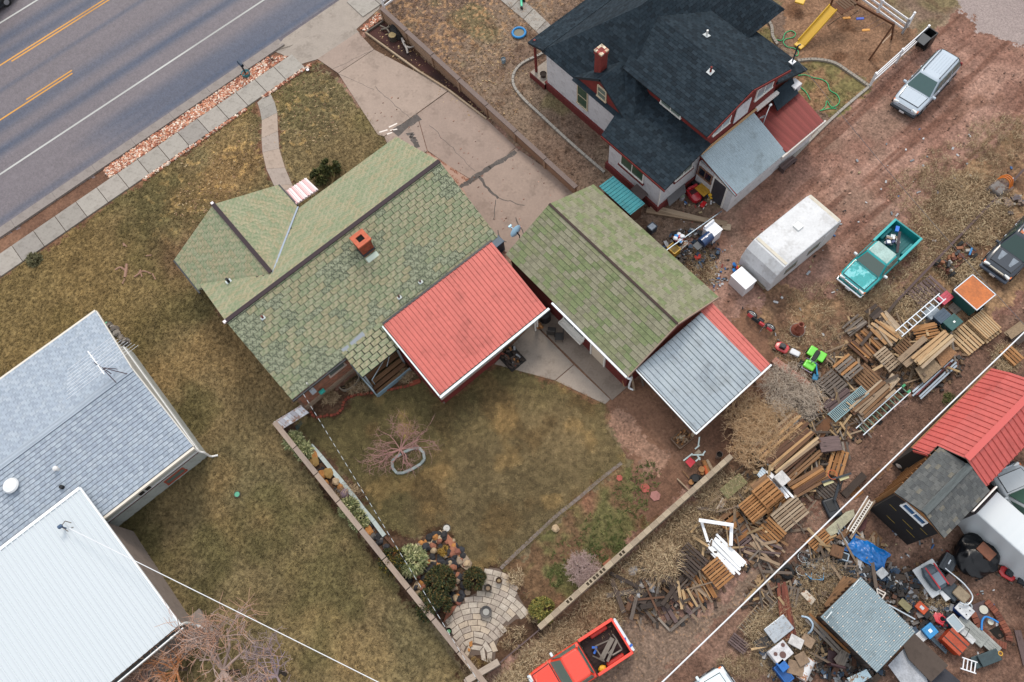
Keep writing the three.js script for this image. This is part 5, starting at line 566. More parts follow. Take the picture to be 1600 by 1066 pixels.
{ // brick edging of the bed behind the house
  const b = thing('brick_edging', 'curving row of red bricks round the soil bed behind the house', 'edging', P(560, 620)); const c = new THREE.CatmullRomCurve3([[485, 643], [492, 653], [500, 652], [515, 649], [527, 646], [535, 640], [536, 630], [542, 623], [553, 618], [575, 615], [600, 610], [625, 606], [640, 602]].map((p) => P(...p, .07))), n = 34, L = c.getSpacedPoints(n), m = [0x8a4330, 0x964a35, 0x7d3b2c].map((x) => M(x, .9, { map: T.mottle })); for (let i = 0; i < n; i++) { const a = L[i], q = L[i + 1], d = rr(-.03, .03); board(b, 'brick', m[i % 3], a.clone().lerp(q, .06).add(V(0, 0, d)), a.clone().lerp(q, .82).add(V(0, 0, d + rr(-.03, .03))), .14, .13); } board(b, 'brick', m[1], P(640, 601, .08), P(657, 595, .08), .25, .15); }
{ const r = thing('planter_ring', 'pale oval stone ring round the foot of the bare tree', 'planter', P(638, 722)); const pts = []; for (let i = 0; i < 24; i++) { const a = i / 24 * Math.PI * 2, u = Math.cos(a), v = Math.sin(a); const c = P(638, 720, .07), ux = P(662, 708, .07).sub(c), vx = P(645, 736, .07).sub(c); pts.push(c.clone().addScaledVector(ux, Math.sign(u) * Math.pow(Math.abs(u), .8)).addScaledVector(vx, Math.sign(v) * Math.pow(Math.abs(v), .6) * .85)); } const m = [M(0x8f9a99, .8, { map: T.stain }), M(0x828d8c, .8, { map: T.stain }), M(0x9aa5a3, .8, { map: T.stain })]; for (let i = 0; i < 24; i += 2) board(r, 'edging_block', m[(i / 2) % 3], pts[i], pts[(i + 2) % 24], .14, .16); }
for (const [px, py, r, l] of [[968, 747, .17, 'small red hexagonal stepping stone nearest the lawn strip'], [1008, 763, .26, 'red hexagonal stepping stone in the middle of the bed'], [1024, 775, .28, 'pinkish hexagonal stepping stone nearest the back wall']]) { const g = new THREE.CylinderGeometry(r, r * 1.03, .06, 6); const o = mesh('stepping_stone', g, M(r > .27 ? 0xa0706a : 0xa8564c, .9, { map: T.stain })); o.position.copy(P(px, py, .03)); tag(o, l, 'stepping stone', 'hexagonal stepping stones'); }
tag(slab('sandstone_block', [P(941, 881, .2), P(953, 872, .2), P(956, 879, .2), P(944, 886, .2)], .2, RM.red[1]), 'pink sandstone block lying at the inside of the back wall', 'stone');
{ const o = mesh('round_stone', ROCK[1], RM.tan[1]); o.position.copy(P(868, 826, .08)); o.scale.set(.22, .18, .2); tag(o, 'pale round stone beside the concrete strip in the planting bed', 'stone'); }
for (const [px, py, c, l, r] of [[371, 773, 0x4f9a7e, 'green round valve cover in the left lawn', .14], [167, 506, 0x56a07a, 'small green valve cover near the corner of the pale house', .1], [481, 110, 0xd8d6dc, 'white round utility cap in the front lawn', .1], [698, 826, 0xa7a59f, 'white round post cap at the corner of the rock bed', .17]]) { const t = thing('valve_cover', l, 'cover', P(px, py)); const g = new GB(); g.cyl(0, .03, 0, r * 1.4, .06, 14); g.build('rim', M(0x3b372f, .8), t); const h = new GB(); h.cyl(0, .05, 0, r, .06, 14); h.build('lid', M(c, .5), t); }
// river stones in the kerb strip
{ const g = ROCK[0], N = 5200, I = new THREE.InstancedMesh(g, M(0xffffff, .85), N), m4 = new THREE.Matrix4(), c = new THREE.Color(); const pal = [0xa86a52, 0xb5785e, 0xc79a80, 0xd6c2ae, 0x8c5848, 0xc48a6a, 0xe0d2c4]; let n = 0;
  while (n < N) { let x, z; const k = R(); if (k < .8) { x = rr(-2.6, 12.2); z = rr(-42.05, -41.15); if (z < -42.05 + (x > 10.6 ? (x - 10.6) * .9 : 0)) continue; } else if (k < .9) { x = rr(-1, 12.4); z = -39.5 + rr(-.06, .12); if (x < 8.4 && x > 7.0) continue; } else { const p = P(rr(562, 600), rr(22, 50)); if (!inPoly(Q(563, 47, 592, 21, 598, 30, 572, 49), p.x, p.z)) continue; x = p.x; z = p.z; }
    const s = rr(.035, .1); m4.compose(V(x, .03 + s * .4, z), new THREE.Quaternion().setFromEuler(new THREE.Euler(R() * 6, R() * 6, R() * 6)), V(s, s * .8, s * 1.2)); I.setMatrixAt(n, m4); I.setColorAt(n, c.set(pick(pal)).multiplyScalar(rr(.75, 1.1))); n++; } I.name = 'river_stones'; tag(I, 'reddish and cream river stones filling the strip between kerb and sidewalk', 'stones', null, 'stuff'); scene.add(I); }
{ const t = thing('mailbox', 'dark mailbox on a post set in a teal tub of stones at the kerb', 'mailbox', P(386, 119)); const g = new GB(); g.add(new THREE.LatheGeometry([[.24, 0], [.3, .34], [.27, .34], [.24, .26], [0, .26]].map((p) => new THREE.Vector2(...p)), 18)); g.build('tub', M(0x2b6f78, .5), t); const s = new GB(); for (let i = 0; i < 16; i++) s.add(ROCK[i % 4], new THREE.Matrix4().compose(V(rr(-.17, .17), .28, rr(-.17, .17)), new THREE.Quaternion(), V(.06, .05, .06))); s.build('stones', RM.red[1], t); const p = new GB(); p.box(0, .65, 0, .1, 1.1, .1); p.build('post', M(0x3b3a38, .8), t); const b = new GB(); b.box(0, 1.16, 0, .2, .14, .5).add(new THREE.CylinderGeometry(.1, .1, .5, 14, 1, false), new THREE.Matrix4().makeRotationX(Math.PI / 2).setPosition(0, 1.23, 0)); b.build('box', M(0x24364a, .45), t); }
{ const t = thing('dry_shrub', 'dark dead shrub with spiky stems in the stone strip', 'shrub', P(425, 96)); const g = new GB(); for (let i = 0; i < 26; i++) { const a = R() * 6.3, l = rr(.2, .5); g.rod(V(0, .05, 0), V(Math.cos(a) * l, rr(.15, .5), Math.sin(a) * l), .02, 4, .006); } g.build('stems', M(0x3d332f, .9), t); }
{ const t = thing('exposed_roots', 'pinkish roots of a removed tree showing in the front lawn', 'roots', P(205, 425)); const g = new GB(); const W = (a) => a.map((p) => P(p[0], p[1], .02).sub(t.position)); for (const [l, r] of [[[[198, 413], [197, 424], [195, 434]], .1], [[[197, 424], [188, 418], [180, 422]], .07], [[[195, 436], [191, 444]], .06], [[[220, 422], [217, 428], [210, 433]], .07], [[[217, 425], [226, 424], [236, 428]], .05], [[[238, 428], [243, 437]], .05], [[[219, 424], [222, 433]], .05], [[[194, 385], [192, 380], [198, 386]], .05], [[[228, 400], [237, 399]], .05]]) g.tube(W(l), r, 10, 6); g.build('root', M(0xb08a76, .9, { map: T.grain }), t); }
// ------------------------------------------------------------------ vehicles (local +x is forward)
function loftX(st, e = 5, n = 22) { // stations [x, half width, y0, y1]
  const pos = [], uv = [], ring = (s) => { const o = []; for (let i = 0; i < n; i++) { const a = i / n * Math.PI * 2, c = Math.cos(a), q = Math.sin(a); o.push(V(s[0], (s[2] + s[3]) / 2 + (s[3] - s[2]) / 2 * Math.sign(q) * Math.pow(Math.abs(q), 2 / e), s[1] * Math.sign(c) * Math.pow(Math.abs(c), 2 / e))); } return o; };
  const put = (v, a, b) => { pos.push(v.x, v.y, v.z); uv.push(a, b); }, rs = st.map(ring);
  for (let k = 0; k < rs.length - 1; k++) for (let i = 0; i < n; i++) { const j = (i + 1) % n, A = rs[k][i], B = rs[k][j], C = rs[k + 1][j], D = rs[k + 1][i]; put(A, i / n, k); put(C, j / n, k + 1); put(B, j / n, k); put(A, i / n, k); put(D, i / n, k + 1); put(C, j / n, k + 1); }
  for (const [k, f] of [[0, 1], [rs.length - 1, -1]]) { const c = rs[k].reduce((a, b) => a.add(b), V(0, 0, 0)).multiplyScalar(1 / n); for (let i = 0; i < n; i++) { const j = (i + 1) % n; put(c, .5, .5); if (f > 0) { put(rs[k][i], 0, 0); put(rs[k][j], 0, 0); } else { put(rs[k][j], 0, 0); put(rs[k][i], 0, 0); } } }
  const g = new THREE.BufferGeometry(); g.setAttribute('position', new THREE.Float32BufferAttribute(pos, 3)); g.setAttribute('uv', new THREE.Float32BufferAttribute(uv, 2)); return smooth(g, 38);
}
function smooth(g, deg) { // normals shared between faces that meet at less than deg
  const p = g.attributes.position, key = (i) => [p.getX(i), p.getY(i), p.getZ(i)].map((v) => Math.round(v * 2000)).join(), fn = [], map = {}; const a = V(0, 0, 0), b = V(0, 0, 0), c = V(0, 0, 0);
  for (let i = 0; i < p.count; i += 3) { a.fromBufferAttribute(p, i); b.fromBufferAttribute(p, i + 1); c.fromBufferAttribute(p, i + 2); const n = b.clone().sub(a).cross(c.clone().sub(a)); for (let k = 0; k < 3; k++) { fn[i + k] = n; (map[key(i + k)] ||= []).push(n); } }
  const co = Math.cos(deg * Math.PI / 180), out = new Float32Array(p.count * 3); for (let i = 0; i < p.count; i++) { const n = fn[i], u = n.clone().normalize(), s = V(0, 0, 0); for (const m of map[key(i)]) if (m.lengthSq() > 0 && m.clone().normalize().dot(u) > co) s.add(m); s.normalize(); out.set([s.x, s.y, s.z], i * 3); }
  g.setAttribute('normal', new THREE.BufferAttribute(out, 3)); return g;
}
function wheels(t, xs, zw, r, rim = CHROME) { for (const x of xs) for (const s of [-1, 1]) { const g = new GB(); g.disc(V(x, r, s * zw), Z1, r, .22, 20).torus(V(x, r, s * (zw + .06)), Z1, r * .85, .06, 20); const w = g.build('wheel', RUBBER, t); const h = new GB(); h.disc(V(x, r, s * (zw + .115)), Z1, r * .55, .02, 16); h.build('rim', rim, w); } }
function cabin(t, m, o) { // frustum with rounded edges: o = {y0,y1,b:[rear,front],t:[rear,front],wb,wt}
  const N = 28, e = 7, rings = [], lv = [0, .5, .9, 1, 1.03]; for (const k of lv) { const q = Math.min(k, 1), xr = o.b[0] + (o.t[0] - o.b[0]) * q, xf = o.b[1] + (o.t[1] - o.b[1]) * q, w = o.wb + (o.wt - o.wb) * q, sh = k > 1 ? .86 : k === 1 ? .97 : 1, y = o.y0 + (o.y1 - o.y0) * (k === 1 ? .985 : k > 1 ? 1.02 : k), rg = []; for (let i = 0; i < N; i++) { const a = i / N * Math.PI * 2, c = Math.cos(a), s = Math.sin(a); rg.push(V((xr + xf) / 2 + (xf - xr) / 2 * sh * Math.sign(c) * Math.pow(Math.abs(c), 2 / e), y, w * sh * Math.sign(s) * Math.pow(Math.abs(s), 2 / e))); } rings.push(rg); }
  const pos = [], uv = [], put = (...v) => v.forEach((q) => { pos.push(q.x, q.y, q.z); uv.push(q.x, q.z); }); for (let k = 0; k < rings.length - 1; k++) for (let i = 0; i < N; i++) { const j = (i + 1) % N; put(rings[k][i], rings[k + 1][i], rings[k + 1][j], rings[k][i], rings[k + 1][j], rings[k][j]); } const top = rings[rings.length - 1], c = top.reduce((a, b) => a.add(b), V(0, 0, 0)).multiplyScalar(1 / N); for (let i = 0; i < N; i++) put(c, top[(i + 1) % N], top[i]);
  const g = new THREE.BufferGeometry(); g.setAttribute('position', new THREE.Float32BufferAttribute(pos, 3)); g.setAttribute('uv', new THREE.Float32BufferAttribute(uv, 2)); const cab = mesh('cab', smooth(g, 40), m, t);
  const L = (k) => [o.b[0] + (o.t[0] - o.b[0]) * k, o.b[1] + (o.t[1] - o.b[1]) * k, o.wb + (o.wt - o.wb) * k, o.y0 + (o.y1 - o.y0) * k], A = L(.1), B = L(.93), gl = o.glass || GLASS, E = .015;
  slab('windshield', [V(A[1] + E, A[3], -A[2] * .9), V(A[1] + E, A[3], A[2] * .9), V(B[1] + E, B[3], B[2] * .86), V(B[1] + E, B[3], -B[2] * .86)].map((v) => t.localToWorld(v)), .02, gl, t); 
  slab('rear_window', [V(A[0] - E, A[3] + .08, -A[2] * .85), V(A[0] - E, A[3] + .08, A[2] * .85), V(B[0] - E, B[3], B[2] * .82), V(B[0] - E, B[3], -B[2] * .82)].map((v) => t.localToWorld(v)), .02, gl, t);
  const n = o.side || 1; for (const s of [-1, 1]) for (let i = 0; i < n; i++) { const f = (k, u) => { const q = L(k); return V(q[0] + (q[1] - q[0]) * (.05 + .9 * u), q[3], s * (q[2] + E)); }; const u0 = i / n + (i ? .02 : 0), u1 = (i + 1) / n - .02; slab('side_window', [f(.15, u0), f(.15, u1), f(.88, u1), f(.88, u0)].map((v) => t.localToWorld(v)), .02, gl, t); }
  return cab;
}
function carFront(t, o) { const { x, w, y, m = CHROME } = o; for (const s of [-1, 1]) { const g = new GB(); g.rbox(x, y, s * (w - .22), .16, .16, .36, .05, s * .25); g.build('headlight', M(0xcfd3d2, .15, { clearcoat: 1 }), t); const q = new GB(); q.rbox(x - .05, y, s * (w - .04), .18, .13, .08, .03); q.build('turn_signal', M(0xc96a2e, .3), t); const r = new GB(); r.rbox(o.mx, o.my, s * (w + .16), .14, .16, .22, .05); r.build('mirror', o.mm || m, t); } const g = new GB(); g.rbox(x + .04, y - .01, 0, .08, .16, 2 * w - .84, .03); for (let i = -3; i <= 3; i++) g.box(x + .085, y, i * .14, .02, .13, .03); g.build('grille', m, t); const b = new GB(); b.rbox(x + .1, y - .32, 0, .22, .2, 2 * w + .02, .08).rbox(x, y - .33, w - .06, .4, .16, .12, .05, .1).rbox(x, y - .33, -w + .06, .4, .16, .12, .05, -.1); b.build('bumper', o.bm || m, t); const l = new GB(); l.rbox(x + .215, y - .32, 0, .02, .13, .32, .01); l.build('licence_plate', M(0xcfd0d4, .5), t); }
function pickup(label, front, rear, col, o = {}) {
  const c = front.clone().lerp(rear, .5).setY(0), t = thing('pickup_truck', label, 'pickup truck', c, yawOf(rear, front)), L = Math.hypot(front.x - rear.x, front.z - rear.z) - .25, h = L / 2, W = .92, bm = o.body || paint(col), cb = h - L * .575, inner = o.inner || bm; // cab rear at cb
  mesh('body', loftX([[cb - .02, .9, .42, 1.04], [cb + .02, .92, .4, 1.08], [cb + .9, .93, .38, 1.08], [h - 1.35, .93, .38, 1.06], [h - .9, .92, .4, 1.02], [h - .3, .9, .42, .98], [h - .05, .84, .48, .88], [h, .8, .5, .82]], 6), bm, t);
  cabin(t, bm, { y0: 1.02, y1: 1.68, b: [cb + .03, cb + 1.62], t: [cb + .16, cb + 1.08], wb: .87, wt: .68 });
  slab('roof_panel', [V(cb + .2, 1.705, -.6), V(cb + 1.02, 1.705, -.6), V(cb + 1.02, 1.705, .6), V(cb + .2, 1.705, .6)].map((v) => t.localToWorld(v)), .02, o.roof || bm, t);
  slab('hood_gap', [V(cb + 1.64, 1.076, -.78), V(h - .09, .958, -.74), V(h - .09, .958, .74), V(cb + 1.64, 1.076, .78)].map((v) => t.localToWorld(v)), .02, BLACK, t); slab('hood', [V(cb + 1.68, 1.082, -.74), V(h - .12, .965, -.7), V(h - .12, .965, .7), V(cb + 1.68, 1.082, .74)].map((v) => t.localToWorld(v)), .03, o.hood || bm, t);
  const b0 = -h, b1 = cb - .06, g = new GB(); for (const s of [-1, 1]) g.rbox((b0 + b1) / 2, .76, s * .88, b1 - b0, .64, .1, .04).rbox((b0 + b1) / 2, 1.07, s * .87, b1 - b0, .06, .15, .03); g.build('bed_side', bm, t); const tg = new GB(); tg.rbox(b0 + .04, .76, 0, .08, .6, 1.7, .03).rbox(b0 + .04, 1.06, 0, .1, .05, 1.72, .02); tg.build('tailgate', o.gate || bm, t);
  ubox(t, 'bed_floor', inner, (b0 + b1) / 2, .5, 0, b1 - b0 - .1, .06, 1.68); for (let i = 0; i < 9; i++) ubox(t, 'bed_rib', inner, (b0 + b1) / 2, .54, -.72 + i * .18, b1 - b0 - .14, .025, .05); ubox(t, 'bed_front', inner, b1 + .02, .78, 0, .05, .55, 1.7); const wh = new GB(); for (const s of [-1, 1]) wh.rbox((b0 + b1) / 2 - .1, .64, s * .73, .95, .26, .22, .08); wh.build('wheel_housing', o.housing || bm, t);
  wheels(t, [h - .82, b0 + .95], .8, .36); carFront(t, { x: h - .02, w: .86, y: .78, mx: cb + 1.35, my: 1.15, mm: M(0xcdd2d4, .3), m: CHROME }); for (const s of [-1, 1]) { const q = new GB(); q.rbox(b0 - .01, .85, s * .84, .06, .3, .12, .02); q.build('tail_light', M(0x8e1d1a, .3), t); } ubox(t, 'rear_bumper', CHROME, b0 - .1, .5, 0, .14, .16, 1.7); return t;
}
const fadeT = tex(256, (u, v) => { const a = sm(.5, .68, pn(u, v, 3, 5, 21) * .55 + pn(u, v, 9, 14, 22) * .3 + pn(u, v, 40, 40, 23) * .15), b = .92 + .1 * pn(u, v, 30, 30, 24); return [(22 + 92 * a) * b, (150 + 44 * a) * b, (152 + 46 * a) * b]; });
const teal = pickup('teal pickup truck with a faded white roof and junk in its open bed', P(1326, 450, .5), P(1422, 356, 1), 0x129a9c, { roof: M(0xa9c9c4, .5, { map: T.mottle }), hood: M(0xffffff, .35, { map: rep(fadeT, .7), clearcoat: .4 }), inner: M(0x0d5c60, .6), gate: M(0x147f80, .4), housing: M(0x0f7376, .5) });
const redt = pickup('bright red pickup truck with scrap wood in its bed at the bottom edge', P(838, 1082, .6), P(976, 991, 1), 0xd63a22, { inner: M(0x3a2422, .8, { map: T.grain }), housing: M(0xb3281d, .5) });
function suv(label, front, rear, col, o = {}) {
  const c = front.clone().lerp(rear, .5).setY(0), t = thing('parked_car', label, 'car', c, yawOf(rear, front)), L = o.L || 4.75, h = L / 2, bm = paint(col, .28), tr = M(0x24282e, .6);
  mesh('body', loftX([[-h, .78, .5, .95], [-h + .06, .86, .4, 1.05], [-h + .5, .91, .36, 1.08], [0, .93, .35, 1.08], [h - 1.5, .93, .35, 1.06], [h - .9, .92, .36, 1.0], [h - .35, .88, .38, .9], [h - .08, .78, .42, .78], [h, .7, .46, .7]], 5), bm, t);
  ubox(t, 'lower_trim', tr, 0, .36, 0, L - .6, .16, 1.88);
  cabin(t, bm, { y0: 1.0, y1: 1.66, b: o.b || [-h + .08, h - 1.18], t: o.t || [-h + .42, h - 2.05], wb: .88, wt: .68, side: 3, glass: o.glass });
  const x0 = -h + .6, x1 = h - 2.2; for (const s of [-1, 1]) { const g = new GB(); g.rod(V(x0, 1.745, s * .55), V(x1, 1.745, s * .55), .022).box(x0 + .05, 1.72, s * .55, .12, .05, .05).box(x1 - .05, 1.72, s * .55, .12, .05, .05); g.build('roof_rail', M(0x2a2d33, .4), t); }
  for (let i = -2; i <= 2; i++) ubox(t, 'roof_rib', bm, (x0 + x1) / 2 - .1, 1.683, i * .17, 1.5, .012, .03); if (o.roof) { ubox(t, 'roof_panel', o.roof, (x0 + x1) / 2, 1.69, 0, x1 - x0, .012, 1.0); }
  slab('hood_gap', [V(h - 1.16, 1.045, -.74), V(h - .3, .908, -.66), V(h - .3, .908, .66), V(h - 1.16, 1.045, .74)].map((v) => t.localToWorld(v)), .02, BLACK, t); slab('hood', [V(h - 1.14, 1.05, -.71), V(h - .33, .92, -.63), V(h - .33, .92, .63), V(h - 1.14, 1.05, .71)].map((v) => t.localToWorld(v)), .02, bm, t); for (const s of [-1, 1]) slab('hood_crease', [V(h - 1.12, 1.052, s * .3), V(h - .4, .935, s * .24), V(h - .4, .935, s * .26), V(h - 1.12, 1.052, s * .33)].map((v) => t.localToWorld(v)), .008, bm, t); if (o.hood) o.hood(t, h); wheels(t, [h - .9, -h + .95], .82, .36, M(0xb4b9bd, .3, { metalness: .8 })); carFront(t, { x: h - .1, w: .84, y: .72, mx: h - 1.35, my: 1.08, mm: bm, m: o.grille || M(0x9aa2aa, .3, { metalness: .6 }), bm: o.bumper || tr }); for (const s of [-1, 1]) { const q = new GB(); q.rbox(-h + .04, .95, s * .78, .1, .26, .2, .03); q.build('tail_light', M(0x7e1c1b, .3), t); const d = new GB(); d.rbox(h - 2.1, .93, s * .93, .16, .03, .03, .01).rbox(h - 3.1, .93, s * .93, .16, .03, .03, .01); d.build('door_handle', CHROME, t); } return t;
}
suv('silver sport utility car with roof rails parked on the reddish gravel', P(1412, 171, .4), P(1482, 92, .9), 0xa6b3bf, { glass: M(0x3f5a5a, .06) });
const roofRust = M(0xffffff, .5, { map: tex(256, (u, v) => { const a = sm(.42, .5, pn(u, v, 3, 3, 31) * .7 + pn(u, v, 12, 12, 32) * .3); return a > .5 ? [186 - 20 * pn(u, v, 40, 40, 3), 102, 62] : [150, 160, 170]; }) });
suv('dark sport utility car with peeling grey hood patches at the right edge', P(1548, 432, .4), P(1640, 335, .9), 0x1c2632, { L: 4.7, roof: roofRust, glass: M(0x2e4542, .06), grille: M(0xb9b3a4, .4), bumper: M(0x4b5360, .5), hood: (t, h) => { const m = M(0x8f9aa6, .8, { map: T.mottle }); for (const s of [-1, 1]) { const g = slabGeo([V(h - 1.1, 1.056, s * .36 - .17), V(h - .75, 1.0, s * .34 - .1), V(h - .55, .967, s * .34 - .06), V(h - .55, .967, s * .34 + .06), V(h - .75, 1.0, s * .34 + .1), V(h - 1.1, 1.056, s * .36 + .17)].map((v) => v), .02); mesh('peeled_patch', g, m, t); } } });
suv('dark car on the far side of the street at the top left corner', P(20, -24, .4), P(-85, 45, .9), 0x1d242c, {});
suv('silver car with a greenish windshield half hidden behind the tarp trailer', P(1576, 752, .4), P(1650, 850, .9), 0xaab2b6, { glass: M(0x3f5a50, .06) });
suv('white car roof with a pale blue rim cut off by the bottom edge', P(1120, 1082, .4), P(1040, 1142, .9), 0xc8d6dc, {});
{ // caravan
  const c = V(24.35, 0, -8.45), t = thing('caravan', 'weathered white caravan with a rounded rear and a roof hatch', 'caravan', c, yawOf(P(1188, 410, 2.4), P(1281, 334, 2.4))), bm = M(0xd0d3d6, .45, { map: rep(T.stain, .3) }), g = new GB();
  const prof = [[-2.55, .45], [-2.6, 1.3], [-2.35, 2.0], [-1.95, 2.42], [-1.5, 2.5], [2.1, 2.5], [2.4, 2.36], [2.5, 1.2], [2.45, .45]]; const s = new THREE.Shape(prof.map((p) => new THREE.Vector2(...p))); const e = new THREE.ExtrudeGeometry(s, { depth: 2.2, bevelEnabled: true, bevelSize: .06, bevelThickness: .06, bevelSegments: 2 }); e.translate(0, 0, -1.1); g.add(e); g.build('body', bm, t);
  const rm = M(0xcbc5b6, .6, { map: T.stain }); for (let i = 0; i < 5; i++) ubox(t, 'roof_panel', rm, -1.45 + i * .86, 2.512, 0, .84, .03, 2.16); for (let i = 0; i < 4; i++) { ubox(t, 'seam_patch', M(0x7b7a76, .8), -1.02 + i * .86, 2.531, -.78, .05, .008, .5); ubox(t, 'seam_patch', M(0x85837e, .8), -1.02 + i * .86, 2.531, .7, .04, .008, .6); } slab('rear_curve_panel', [V(-2.36, 2.03, -1.05), V(-2.36, 2.03, 1.05), V(-1.97, 2.45, 1.05), V(-1.97, 2.45, -1.05)].map((v) => t.localToWorld(v)), .02, bm, t);
  const h = new GB(); h.rbox(.35, 2.6, -.12, .42, .12, .42, .03); h.build('roof_hatch', M(0xdadcda, .5), t); slab('rear_window', [V(-2.6, 1.42, -.62), V(-2.6, 1.42, .62), V(-2.55, 1.58, .62), V(-2.55, 1.58, -.62)].map((v) => t.localToWorld(v)), .03, M(0x2d3a40, .15), t); ubox(t, 'bumper', M(0x6b5f50, .7), -2.68, .5, 0, .14, .14, 1.9);
  for (const [y, z, r] of [[.95, -.98, .07], [.95, .98, .07], [1.35, -1, .04], [1.35, 1, .04], [1.75, -.1, .03], [1.8, .1, .03]]) { const q = new GB(); q.disc(V(-2.56 + (y > 1.5 ? .1 : 0), y, z), X1, r, .05, 10); q.build('tail_light', M(0x6d1a22, .35), t); }
  for (const x of [-1.2, .6]) { const q = new GB(); q.box(x, 1.5, 1.17, .9, .55, .03); q.build('side_window', GLASS, t); } const d = new GB(); d.box(1.6, 1.3, 1.17, .65, 1.6, .03); d.build('door', bm, t); wheels(t, [-.3], 1.0, .33); const hi = new GB(); hi.rod(V(2.45, .45, -.4), V(3.3, .42, 0), .05).rod(V(2.45, .45, .4), V(3.3, .42, 0), .05); hi.build('hitch', BLACK, t); }
// ---- two-wheelers and small machines
function bicycle(label, pos, yaw, fc, lie = 0, s = 1, cat = 'bicycle') { const t = thing('bicycle', label, cat, pos, yaw); const r = .33 * s, b = .52 * s, q = new THREE.Group(); q.name = 'frame_group'; const tilt = (g) => { g.l.forEach((x) => x.applyMatrix4(new THREE.Matrix4().makeRotationX(lie))); g.l.forEach((x) => x.translate(0, lie ? .06 : 0, 0)); return g; };
  for (const x of [-b, b]) { const w = new GB(); w.torus(V(x, r, 0), Z1, r, .022 * s + .006, 24); const o = tilt(w).build('wheel', RUBBER, t); const k = new GB(); k.torus(V(x, r, 0), Z1, r * .9, .012, 24); for (let i = 0; i < 9; i++) { const a = i / 9 * Math.PI; k.rod(V(x + Math.cos(a) * r * .9, r + Math.sin(a) * r * .9, 0), V(x - Math.cos(a) * r * .9, r - Math.sin(a) * r * .9, 0), .004, 3); } tilt(k).build('rim', M(0xb9c2c8, .35, { metalness: .7 }), o); }
  const f = new GB(), A = V(-b, r, 0), S = V(-.18 * s, r + .45 * s, 0), H = V(.38 * s, r + .48 * s, 0), B = V(-.05 * s, r - .02, 0), F = V(b, r, 0); for (const [p, e] of [[A, S], [A, B], [S, B], [S, H], [B, H], [H, F]]) f.rod(p, e, .022 * s, 6); tilt(f).build('frame', M(fc, .35, { clearcoat: .5 }), t); const h = new GB(); h.rod(H.clone().add(V(-.03, .12, -.28 * s)), H.clone().add(V(-.03, .12, .28 * s)), .015).rod(H, H.clone().add(V(-.03, .12, 0)), .018); tilt(h).build('handlebar', BLACK, t); const z = new GB(); z.rbox(S.x - .03, S.y + .14, 0, .26 * s, .06, .14 * s, .03).rod(S, S.clone().add(V(-.02, .13, 0)), .014); tilt(z).build('saddle', BLACK, t); return t; }
bicycle('silver and black bicycle leaning at the front end of the caravan', P(1293, 345), yawOf(P(1280, 334), P(1304, 352)), 0xb9c0c4, .35, .9);
bicycle('blue framed bicycle tipped over in the weeds with both wheels up', P(1268, 884), yawOf(P(1245, 893), P(1284, 895)), 0x3b9cd0, 1.1, 1.0);
bicycle('grey wheeled bicycle frame lying near the pallet and the blue bicycle', P(1273, 870), yawOf(P(1255, 868), P(1290, 884)), 0x5b6a70, 1.3, .95);
bicycle('purple toned bicycle buried in the tangle beside the metal shed', P(1296, 915), yawOf(P(1285, 905), P(1310, 920)), 0x5a3a6a, 1.2, .85);
bicycle('black bicycle lying under branches left of the metal shed', P(1272, 912), yawOf(P(1258, 915), P(1290, 905)), 0x222428, 1.35, .95);
{ const t = thing('motorcycle', 'small red and black dirt motorcycle lying on the gravel', 'motorcycle', P(1188, 503), yawOf(P(1168, 490), P(1206, 517))); const lie = .9, T_ = (g) => { g.l.forEach((x) => x.applyMatrix4(new THREE.Matrix4().makeRotationX(lie))); g.l.forEach((x) => x.translate(0, .1, -.2)); return g; };
  for (const x of [-.58, .62]) { const w = new GB(); w.torus(V(x, .3, 0), Z1, .27, .055, 20); const o = T_(w).build('wheel', RUBBER, t); const k = new GB(); k.torus(V(x, .3, 0), Z1, .22, .02, 20); for (let i = 0; i < 6; i++) { const a = i / 6 * Math.PI; k.rod(V(x + Math.cos(a) * .21, .3 + Math.sin(a) * .21, 0), V(x - Math.cos(a) * .21, .3 - Math.sin(a) * .21, 0), .008, 4); } T_(k).build('rim', M(0xc2c7ca, .3, { metalness: .7 }), o); }
  const e = new GB(); e.rbox(.02, .38, 0, .34, .3, .24, .05).rod(V(-.58, .3, .06), V(-.1, .35, .06), .03).rod(V(.62, .3, 0), V(.4, .85, 0), .03); T_(e).build('engine', M(0x3a3d42, .4, { metalness: .5 }), t); const b = new GB(); b.rbox(.18, .66, 0, .36, .18, .2, .07).rbox(-.55, .66, 0, .4, .05, .18, .02).rbox(.68, .64, 0, .34, .04, .15, .02); T_(b).build('bodywork', paint(0xa8242a), t); const s = new GB(); s.rbox(-.2, .7, 0, .5, .08, .2, .04); T_(s).build('seat', BLACK, t); const h = new GB(); h.rod(V(.38, .92, -.34), V(.38, .92, .34), .016); T_(h).build('handlebar', CHROME, t); }
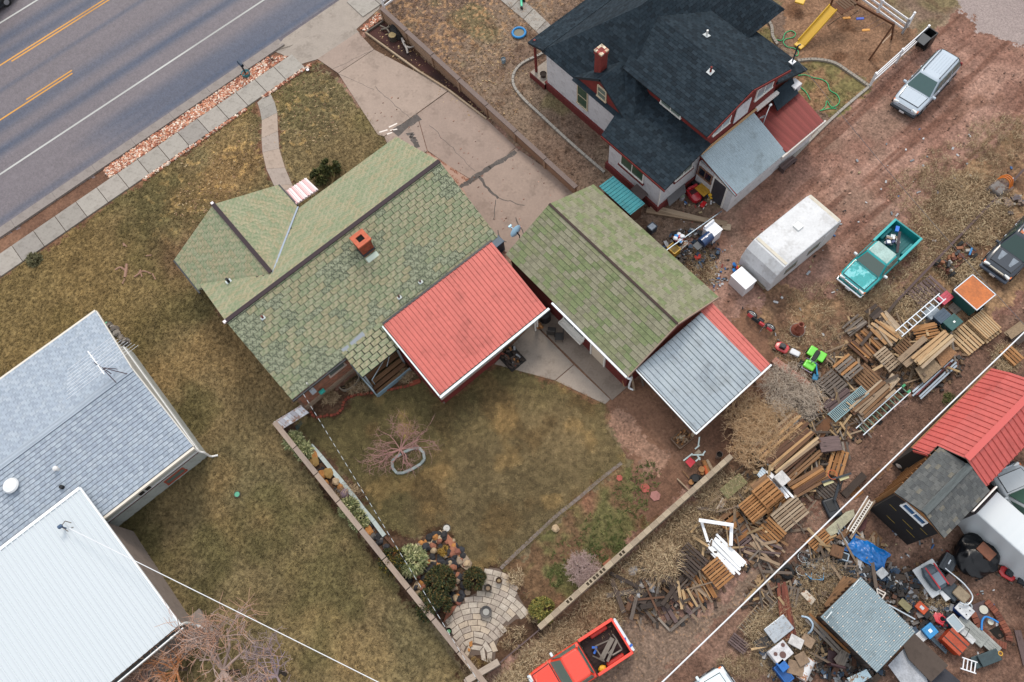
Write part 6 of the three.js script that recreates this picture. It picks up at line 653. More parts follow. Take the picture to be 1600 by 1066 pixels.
function mower(label, pos, yaw, col, bag, eng = true) { const t = thing('lawn_mower', label, 'lawn mower', pos, yaw); const d = new GB(); d.add(loftX([[-.36, .2, .1, .22], [-.25, .27, .08, .26], [.2, .28, .08, .26], [.38, .16, .1, .2]], 3)); if (!eng) { d.torus(V(0, .27, 0), UP, .14, .03, 18); } d.build('deck', paint(col, .4), t); if (eng) { const e = new GB(); e.rbox(0, .34, 0, .34, .2, .3, .05).cyl(0, .46, 0, .13, .06, 14); e.build('engine', M(0x23272b, .5), t); } else { const e = new GB(); e.cyl(0, .262, 0, .1, .02, 16); e.build('blade_hole', DARKHOLE, t); }
  for (const x of [-.32, .32]) for (const s of [-1, 1]) { const w = new GB(); w.disc(V(x, .1, s * .3), Z1, .1, .06, 14); w.build('wheel', M(0x5f564c, .8), t); } if (bag) { const g = new GB(); g.rbox(-.72, .3, 0, .55, .2, .36, .08); g.build('grass_bag', bag, t); } const h = new GB(); for (const s of [-1, 1]) h.rod(V(-.3, .22, s * .2), V(-1.1, .6, s * .22), .014); h.rod(V(-1.1, .6, -.22), V(-1.1, .6, .22), .014); h.build('handle', BLACK, t); return t; }
mower('red lawn mower with a white grass bag beside the green quad bike', P(1221, 545), yawOf(P(1243, 556), P(1214, 541)), 0xb3242a, M(0xc9ccd0, .6));
mower('red lawn mower with a dark grass bag at the foot of the white tarpaulin', P(1572, 897), yawOf(P(1598, 915), P(1562, 893)), 0xb3161c, M(0x22282d, .7));
mower('bare red mower deck with a round hole between the coolers', P(1469, 968), yawOf(P(1478, 975), P(1458, 962)), 0xc02434, null, false);
{ const t = thing('quad_bike', 'lime green children quad bike with black seat and fat tyres', 'quad bike', P(1267, 567), yawOf(P(1275, 555), P(1259, 580))); const lm = paint(0x5fc22c, .35); for (const x of [-.42, .45]) for (const s of [-1, 1]) { const w = new GB(); w.disc(V(x, .2, s * .42), Z1, .2, .22, 16); w.build('wheel', RUBBER, t); } const f = new GB(); f.rbox(-.4, .48, .27, .6, .12, .42, .06).rbox(-.4, .48, -.27, .6, .12, .42, .06).rbox(0, .46, 0, .9, .16, .36, .06).rbox(.42, .5, 0, .48, .16, .62, .08).rbox(.2, .56, 0, .3, .14, .3, .06); f.build('fender', lm, t); const s = new GB(); s.rbox(-.2, .6, 0, .7, .14, .26, .06); s.build('seat', BLACK, t); const h = new GB(); h.rod(V(.25, .78, -.34), V(.25, .78, .34), .02).rod(V(.3, .5, 0), V(.25, .78, 0), .03); h.build('handlebar', M(0x6b5f86, .4), t); const b = new GB(); b.rod(V(.72, .42, -.3), V(.72, .42, .3), .03).rod(V(.72, .42, -.3), V(.55, .35, -.25), .03).rod(V(.72, .42, .3), V(.55, .35, .25), .03); b.build('front_bar', M(0x9a93a6, .4), t); }
// ------------------------------------------------------------------ the yard full of things
const dirYaw = (x, y, dx, dy) => yawOf(P(x, y), P(x + dx, y + dy)), U_ = [20, -16.5], V_ = [16, 15];       // pixel directions of the two streets
function palletProto(w, d, nb, mats, top = true) { const t = new THREE.Group(); for (let i = 0; i < 3; i++) ubox(t, 'stringer', mats[i % mats.length], (i - 1) * (w / 2 - .05), .06, 0, .05, .09, d); for (let i = 0; i < nb; i++) ubox(t, 'deck_board', mats[(i * 2 + 1) % mats.length], 0, .118, -d / 2 + (i + .5) * d / nb, w, .024, d / nb * .68); for (const z of [-1, 0, 1]) ubox(t, 'bottom_board', mats[1], 0, .01, z * (d / 2 - .06), w, .02, .1); return t; }
function pallet(label, px, py, y, dx, dy, w, d, nb, mats, tilt = 0, name = 'pallet') { const t = palletProto(w, d, nb, mats); t.name = numbered(name); t.position.copy(P(px, py, y)); t.rotation.order = 'YXZ'; t.rotation.set(tilt, dirYaw(px, py, dx, dy), 0); scene.add(t); return tag(t, label, 'pallet'); }
pallet('pale pine pallet with close slats resting on a second pallet below the orange lid', 1537, 508, .28, ...V_, 1.35, 1.15, 9, WOODS.pine);
pallet('pale pine pallet with wide gaps lying open toward the alley', 1511, 530, .05, ...V_, 1.45, 1.5, 7, WOODS.pine);
pallet('pale pine pallet underneath the close slatted one', 1536, 513, .03, ...V_, 1.5, 1.2, 6, WOODS.pine);
pallet('weathered mauve grey platform with gaps beneath the upper ladder', 1452, 462, .15, ...V_, 1.7, 1.9, 8, WOODS.mauve);
pallet('brown pallet with orange offcuts on top nearest the blue sticks', 1324, 575, .55, ...U_, 1.2, 1.15, 6, [WOODS.grey[0], WOODS.orange[1], WOODS.grey[1]]);
pallet('silver grey pallet with dark gaps beside the blue toy', 1299, 600, .4, ...U_, 1.2, 1.2, 7, WOODS.grey);
pallet('grey pallet leaning under the silver grey one', 1287, 610, .1, ...V_, 1.3, .5, 3, WOODS.grey, .3);
pallet('small pine pallet tilted between plywood and brown boards', 1385, 562, .35, ...U_, .85, 1.25, 8, WOODS.tan, .12);
pallet('orange pallet standing beside the fallen hoop', 1308, 724, .35, -11, 36, 1.45, .85, 4, WOODS.orange, .08);
pallet('orange open crate pallet on top of the tallest stack', 1199, 771, .95, ...U_, 1.15, 1.15, 6, WOODS.orange);
pallet('orange slatted pallet in the second stack', 1177, 793, .8, ...U_, 1.15, 1.1, 8, WOODS.orange);
for (const [y, a] of [[.14, 'lowest'], [.28, 'second lowest'], [.42, 'third'], [.56, 'fourth']]) pallet('orange pallet ' + a + ' in the second stack', 1178, 795, y, ...U_, 1.16, 1.12, 7, WOODS.orange);
for (const [y, a] of [[.14, 'lowest'], [.3, 'second lowest'], [.46, 'third'], [.62, 'fourth'], [.78, 'fifth']]) pallet('orange pallet ' + a + ' in the tallest stack', 1200, 773, y, ...U_, 1.16, 1.16, 6, WOODS.orange);
pallet('reddish brown pallet with broad slats below the stacks', 1148, 821, .15, ...U_, 1.15, 1.6, 5, [WOODS.orange[2], WOODS.brown[1], WOODS.orange[0]]);
pallet('tan crate side with dark gaps leaning at the end of the stacks', 1233, 803, .4, ...U_, 1.7, 1.15, 7, WOODS.tan, .25);
pallet('brown crate standing behind the tan crate side', 1217, 790, .35, ...U_, 1.6, .7, 5, WOODS.orange, .5);
pallet('bright orange pallet above the white boards corner of the burnt pile', 1121, 896, .4, ...U_, 1.05, 1.25, 8, WOODS.orange);
pallet('dark weathered pallet over the tumbled grass', 1077, 877, .45, ...V_, 1.35, 1.35, 8, WOODS.dark);
pallet('orange pallet half frame left of the brown carpet', 1280, 845, .25, ...U_, 1.15, .8, 6, WOODS.orange, -.1);
pallet('pine pallet at the right edge below the white cable', 1580, 556, .3, ...V_, 1.0, .8, 4, WOODS.orange);
pallet('small grey pallet among red bark planks', 1234, 932, .3, -6, 30, .95, .8, 5, WOODS.grey, .1);
pallet('grey wooden gate lying flat near the alley edge', 1154, 1006, .1, 10, 8, .9, .6, 5, WOODS.mauve);
[[1352, 590, 'brown pallet tipped over the rusty scrap right of the grey pallets', V_, WOODS.brown, .35, .2], [1263, 640, 'grey brown pallet half buried under the tumbleweed edge', U_, WOODS.grey, .2, .1], [1168, 846, 'weathered pallet beneath the broken boards', U_, WOODS.mauve, .1, .05], [1204, 832, 'orange pallet leaning on the broken boards', V_, WOODS.orange, .3, .35], [1418, 548, 'brown pallet between the board panel and the plywood trailer', V_, WOODS.brown, .25, .1], [1250, 752, 'dark pallet below the dark orange boards', U_, WOODS.brown, .15, .1], [1390, 520, 'tan pallet at the end of the upper ladder', V_, WOODS.tan, .4, .15], [1290, 762, 'grey pallet lying flat beside the fallen hoop base', V_, WOODS.grey, .06, 0], [1060, 905, 'dark brown pallet in the middle of the burnt timbers', U_, WOODS.dark, .2, .1]].forEach(([x, y, l, d, m, h, t]) => pallet(l, x, y, h, ...d, 1.15, 1.1, 7, m, t));
// heaps of boards: every board a part
function pile(name, label, a, b, y, width, n, layers, mats, o = {}) { const A = P(a[0], a[1], y), B = P(b[0], b[1], y), t = thing(name, label, o.cat || 'lumber', A.clone().lerp(B, .5).setY(0)), d = B.clone().sub(A).normalize(), q = V(-d.z, 0, d.x), j = o.j ?? .06, bt = o.t || .045; for (let k = 0; k < layers; k++) for (let i = 0; i < n; i++) { const s = ((i + .5) / n - .5) * width + rr(-.03, .03), e0 = rr(-.25, .1) * (o.r ?? 1), e1 = rr(-.25, .1) * (o.r ?? 1), h = k * (bt + .02) + rr(0, .03) * (o.r ?? 1); board(t, o.part || 'plank', pick(mats), A.clone().addScaledVector(q, s + rr(-j, j)).addScaledVector(d, -e0).add(V(0, h, 0)), B.clone().addScaledVector(q, s + rr(-j, j)).addScaledVector(d, e1).add(V(0, h + rr(-.05, .08) * (o.r ?? 1), 0)), (o.w || width / n * .86) * rr(.75, 1.1), bt); } return t; }
pile('plank_heap', 'heap of tan offcuts and short boards left of the upper ladder end', [1368, 500], [1402, 532], .45, 1.6, 8, 2, [...WOODS.tan, ...WOODS.pine], { j: .25 });
pile('plank_heap', 'heap of brown and orange boards behind the blue sticks', [1337, 525], [1368, 556], .25, 1.5, 9, 2, [...WOODS.brown, WOODS.orange[0]], { j: .1 });
pile('slat_rack', 'dark slatted rack lying on the gravel at the top of the lumber', [1322, 520], [1349, 498], .2, .7, 6, 1, WOODS.grey, { r: .2 });
pile('slat_rack', 'dark brown rack end leaning beside the long rusty rail', [1361, 497], [1378, 484], .5, .9, 4, 1, WOODS.dark, { r: .3 });
pile('stained_panel', 'orange stained board panel tilted beside the upper ladder', [1428, 522], [1466, 514], .5, .9, 7, 1, WOODS.orange, { r: .3 });
pile('plank_stack', 'stack of long pale pine boards on the sheet wood trailer', [1432, 568], [1484, 523], .95, .75, 4, 2, [...WOODS.pine, WOODS.tan[1]], { r: .4 });
pile('plank_stack', 'long grey brown sheet boards on the far side of the sheet wood trailer', [1410, 568], [1452, 532], .85, .7, 2, 1, WOODS.tan, { r: .3 });
pile('steel_channels', 'bundle of bright steel channels along the alley below the plywood', [1429, 620], [1490, 566], .3, .5, 5, 1, [steel(0xb8c1c8), steel(0xa3adb5), M(0x6d2c2c, .6)], { cat: 'steel', part: 'channel', r: .8 });
pile('plank_stack', 'stack of brown and tan beams beside the lower ladder', [1336, 648], [1388, 602], .4, .95, 6, 2, [...WOODS.brown, ...WOODS.tan], { j: .05 });
pile('plank_stack', 'mauve brown boards stacked left of the steel grating', [1291, 640], [1326, 611], .35, .75, 5, 2, [...WOODS.mauve, WOODS.brown[1]], { r: .5 });
pile('stick_heap', 'orange and pale sticks leaning below the grey pallets', [1266, 604], [1286, 644], .3, .8, 7, 1, [...WOODS.orange, ...WOODS.tan], { j: .15, w: .07 });
pile('plank_load', 'trailer load of mixed brown timbers with white metal sheets below', [1193, 722], [1262, 664], .75, 2.0, 11, 2, [...WOODS.brown, ...WOODS.pine, WOODS.tan[2]], { j: .08 });
pile('plank_heap', 'brown long timbers beside the white box on the trailer load', [1216, 748], [1272, 698], .5, 1.1, 7, 2, [...WOODS.brown, WOODS.orange[2]], { j: .08 });
pile('plank_stack', 'dark orange boards stacked in front of the white box', [1238, 768], [1288, 738], .4, .85, 5, 3, [...WOODS.orange, ...WOODS.brown], { r: .6 });
pile('white_boards', 'white vinyl channel boards beside the tallest pallet stack', [1199, 738], [1236, 780], .6, .45, 3, 1, [vinyl], { part: 'channel', r: .6 });
pile('white_boards', 'pile of long white boards under the white frame', [1112, 846], [1158, 892], .3, 1.0, 6, 2, [vinyl, M(0xe3e6e8, .5)], { r: .9 });
pile('plank_heap', 'broken brown boards and plates between white boards and alley', [1172, 838], [1222, 862], .2, 1.5, 10, 2, [...WOODS.brown, ...WOODS.tan, WOODS.mauve[0]], { j: .4, r: 2 });
pile('plank_stack', 'fan of yellow orange boards beneath the bright orange pallet', [1086, 896], [1110, 938], .25, .85, 8, 1, WOODS.orange, { r: .5 });
pile('plank_heap', 'orange and brown beams spreading from the burnt pile', [1052, 908], [1082, 944], .2, .9, 6, 1, [...WOODS.orange, ...WOODS.brown], { j: .3, r: 1.2 });
pile('plank_heap', 'flat mauve boards at the alley side of the burnt pile', [1048, 930], [1072, 962], .12, 1.4, 6, 1, WOODS.mauve, { j: .3, r: 1.5 });
{ const t = thing('burnt_pile', 'charred heap of dark timbers with white ash by the back wall', 'debris', P(1010, 920)); for (let i = 0; i < 46; i++) { const x = rr(965, 1060), y = rr(885, 955), a = rr(-.6, 2.4), l = rr(8, 30), h = rr(.05, .5); board(t, 'timber', pick([...WOODS.dark, ...WOODS.dark, WOODS.brown[2], WOODS.grey[3]]), P(x - Math.cos(a) * l, y - Math.sin(a) * l, h), P(x + Math.cos(a) * l, y + Math.sin(a) * l, h + rr(-.15, .2)), rr(.08, .24), rr(.04, .1)); } for (let i = 0; i < 14; i++) { const p = pick([[988, 893], [975, 903], [993, 936], [1010, 912], [1012, 922]]), o = new THREE.Mesh(pick(ROCK), pick([M(0xb9bbc0, .9, { map: T.mottle }), M(0xa3a5ab, .9, { map: T.mottle })])); o.name = 'ash_lump'; o.position.copy(loc(t, P(p[0] + rr(-7, 7), p[1] + rr(-5, 5), .3))); o.scale.set(rr(.1, .3), .1, rr(.1, .22)); o.rotation.y = R() * 6; t.add(o); } }
pile('plank_heap', 'reddish bark planks fallen across the junk by the alley', [1221, 912], [1232, 1002], .5, .6, 6, 1, [0x7d4233, 0x8c4d3a, 0x6e3a2e].map(wood), { j: .12, w: .13 });
pile('plank_heap', 'dark brown timbers beside the metal shed wall', [1262, 962], [1325, 1025], .7, .5, 3, 1, [WOODS.orange[2], WOODS.grey[0]], { w: .14, r: .4 });
pile('plank_heap', 'orange firewood pieces under the blue tarpaulin', [1352, 880], [1376, 886], .12, .9, 5, 2, WOODS.orange, { j: .08 });
pile('plank_heap', 'slender pale strips leaning on the tar paper shed corner', [1326, 836], [1360, 780], .5, .5, 5, 1, [...WOODS.tan, M(0xd2cfcc, .7)], { w: .06 });
pile('plank_heap', 'long black and silver rails beside the orange firewood', [1312, 826], [1358, 900], .25, .55, 4, 1, [BLACK, M(0x4a545e, .4, { metalness: .5 }), steel()], { w: .09, r: .5, cat: 'rails' });
pile('plank_heap', 'dark grey glass and trim strips next to the bicycles', [1288, 868], [1328, 906], .3, .5, 3, 1, [M(0x4c575c, .25), BLACK, M(0xa9b2b8, .4)], { w: .14, r: .4, cat: 'trim' });
pile('plank_heap', 'thin old poles in the dry weeds behind the back wall', [1105, 790], [1170, 742], .15, .9, 6, 1, [...WOODS.dark, WOODS.grey[3]], { w: .06, j: .2 });
for (const [a, b, y, w, t, m, n, l, c] of [
  [[1010, 329], [1136, 350], .12, .34, .12, WOODS.tan[2], 'timber_beam', 'long heavy weathered beam lying by the white house wing', 'beam'], [[1016, 323], [1104, 345], .14, .3, .12, WOODS.tan[0], 'timber_beam', 'second weathered beam beside the long one at the white house wing', 'beam'],
  [[1128, 354], [1142, 356], .1, .4, .12, WOODS.tan[1], 'timber_beam', 'short beam end sticking out behind the white washing machine', 'beam'],
  [[1600, 265], [1402, 470], .35, .13, .1, WOODS.mauve[2], 'rusty_rail', 'long rusty brown rail running from the right edge to the lumber', 'rail'], [[1402, 470], [1345, 540], .45, .16, .1, WOODS.dark[1], 'rusty_rail', 'dark beam continuing the rusty rail over the lumber', 'beam'],
  [[1092, 813], [1146, 821], .9, .17, .1, vinyl, 'white_rail', 'top rail of the white frame over the white boards', 'rail'], [[1096, 815], [1106, 847], .6, .13, .1, vinyl, 'white_rail', 'left leg of the white frame over the white boards', 'rail'], [[1143, 821], [1142, 853], .6, .16, .1, vinyl, 'white_rail', 'right leg of the white frame over the white boards', 'rail'],
  [[1047, 986], [1096, 944], .1, .14, .1, WOODS.grey[1], 'grey_post', 'long grey post at the alley edge of the burnt pile', 'post'], [[1018, 955], [1047, 986], .1, .1, .08, WOODS.grey[2], 'grey_post', 'short grey post meeting the long one at a corner', 'post'],
  [[1004, 948], [1022, 982], .1, .06, .05, WOODS.brown[2], 'stick', 'thin brown stick pointing to the alley', 'stick'], [[974, 947], [1030, 965], .1, .06, .05, WOODS.brown[1], 'stick', 'long curved brown stick left of the burnt pile', 'stick'],
  [[1178, 886], [1218, 850], .08, .16, .08, WOODS.grey[3], 'grey_post', 'dark grey plank along the cable beside the broken boards', 'plank'], [[1318, 775], [1350, 742], .25, .35, .2, WOODS.dark[0], 'timber_beam', 'dark squared timber beside the tar paper shed', 'beam'],
  [[1058, 748], [1088, 778], .12, .07, .07, WOODS.tan[0], 'fence_post', 'pale pole lying below the red seat cart', 'pole'], [[1067, 736], [1086, 758], .12, .06, .06, WOODS.brown[3], 'fence_post', 'thin brown pole beside the pale pole near the log pile', 'pole'],
  [[1208, 563], [1262, 603], .35, .38, .3, M(0x96695a, .8, { map: T.rust }), 'steel_beam', 'rusty pink channel beam pointing at the quad bike', 'beam'],
  [[1036, 395], [1128, 330], .95, .05, .05, steel(0x7d8b98), 'metal_rail', 'grey metal tube running past the white washing machine', 'rail'],
  [[1590, 985], [1604, 1040], .08, .3, .06, WOODS.mauve[0], 'grey_post', 'mauve plank lying at the lower right edge', 'plank'], [[1388, 945], [1430, 968], 1.1, .06, .05, steel(0xc3ccd2), 'metal_rail', 'pale conduit leaning past the corrugated shed edge', 'conduit']]) tag(board(scene, n, m, P(a[0], a[1], y), P(b[0], b[1], y), w, t), l, c);
for (const [pts, y, th, m, n, l, c] of [
  [[[1430, 576], [1456, 558], [1472, 574], [1444, 599]], .72, .05, M(0xb39a7c, .9, { map: T.speck }), 'chipboard_sheet', 'pale chipboard sheet on the near end of the trailer', 'board'], [[[1460, 552], [1478, 538], [1496, 551], [1472, 575]], .7, .05, M(0xb5855c, .85, { map: T.speck }), 'chipboard_sheet', 'orange brown chipboard sheet on the far end of the trailer', 'board'],
  [[[1379, 604], [1394, 583], [1407, 592], [1389, 614]], .3, .04, WOODS.tan[1], 'plywood_sheet', 'pale plywood piece with a rounded corner beside the beams', 'board'], [[[1172, 758], [1196, 740], [1204, 750], [1180, 768]], 1.0, .04, WOODS.brown[3], 'plywood_sheet', 'brown plywood lid beside the tallest pallet stack', 'board'],
  [[[1361, 740], [1373, 730], [1383, 739], [1371, 750]], .03, .03, WOODS.brown[0], 'plywood_sheet', 'brown board flat on the ground above the cable', 'board'], [[[1379, 729], [1387, 720], [1396, 729], [1388, 737]], .03, .03, WOODS.brown[1], 'plywood_sheet', 'small brown board near the round white tank', 'board'], [[[1326, 772], [1340, 759], [1350, 769], [1336, 781]], .03, .03, WOODS.orange[2], 'plywood_sheet', 'tan board flat on the alley beside the fallen hoop', 'board'], [[[1358, 838], [1366, 829], [1380, 842], [1373, 852]], .03, .03, WOODS.brown[3], 'plywood_sheet', 'brown board flat below the tar paper shed', 'board'],
  [[[1272, 674], [1296, 645], [1301, 664], [1282, 690]], .35, .04, M(0x6b4526, .8, { map: T.mottle }), 'rusty_plate', 'rusty curved plate at the end of the steel grating', 'plate'], [[[1444, 990], [1470, 978], [1488, 996], [1462, 1012]], .1, .04, WOODS.mauve[1], 'plywood_sheet', 'mauve board by the yellow strip near the shed ruins', 'board'],
  [[[1516, 947], [1538, 938], [1548, 950], [1536, 985], [1528, 972]], .1, .05, M(0x5b4c50, .8, { map: T.mottle }), 'steel_plate', 'grey steel plate inside the brick ring', 'plate'], [[[1422, 470], [1436, 448], [1486, 462], [1462, 484]], .12, .04, WOODS.grey[2], 'plywood_sheet', 'grey plywood flat under the mauve platform', 'board'], [[[1480, 480], [1500, 465], [1512, 478], [1492, 492]], .1, .04, WOODS.grey[0], 'plywood_sheet', 'grey board between the bins and the orange lid', 'board'],
  [[[1408, 1000], [1424, 985], [1482, 1040], [1455, 1066], [1420, 1030]], .9, .06, M(0x51463f, .9, { map: T.stain }), 'roofing_sheet', 'brown felted roof piece below the corrugated shed', 'roofing'], [[[1420, 1062], [1474, 1042], [1530, 1090], [1480, 1110]], .4, .06, M(0x33343c, .8, { map: T.stain }), 'roofing_sheet', 'dark slate sheet at the bottom edge', 'roofing'],
  [[[1388, 1040], [1414, 1012], [1424, 1000], [1440, 1040], [1450, 1066], [1410, 1070]], .7, .03, M(0xb9bec6, .7, { map: T.mottle }), 'torn_sheet', 'torn white plastic sheet below the corrugated shed', 'sheet'], [[[1300, 960], [1330, 935], [1340, 905], [1318, 900], [1288, 945]], .9, .04, WOODS.brown[3], 'plywood_sheet', 'brown plywood behind the corrugated shed', 'board'],
  [[[1324, 1060], [1354, 1046], [1362, 1058], [1335, 1075]], .7, .12, M(0xb5cdd6, .4, { map: T.rust }), 'scrap_door', 'pale blue appliance door with rust below the shed', 'door'], [[[1303, 1030], [1316, 1015], [1328, 1022], [1316, 1050]], .8, .06, WOODS.grey[0], 'plank', 'short grey plank standing by the dark chair', 'plank'],
  [[[1044, 388], [1062, 372], [1076, 380], [1056, 398]], .5, .05, M(0xb7b7b0, .7, { map: T.rust }), 'dirty_board', 'stained white panel between the barrel and the grill', 'panel'], [[[985, 296], [1001, 282], [1012, 303], [998, 316]], 1.0, .06, M(0x5a4e4c, .85, { map: T.stain }), 'plywood_board', 'grey brown plywood lid next to the turquoise roof', 'lid'], [[[1040, 302], [1070, 285], [1072, 300], [1046, 322]], .7, .04, M(0x5b5a5c, .6), 'dark_sheet', 'corrugated dark panel leaning on the white house wing', 'panel']]) tag(slab(n, pts.map((p) => P(p[0], p[1], y)), th, m), l, c);
{ const rs = [[[1186, 708], [1204, 690], [1246, 655], [1252, 668]], [[1198, 726], [1210, 712], [1220, 722], [1209, 734]], [[1183, 742], [1191, 730], [1199, 737], [1190, 750]]]; rs.forEach((p, i) => { const q = p.map((a) => P(a[0], a[1], .5)); const t = thing('metal_sheet', ['long ribbed white metal sheet under the trailer timbers', 'short ribbed white sheet at the corner of the trailer load', 'ribbed sheet scrap under the brown plywood'][i], 'metal sheet', q[0].clone().setY(.4)); mesh('sheet', ribbed(...q.map((v) => loc(t, v)), .13, .03, .05), M(0xbcc9d2, .4, { metalness: .4 }), t); slab('backing', q.map((v) => v.clone().add(V(0, -.02, 0))), .02, steel(), t); }); }
function ladder(label, a, b, w, n, m, rm, y = .3, y2 = y) { const A = P(a[0], a[1], y), B = P(b[0], b[1], y2), t = thing('ladder', label, 'ladder', A.clone().setY(0)), d = B.clone().sub(A).normalize(), q = V(-d.z, 0, d.x).normalize(); for (const s of [-1, 1]) board(t, 'rail', m, A.clone().addScaledVector(q, s * w / 2), B.clone().addScaledVector(q, s * w / 2), .05, .09); for (let i = 0; i < n; i++) { const c = A.clone().lerp(B, (i + .6) / n); board(t, 'rung', rm, c.clone().addScaledVector(q, -w / 2), c.clone().addScaledVector(q, w / 2), .045, .04); } return t; }
const alu = M(0xc9d0d6, .35, { metalness: .6 });
ladder('silver ladder lying across the bins and offcuts', [1404, 522], [1473, 463], .42, 10, alu, alu, .75, .95);
{ const t = ladder('silver extension ladder with green rung grips along the alley', [1343, 675], [1417, 608], .48, 11, alu, M(0x5f7d6a, .5), .3); const g = M(0x2f8a5b, .5); for (const p of [[1412, 603], [1420, 612]]) { const o = new THREE.Mesh(UNIT, g); o.name = 'end_cap'; o.position.copy(loc(t, P(p[0], p[1], .36))); o.scale.set(.2, .1, .12); o.rotation.y = dirYaw(1343, 675, 74, -67); t.add(o); } }
ladder('pale blue steel grating panel laid between board stacks', [1299, 654], [1352, 609], .52, 26, M(0x6f8a8f, .5, { metalness: .3 }), M(0x7b959a, .5, { metalness: .3 }), .45).userData.category = 'grating';
ladder('broken wooden ladder in the weeds beside the alley', [1158, 988], [1190, 952], .5, 8, WOODS.tan[2], WOODS.grey[0], .25);
ladder('short broken wooden ladder above the longer one', [1192, 950], [1210, 930], .55, 5, WOODS.grey[2], WOODS.tan[0], .3);
ladder('white plastic rack lying by the dark tool boxes', [1502, 1036], [1526, 1044], .5, 4, vinyl, vinyl, .25).userData.category = 'rack';
ladder('white strip frame leaning on the carpet', [1330, 832], [1361, 783], .16, 14, M(0xd2cfc8, .6), M(0xc3beb4, .7), .6).userData.category = 'frame';
function tote(name, label, cat, px, py, y, w, d, h, dx, dy, c, lid, o = {}) { const t = thing(name, label, cat, P(px, py, y + h).setY(y), dirYaw(px, py, dx, dy)); const g = new GB(); g.rbox(0, h / 2, 0, w, h, d, .05); g.build('body', o.m || plastic(c), t); const l = new GB(); if (o.open) { l.rbox(0, h + .005, d / 2 - .03, w, .06, .06, .02).rbox(0, h + .005, -d / 2 + .03, w, .06, .06, .02).rbox(w / 2 - .03, h + .005, 0, .06, .06, d, .02).rbox(-w / 2 + .03, h + .005, 0, .06, .06, d, .02); l.build('rim', o.lm || plastic(lid), t); ubox(t, 'contents', o.fill || BLACK, 0, h - .01, 0, w - .1, .04, d - .1); } else { l.rbox(0, h + .03, 0, w + .04, .07, d + .04, .03); if (o.ribs) for (let i = -1; i <= 1; i++) l.rbox(0, h + .07, i * d * .27, w * .8, .02, .06, .01); l.build('lid', o.lm || plastic(lid), t); } if (o.handle) { for (const s of [-1, 1]) { const q = new GB(); q.rbox(s * (w / 2 + .03), h * .75, 0, .05, .05, d * .5, .02); q.build('handle', o.hm || BLACK, t); } } if (o.extra) o.extra(t, w, d, h); return t; }
const metalW = M(0xdde0e5, .35);
tote('freezer', 'white chest freezer standing behind the caravan', 'freezer', 1162, 435, 0, 1.15, .85, .95, ...V_, 0xdde0e5, 0xeceef0, { m: metalW, lm: M(0xe8eaee, .3) });
tote('washing_machine', 'white washing machine with a raised control panel by the dirt yard', 'washing machine', 1114, 358, 0, .75, .8, .95, ...U_, 0xdde0e5, 0xeceef0, { m: metalW, lm: M(0xe8eaee, .3), extra: (t, w, d, h) => { const g = new GB(); g.rbox(0, h + .14, -d / 2 + .06, w, .22, .12, .03); g.build('control_panel', metalW, t); ubox(t, 'lid_seam', M(0x8b8d90, .6), 0, h + .068, d / 2 - .2, w * .9, .006, .015); } });
tote('storage_tote', 'bright pink red tote at the upper end of the ladder', 'tote', 1477, 466, .1, .75, .5, .42, ...U_, 0xb5384a, 0xc7485a, { ribs: 1, handle: 1 }); tote('storage_tote', 'pale grey tote under the ladder next to the blue bin', 'tote', 1456, 488, .05, .75, .55, .5, ...U_, 0x93a1ad, 0xa4b1bb, { ribs: 1, handle: 1 });
tote('wheeled_bin', 'dark blue grey bin lying between grey tote and teal bin', 'bin', 1472, 494, .05, .8, .55, .6, ...U_, 0x33475a, 0x3e5468, { ribs: 1, handle: 1 }); tote('wheeled_bin', 'dark teal wheeled bin with a white sticker', 'bin', 1489, 504, .05, .85, .62, .65, ...U_, 0x1e4f4d, 0x235a57, { handle: 1, extra: (t, w, d, h) => ubox(t, 'sticker', M(0xdfe5e0, .5), .05, h + .07, .02, .12, .006, .1) });
tote('storage_tote', 'white box on the trailer load of timbers', 'box', 1222, 748, .45, .55, .6, .7, ...U_, 0xb9b7b6, 0xd0cfcd); tote('tool_case', 'black wheeled tool case with a white logo plate beside the covered heap', 'case', 1482, 880, 0, .85, .6, .5, ...[10, -18], 0x2a333b, 0x303a43, { handle: 1, ribs: 1, extra: (t, w, d, h) => ubox(t, 'logo_plate', M(0xc9d0d6, .5), .05, h + .085, 0, .25, .006, .06) });
tote('cooler', 'blue cooler with a white lid and four dark knobs', 'cooler', 1507, 953, 0, .7, .55, .5, ...V_, 0x1f4fa0, 0xd6dade, { handle: 1, extra: (t, w, d, h) => { for (const a of [-1, 1]) for (const b of [-1, 1]) { const g = new GB(); g.cyl(a * .18, h + .07, b * .13, .03, .02, 10); g.build('knob', BLACK, t); } } });
tote('cooler', 'open teal blue cooler with a white rim left of the white lidded one', 'cooler', 1493, 974, 0, .5, .75, .5, ...U_, 0x1d5f7d, 0xd9dee0, { open: 1, fill: M(0x8f9ea6, .5) }); tote('cooler', 'sky blue cooler with a white label and its lid thrown open', 'cooler', 1453, 986, 0, .55, .5, .42, ...U_, 0x2a86c8, 0x3596d6, { extra: (t, w, d, h) => ubox(t, 'label', M(0xdce6ea, .5), 0, h + .068, 0, .16, .006, .16) });
tote('loose_cooler_cover', 'white cooler lid with rounded corners lying by the corrugated shed', 'lid', 1438, 996, .05, .5, .42, .12, ...U_, 0xd7dade, 0xdfe2e5);
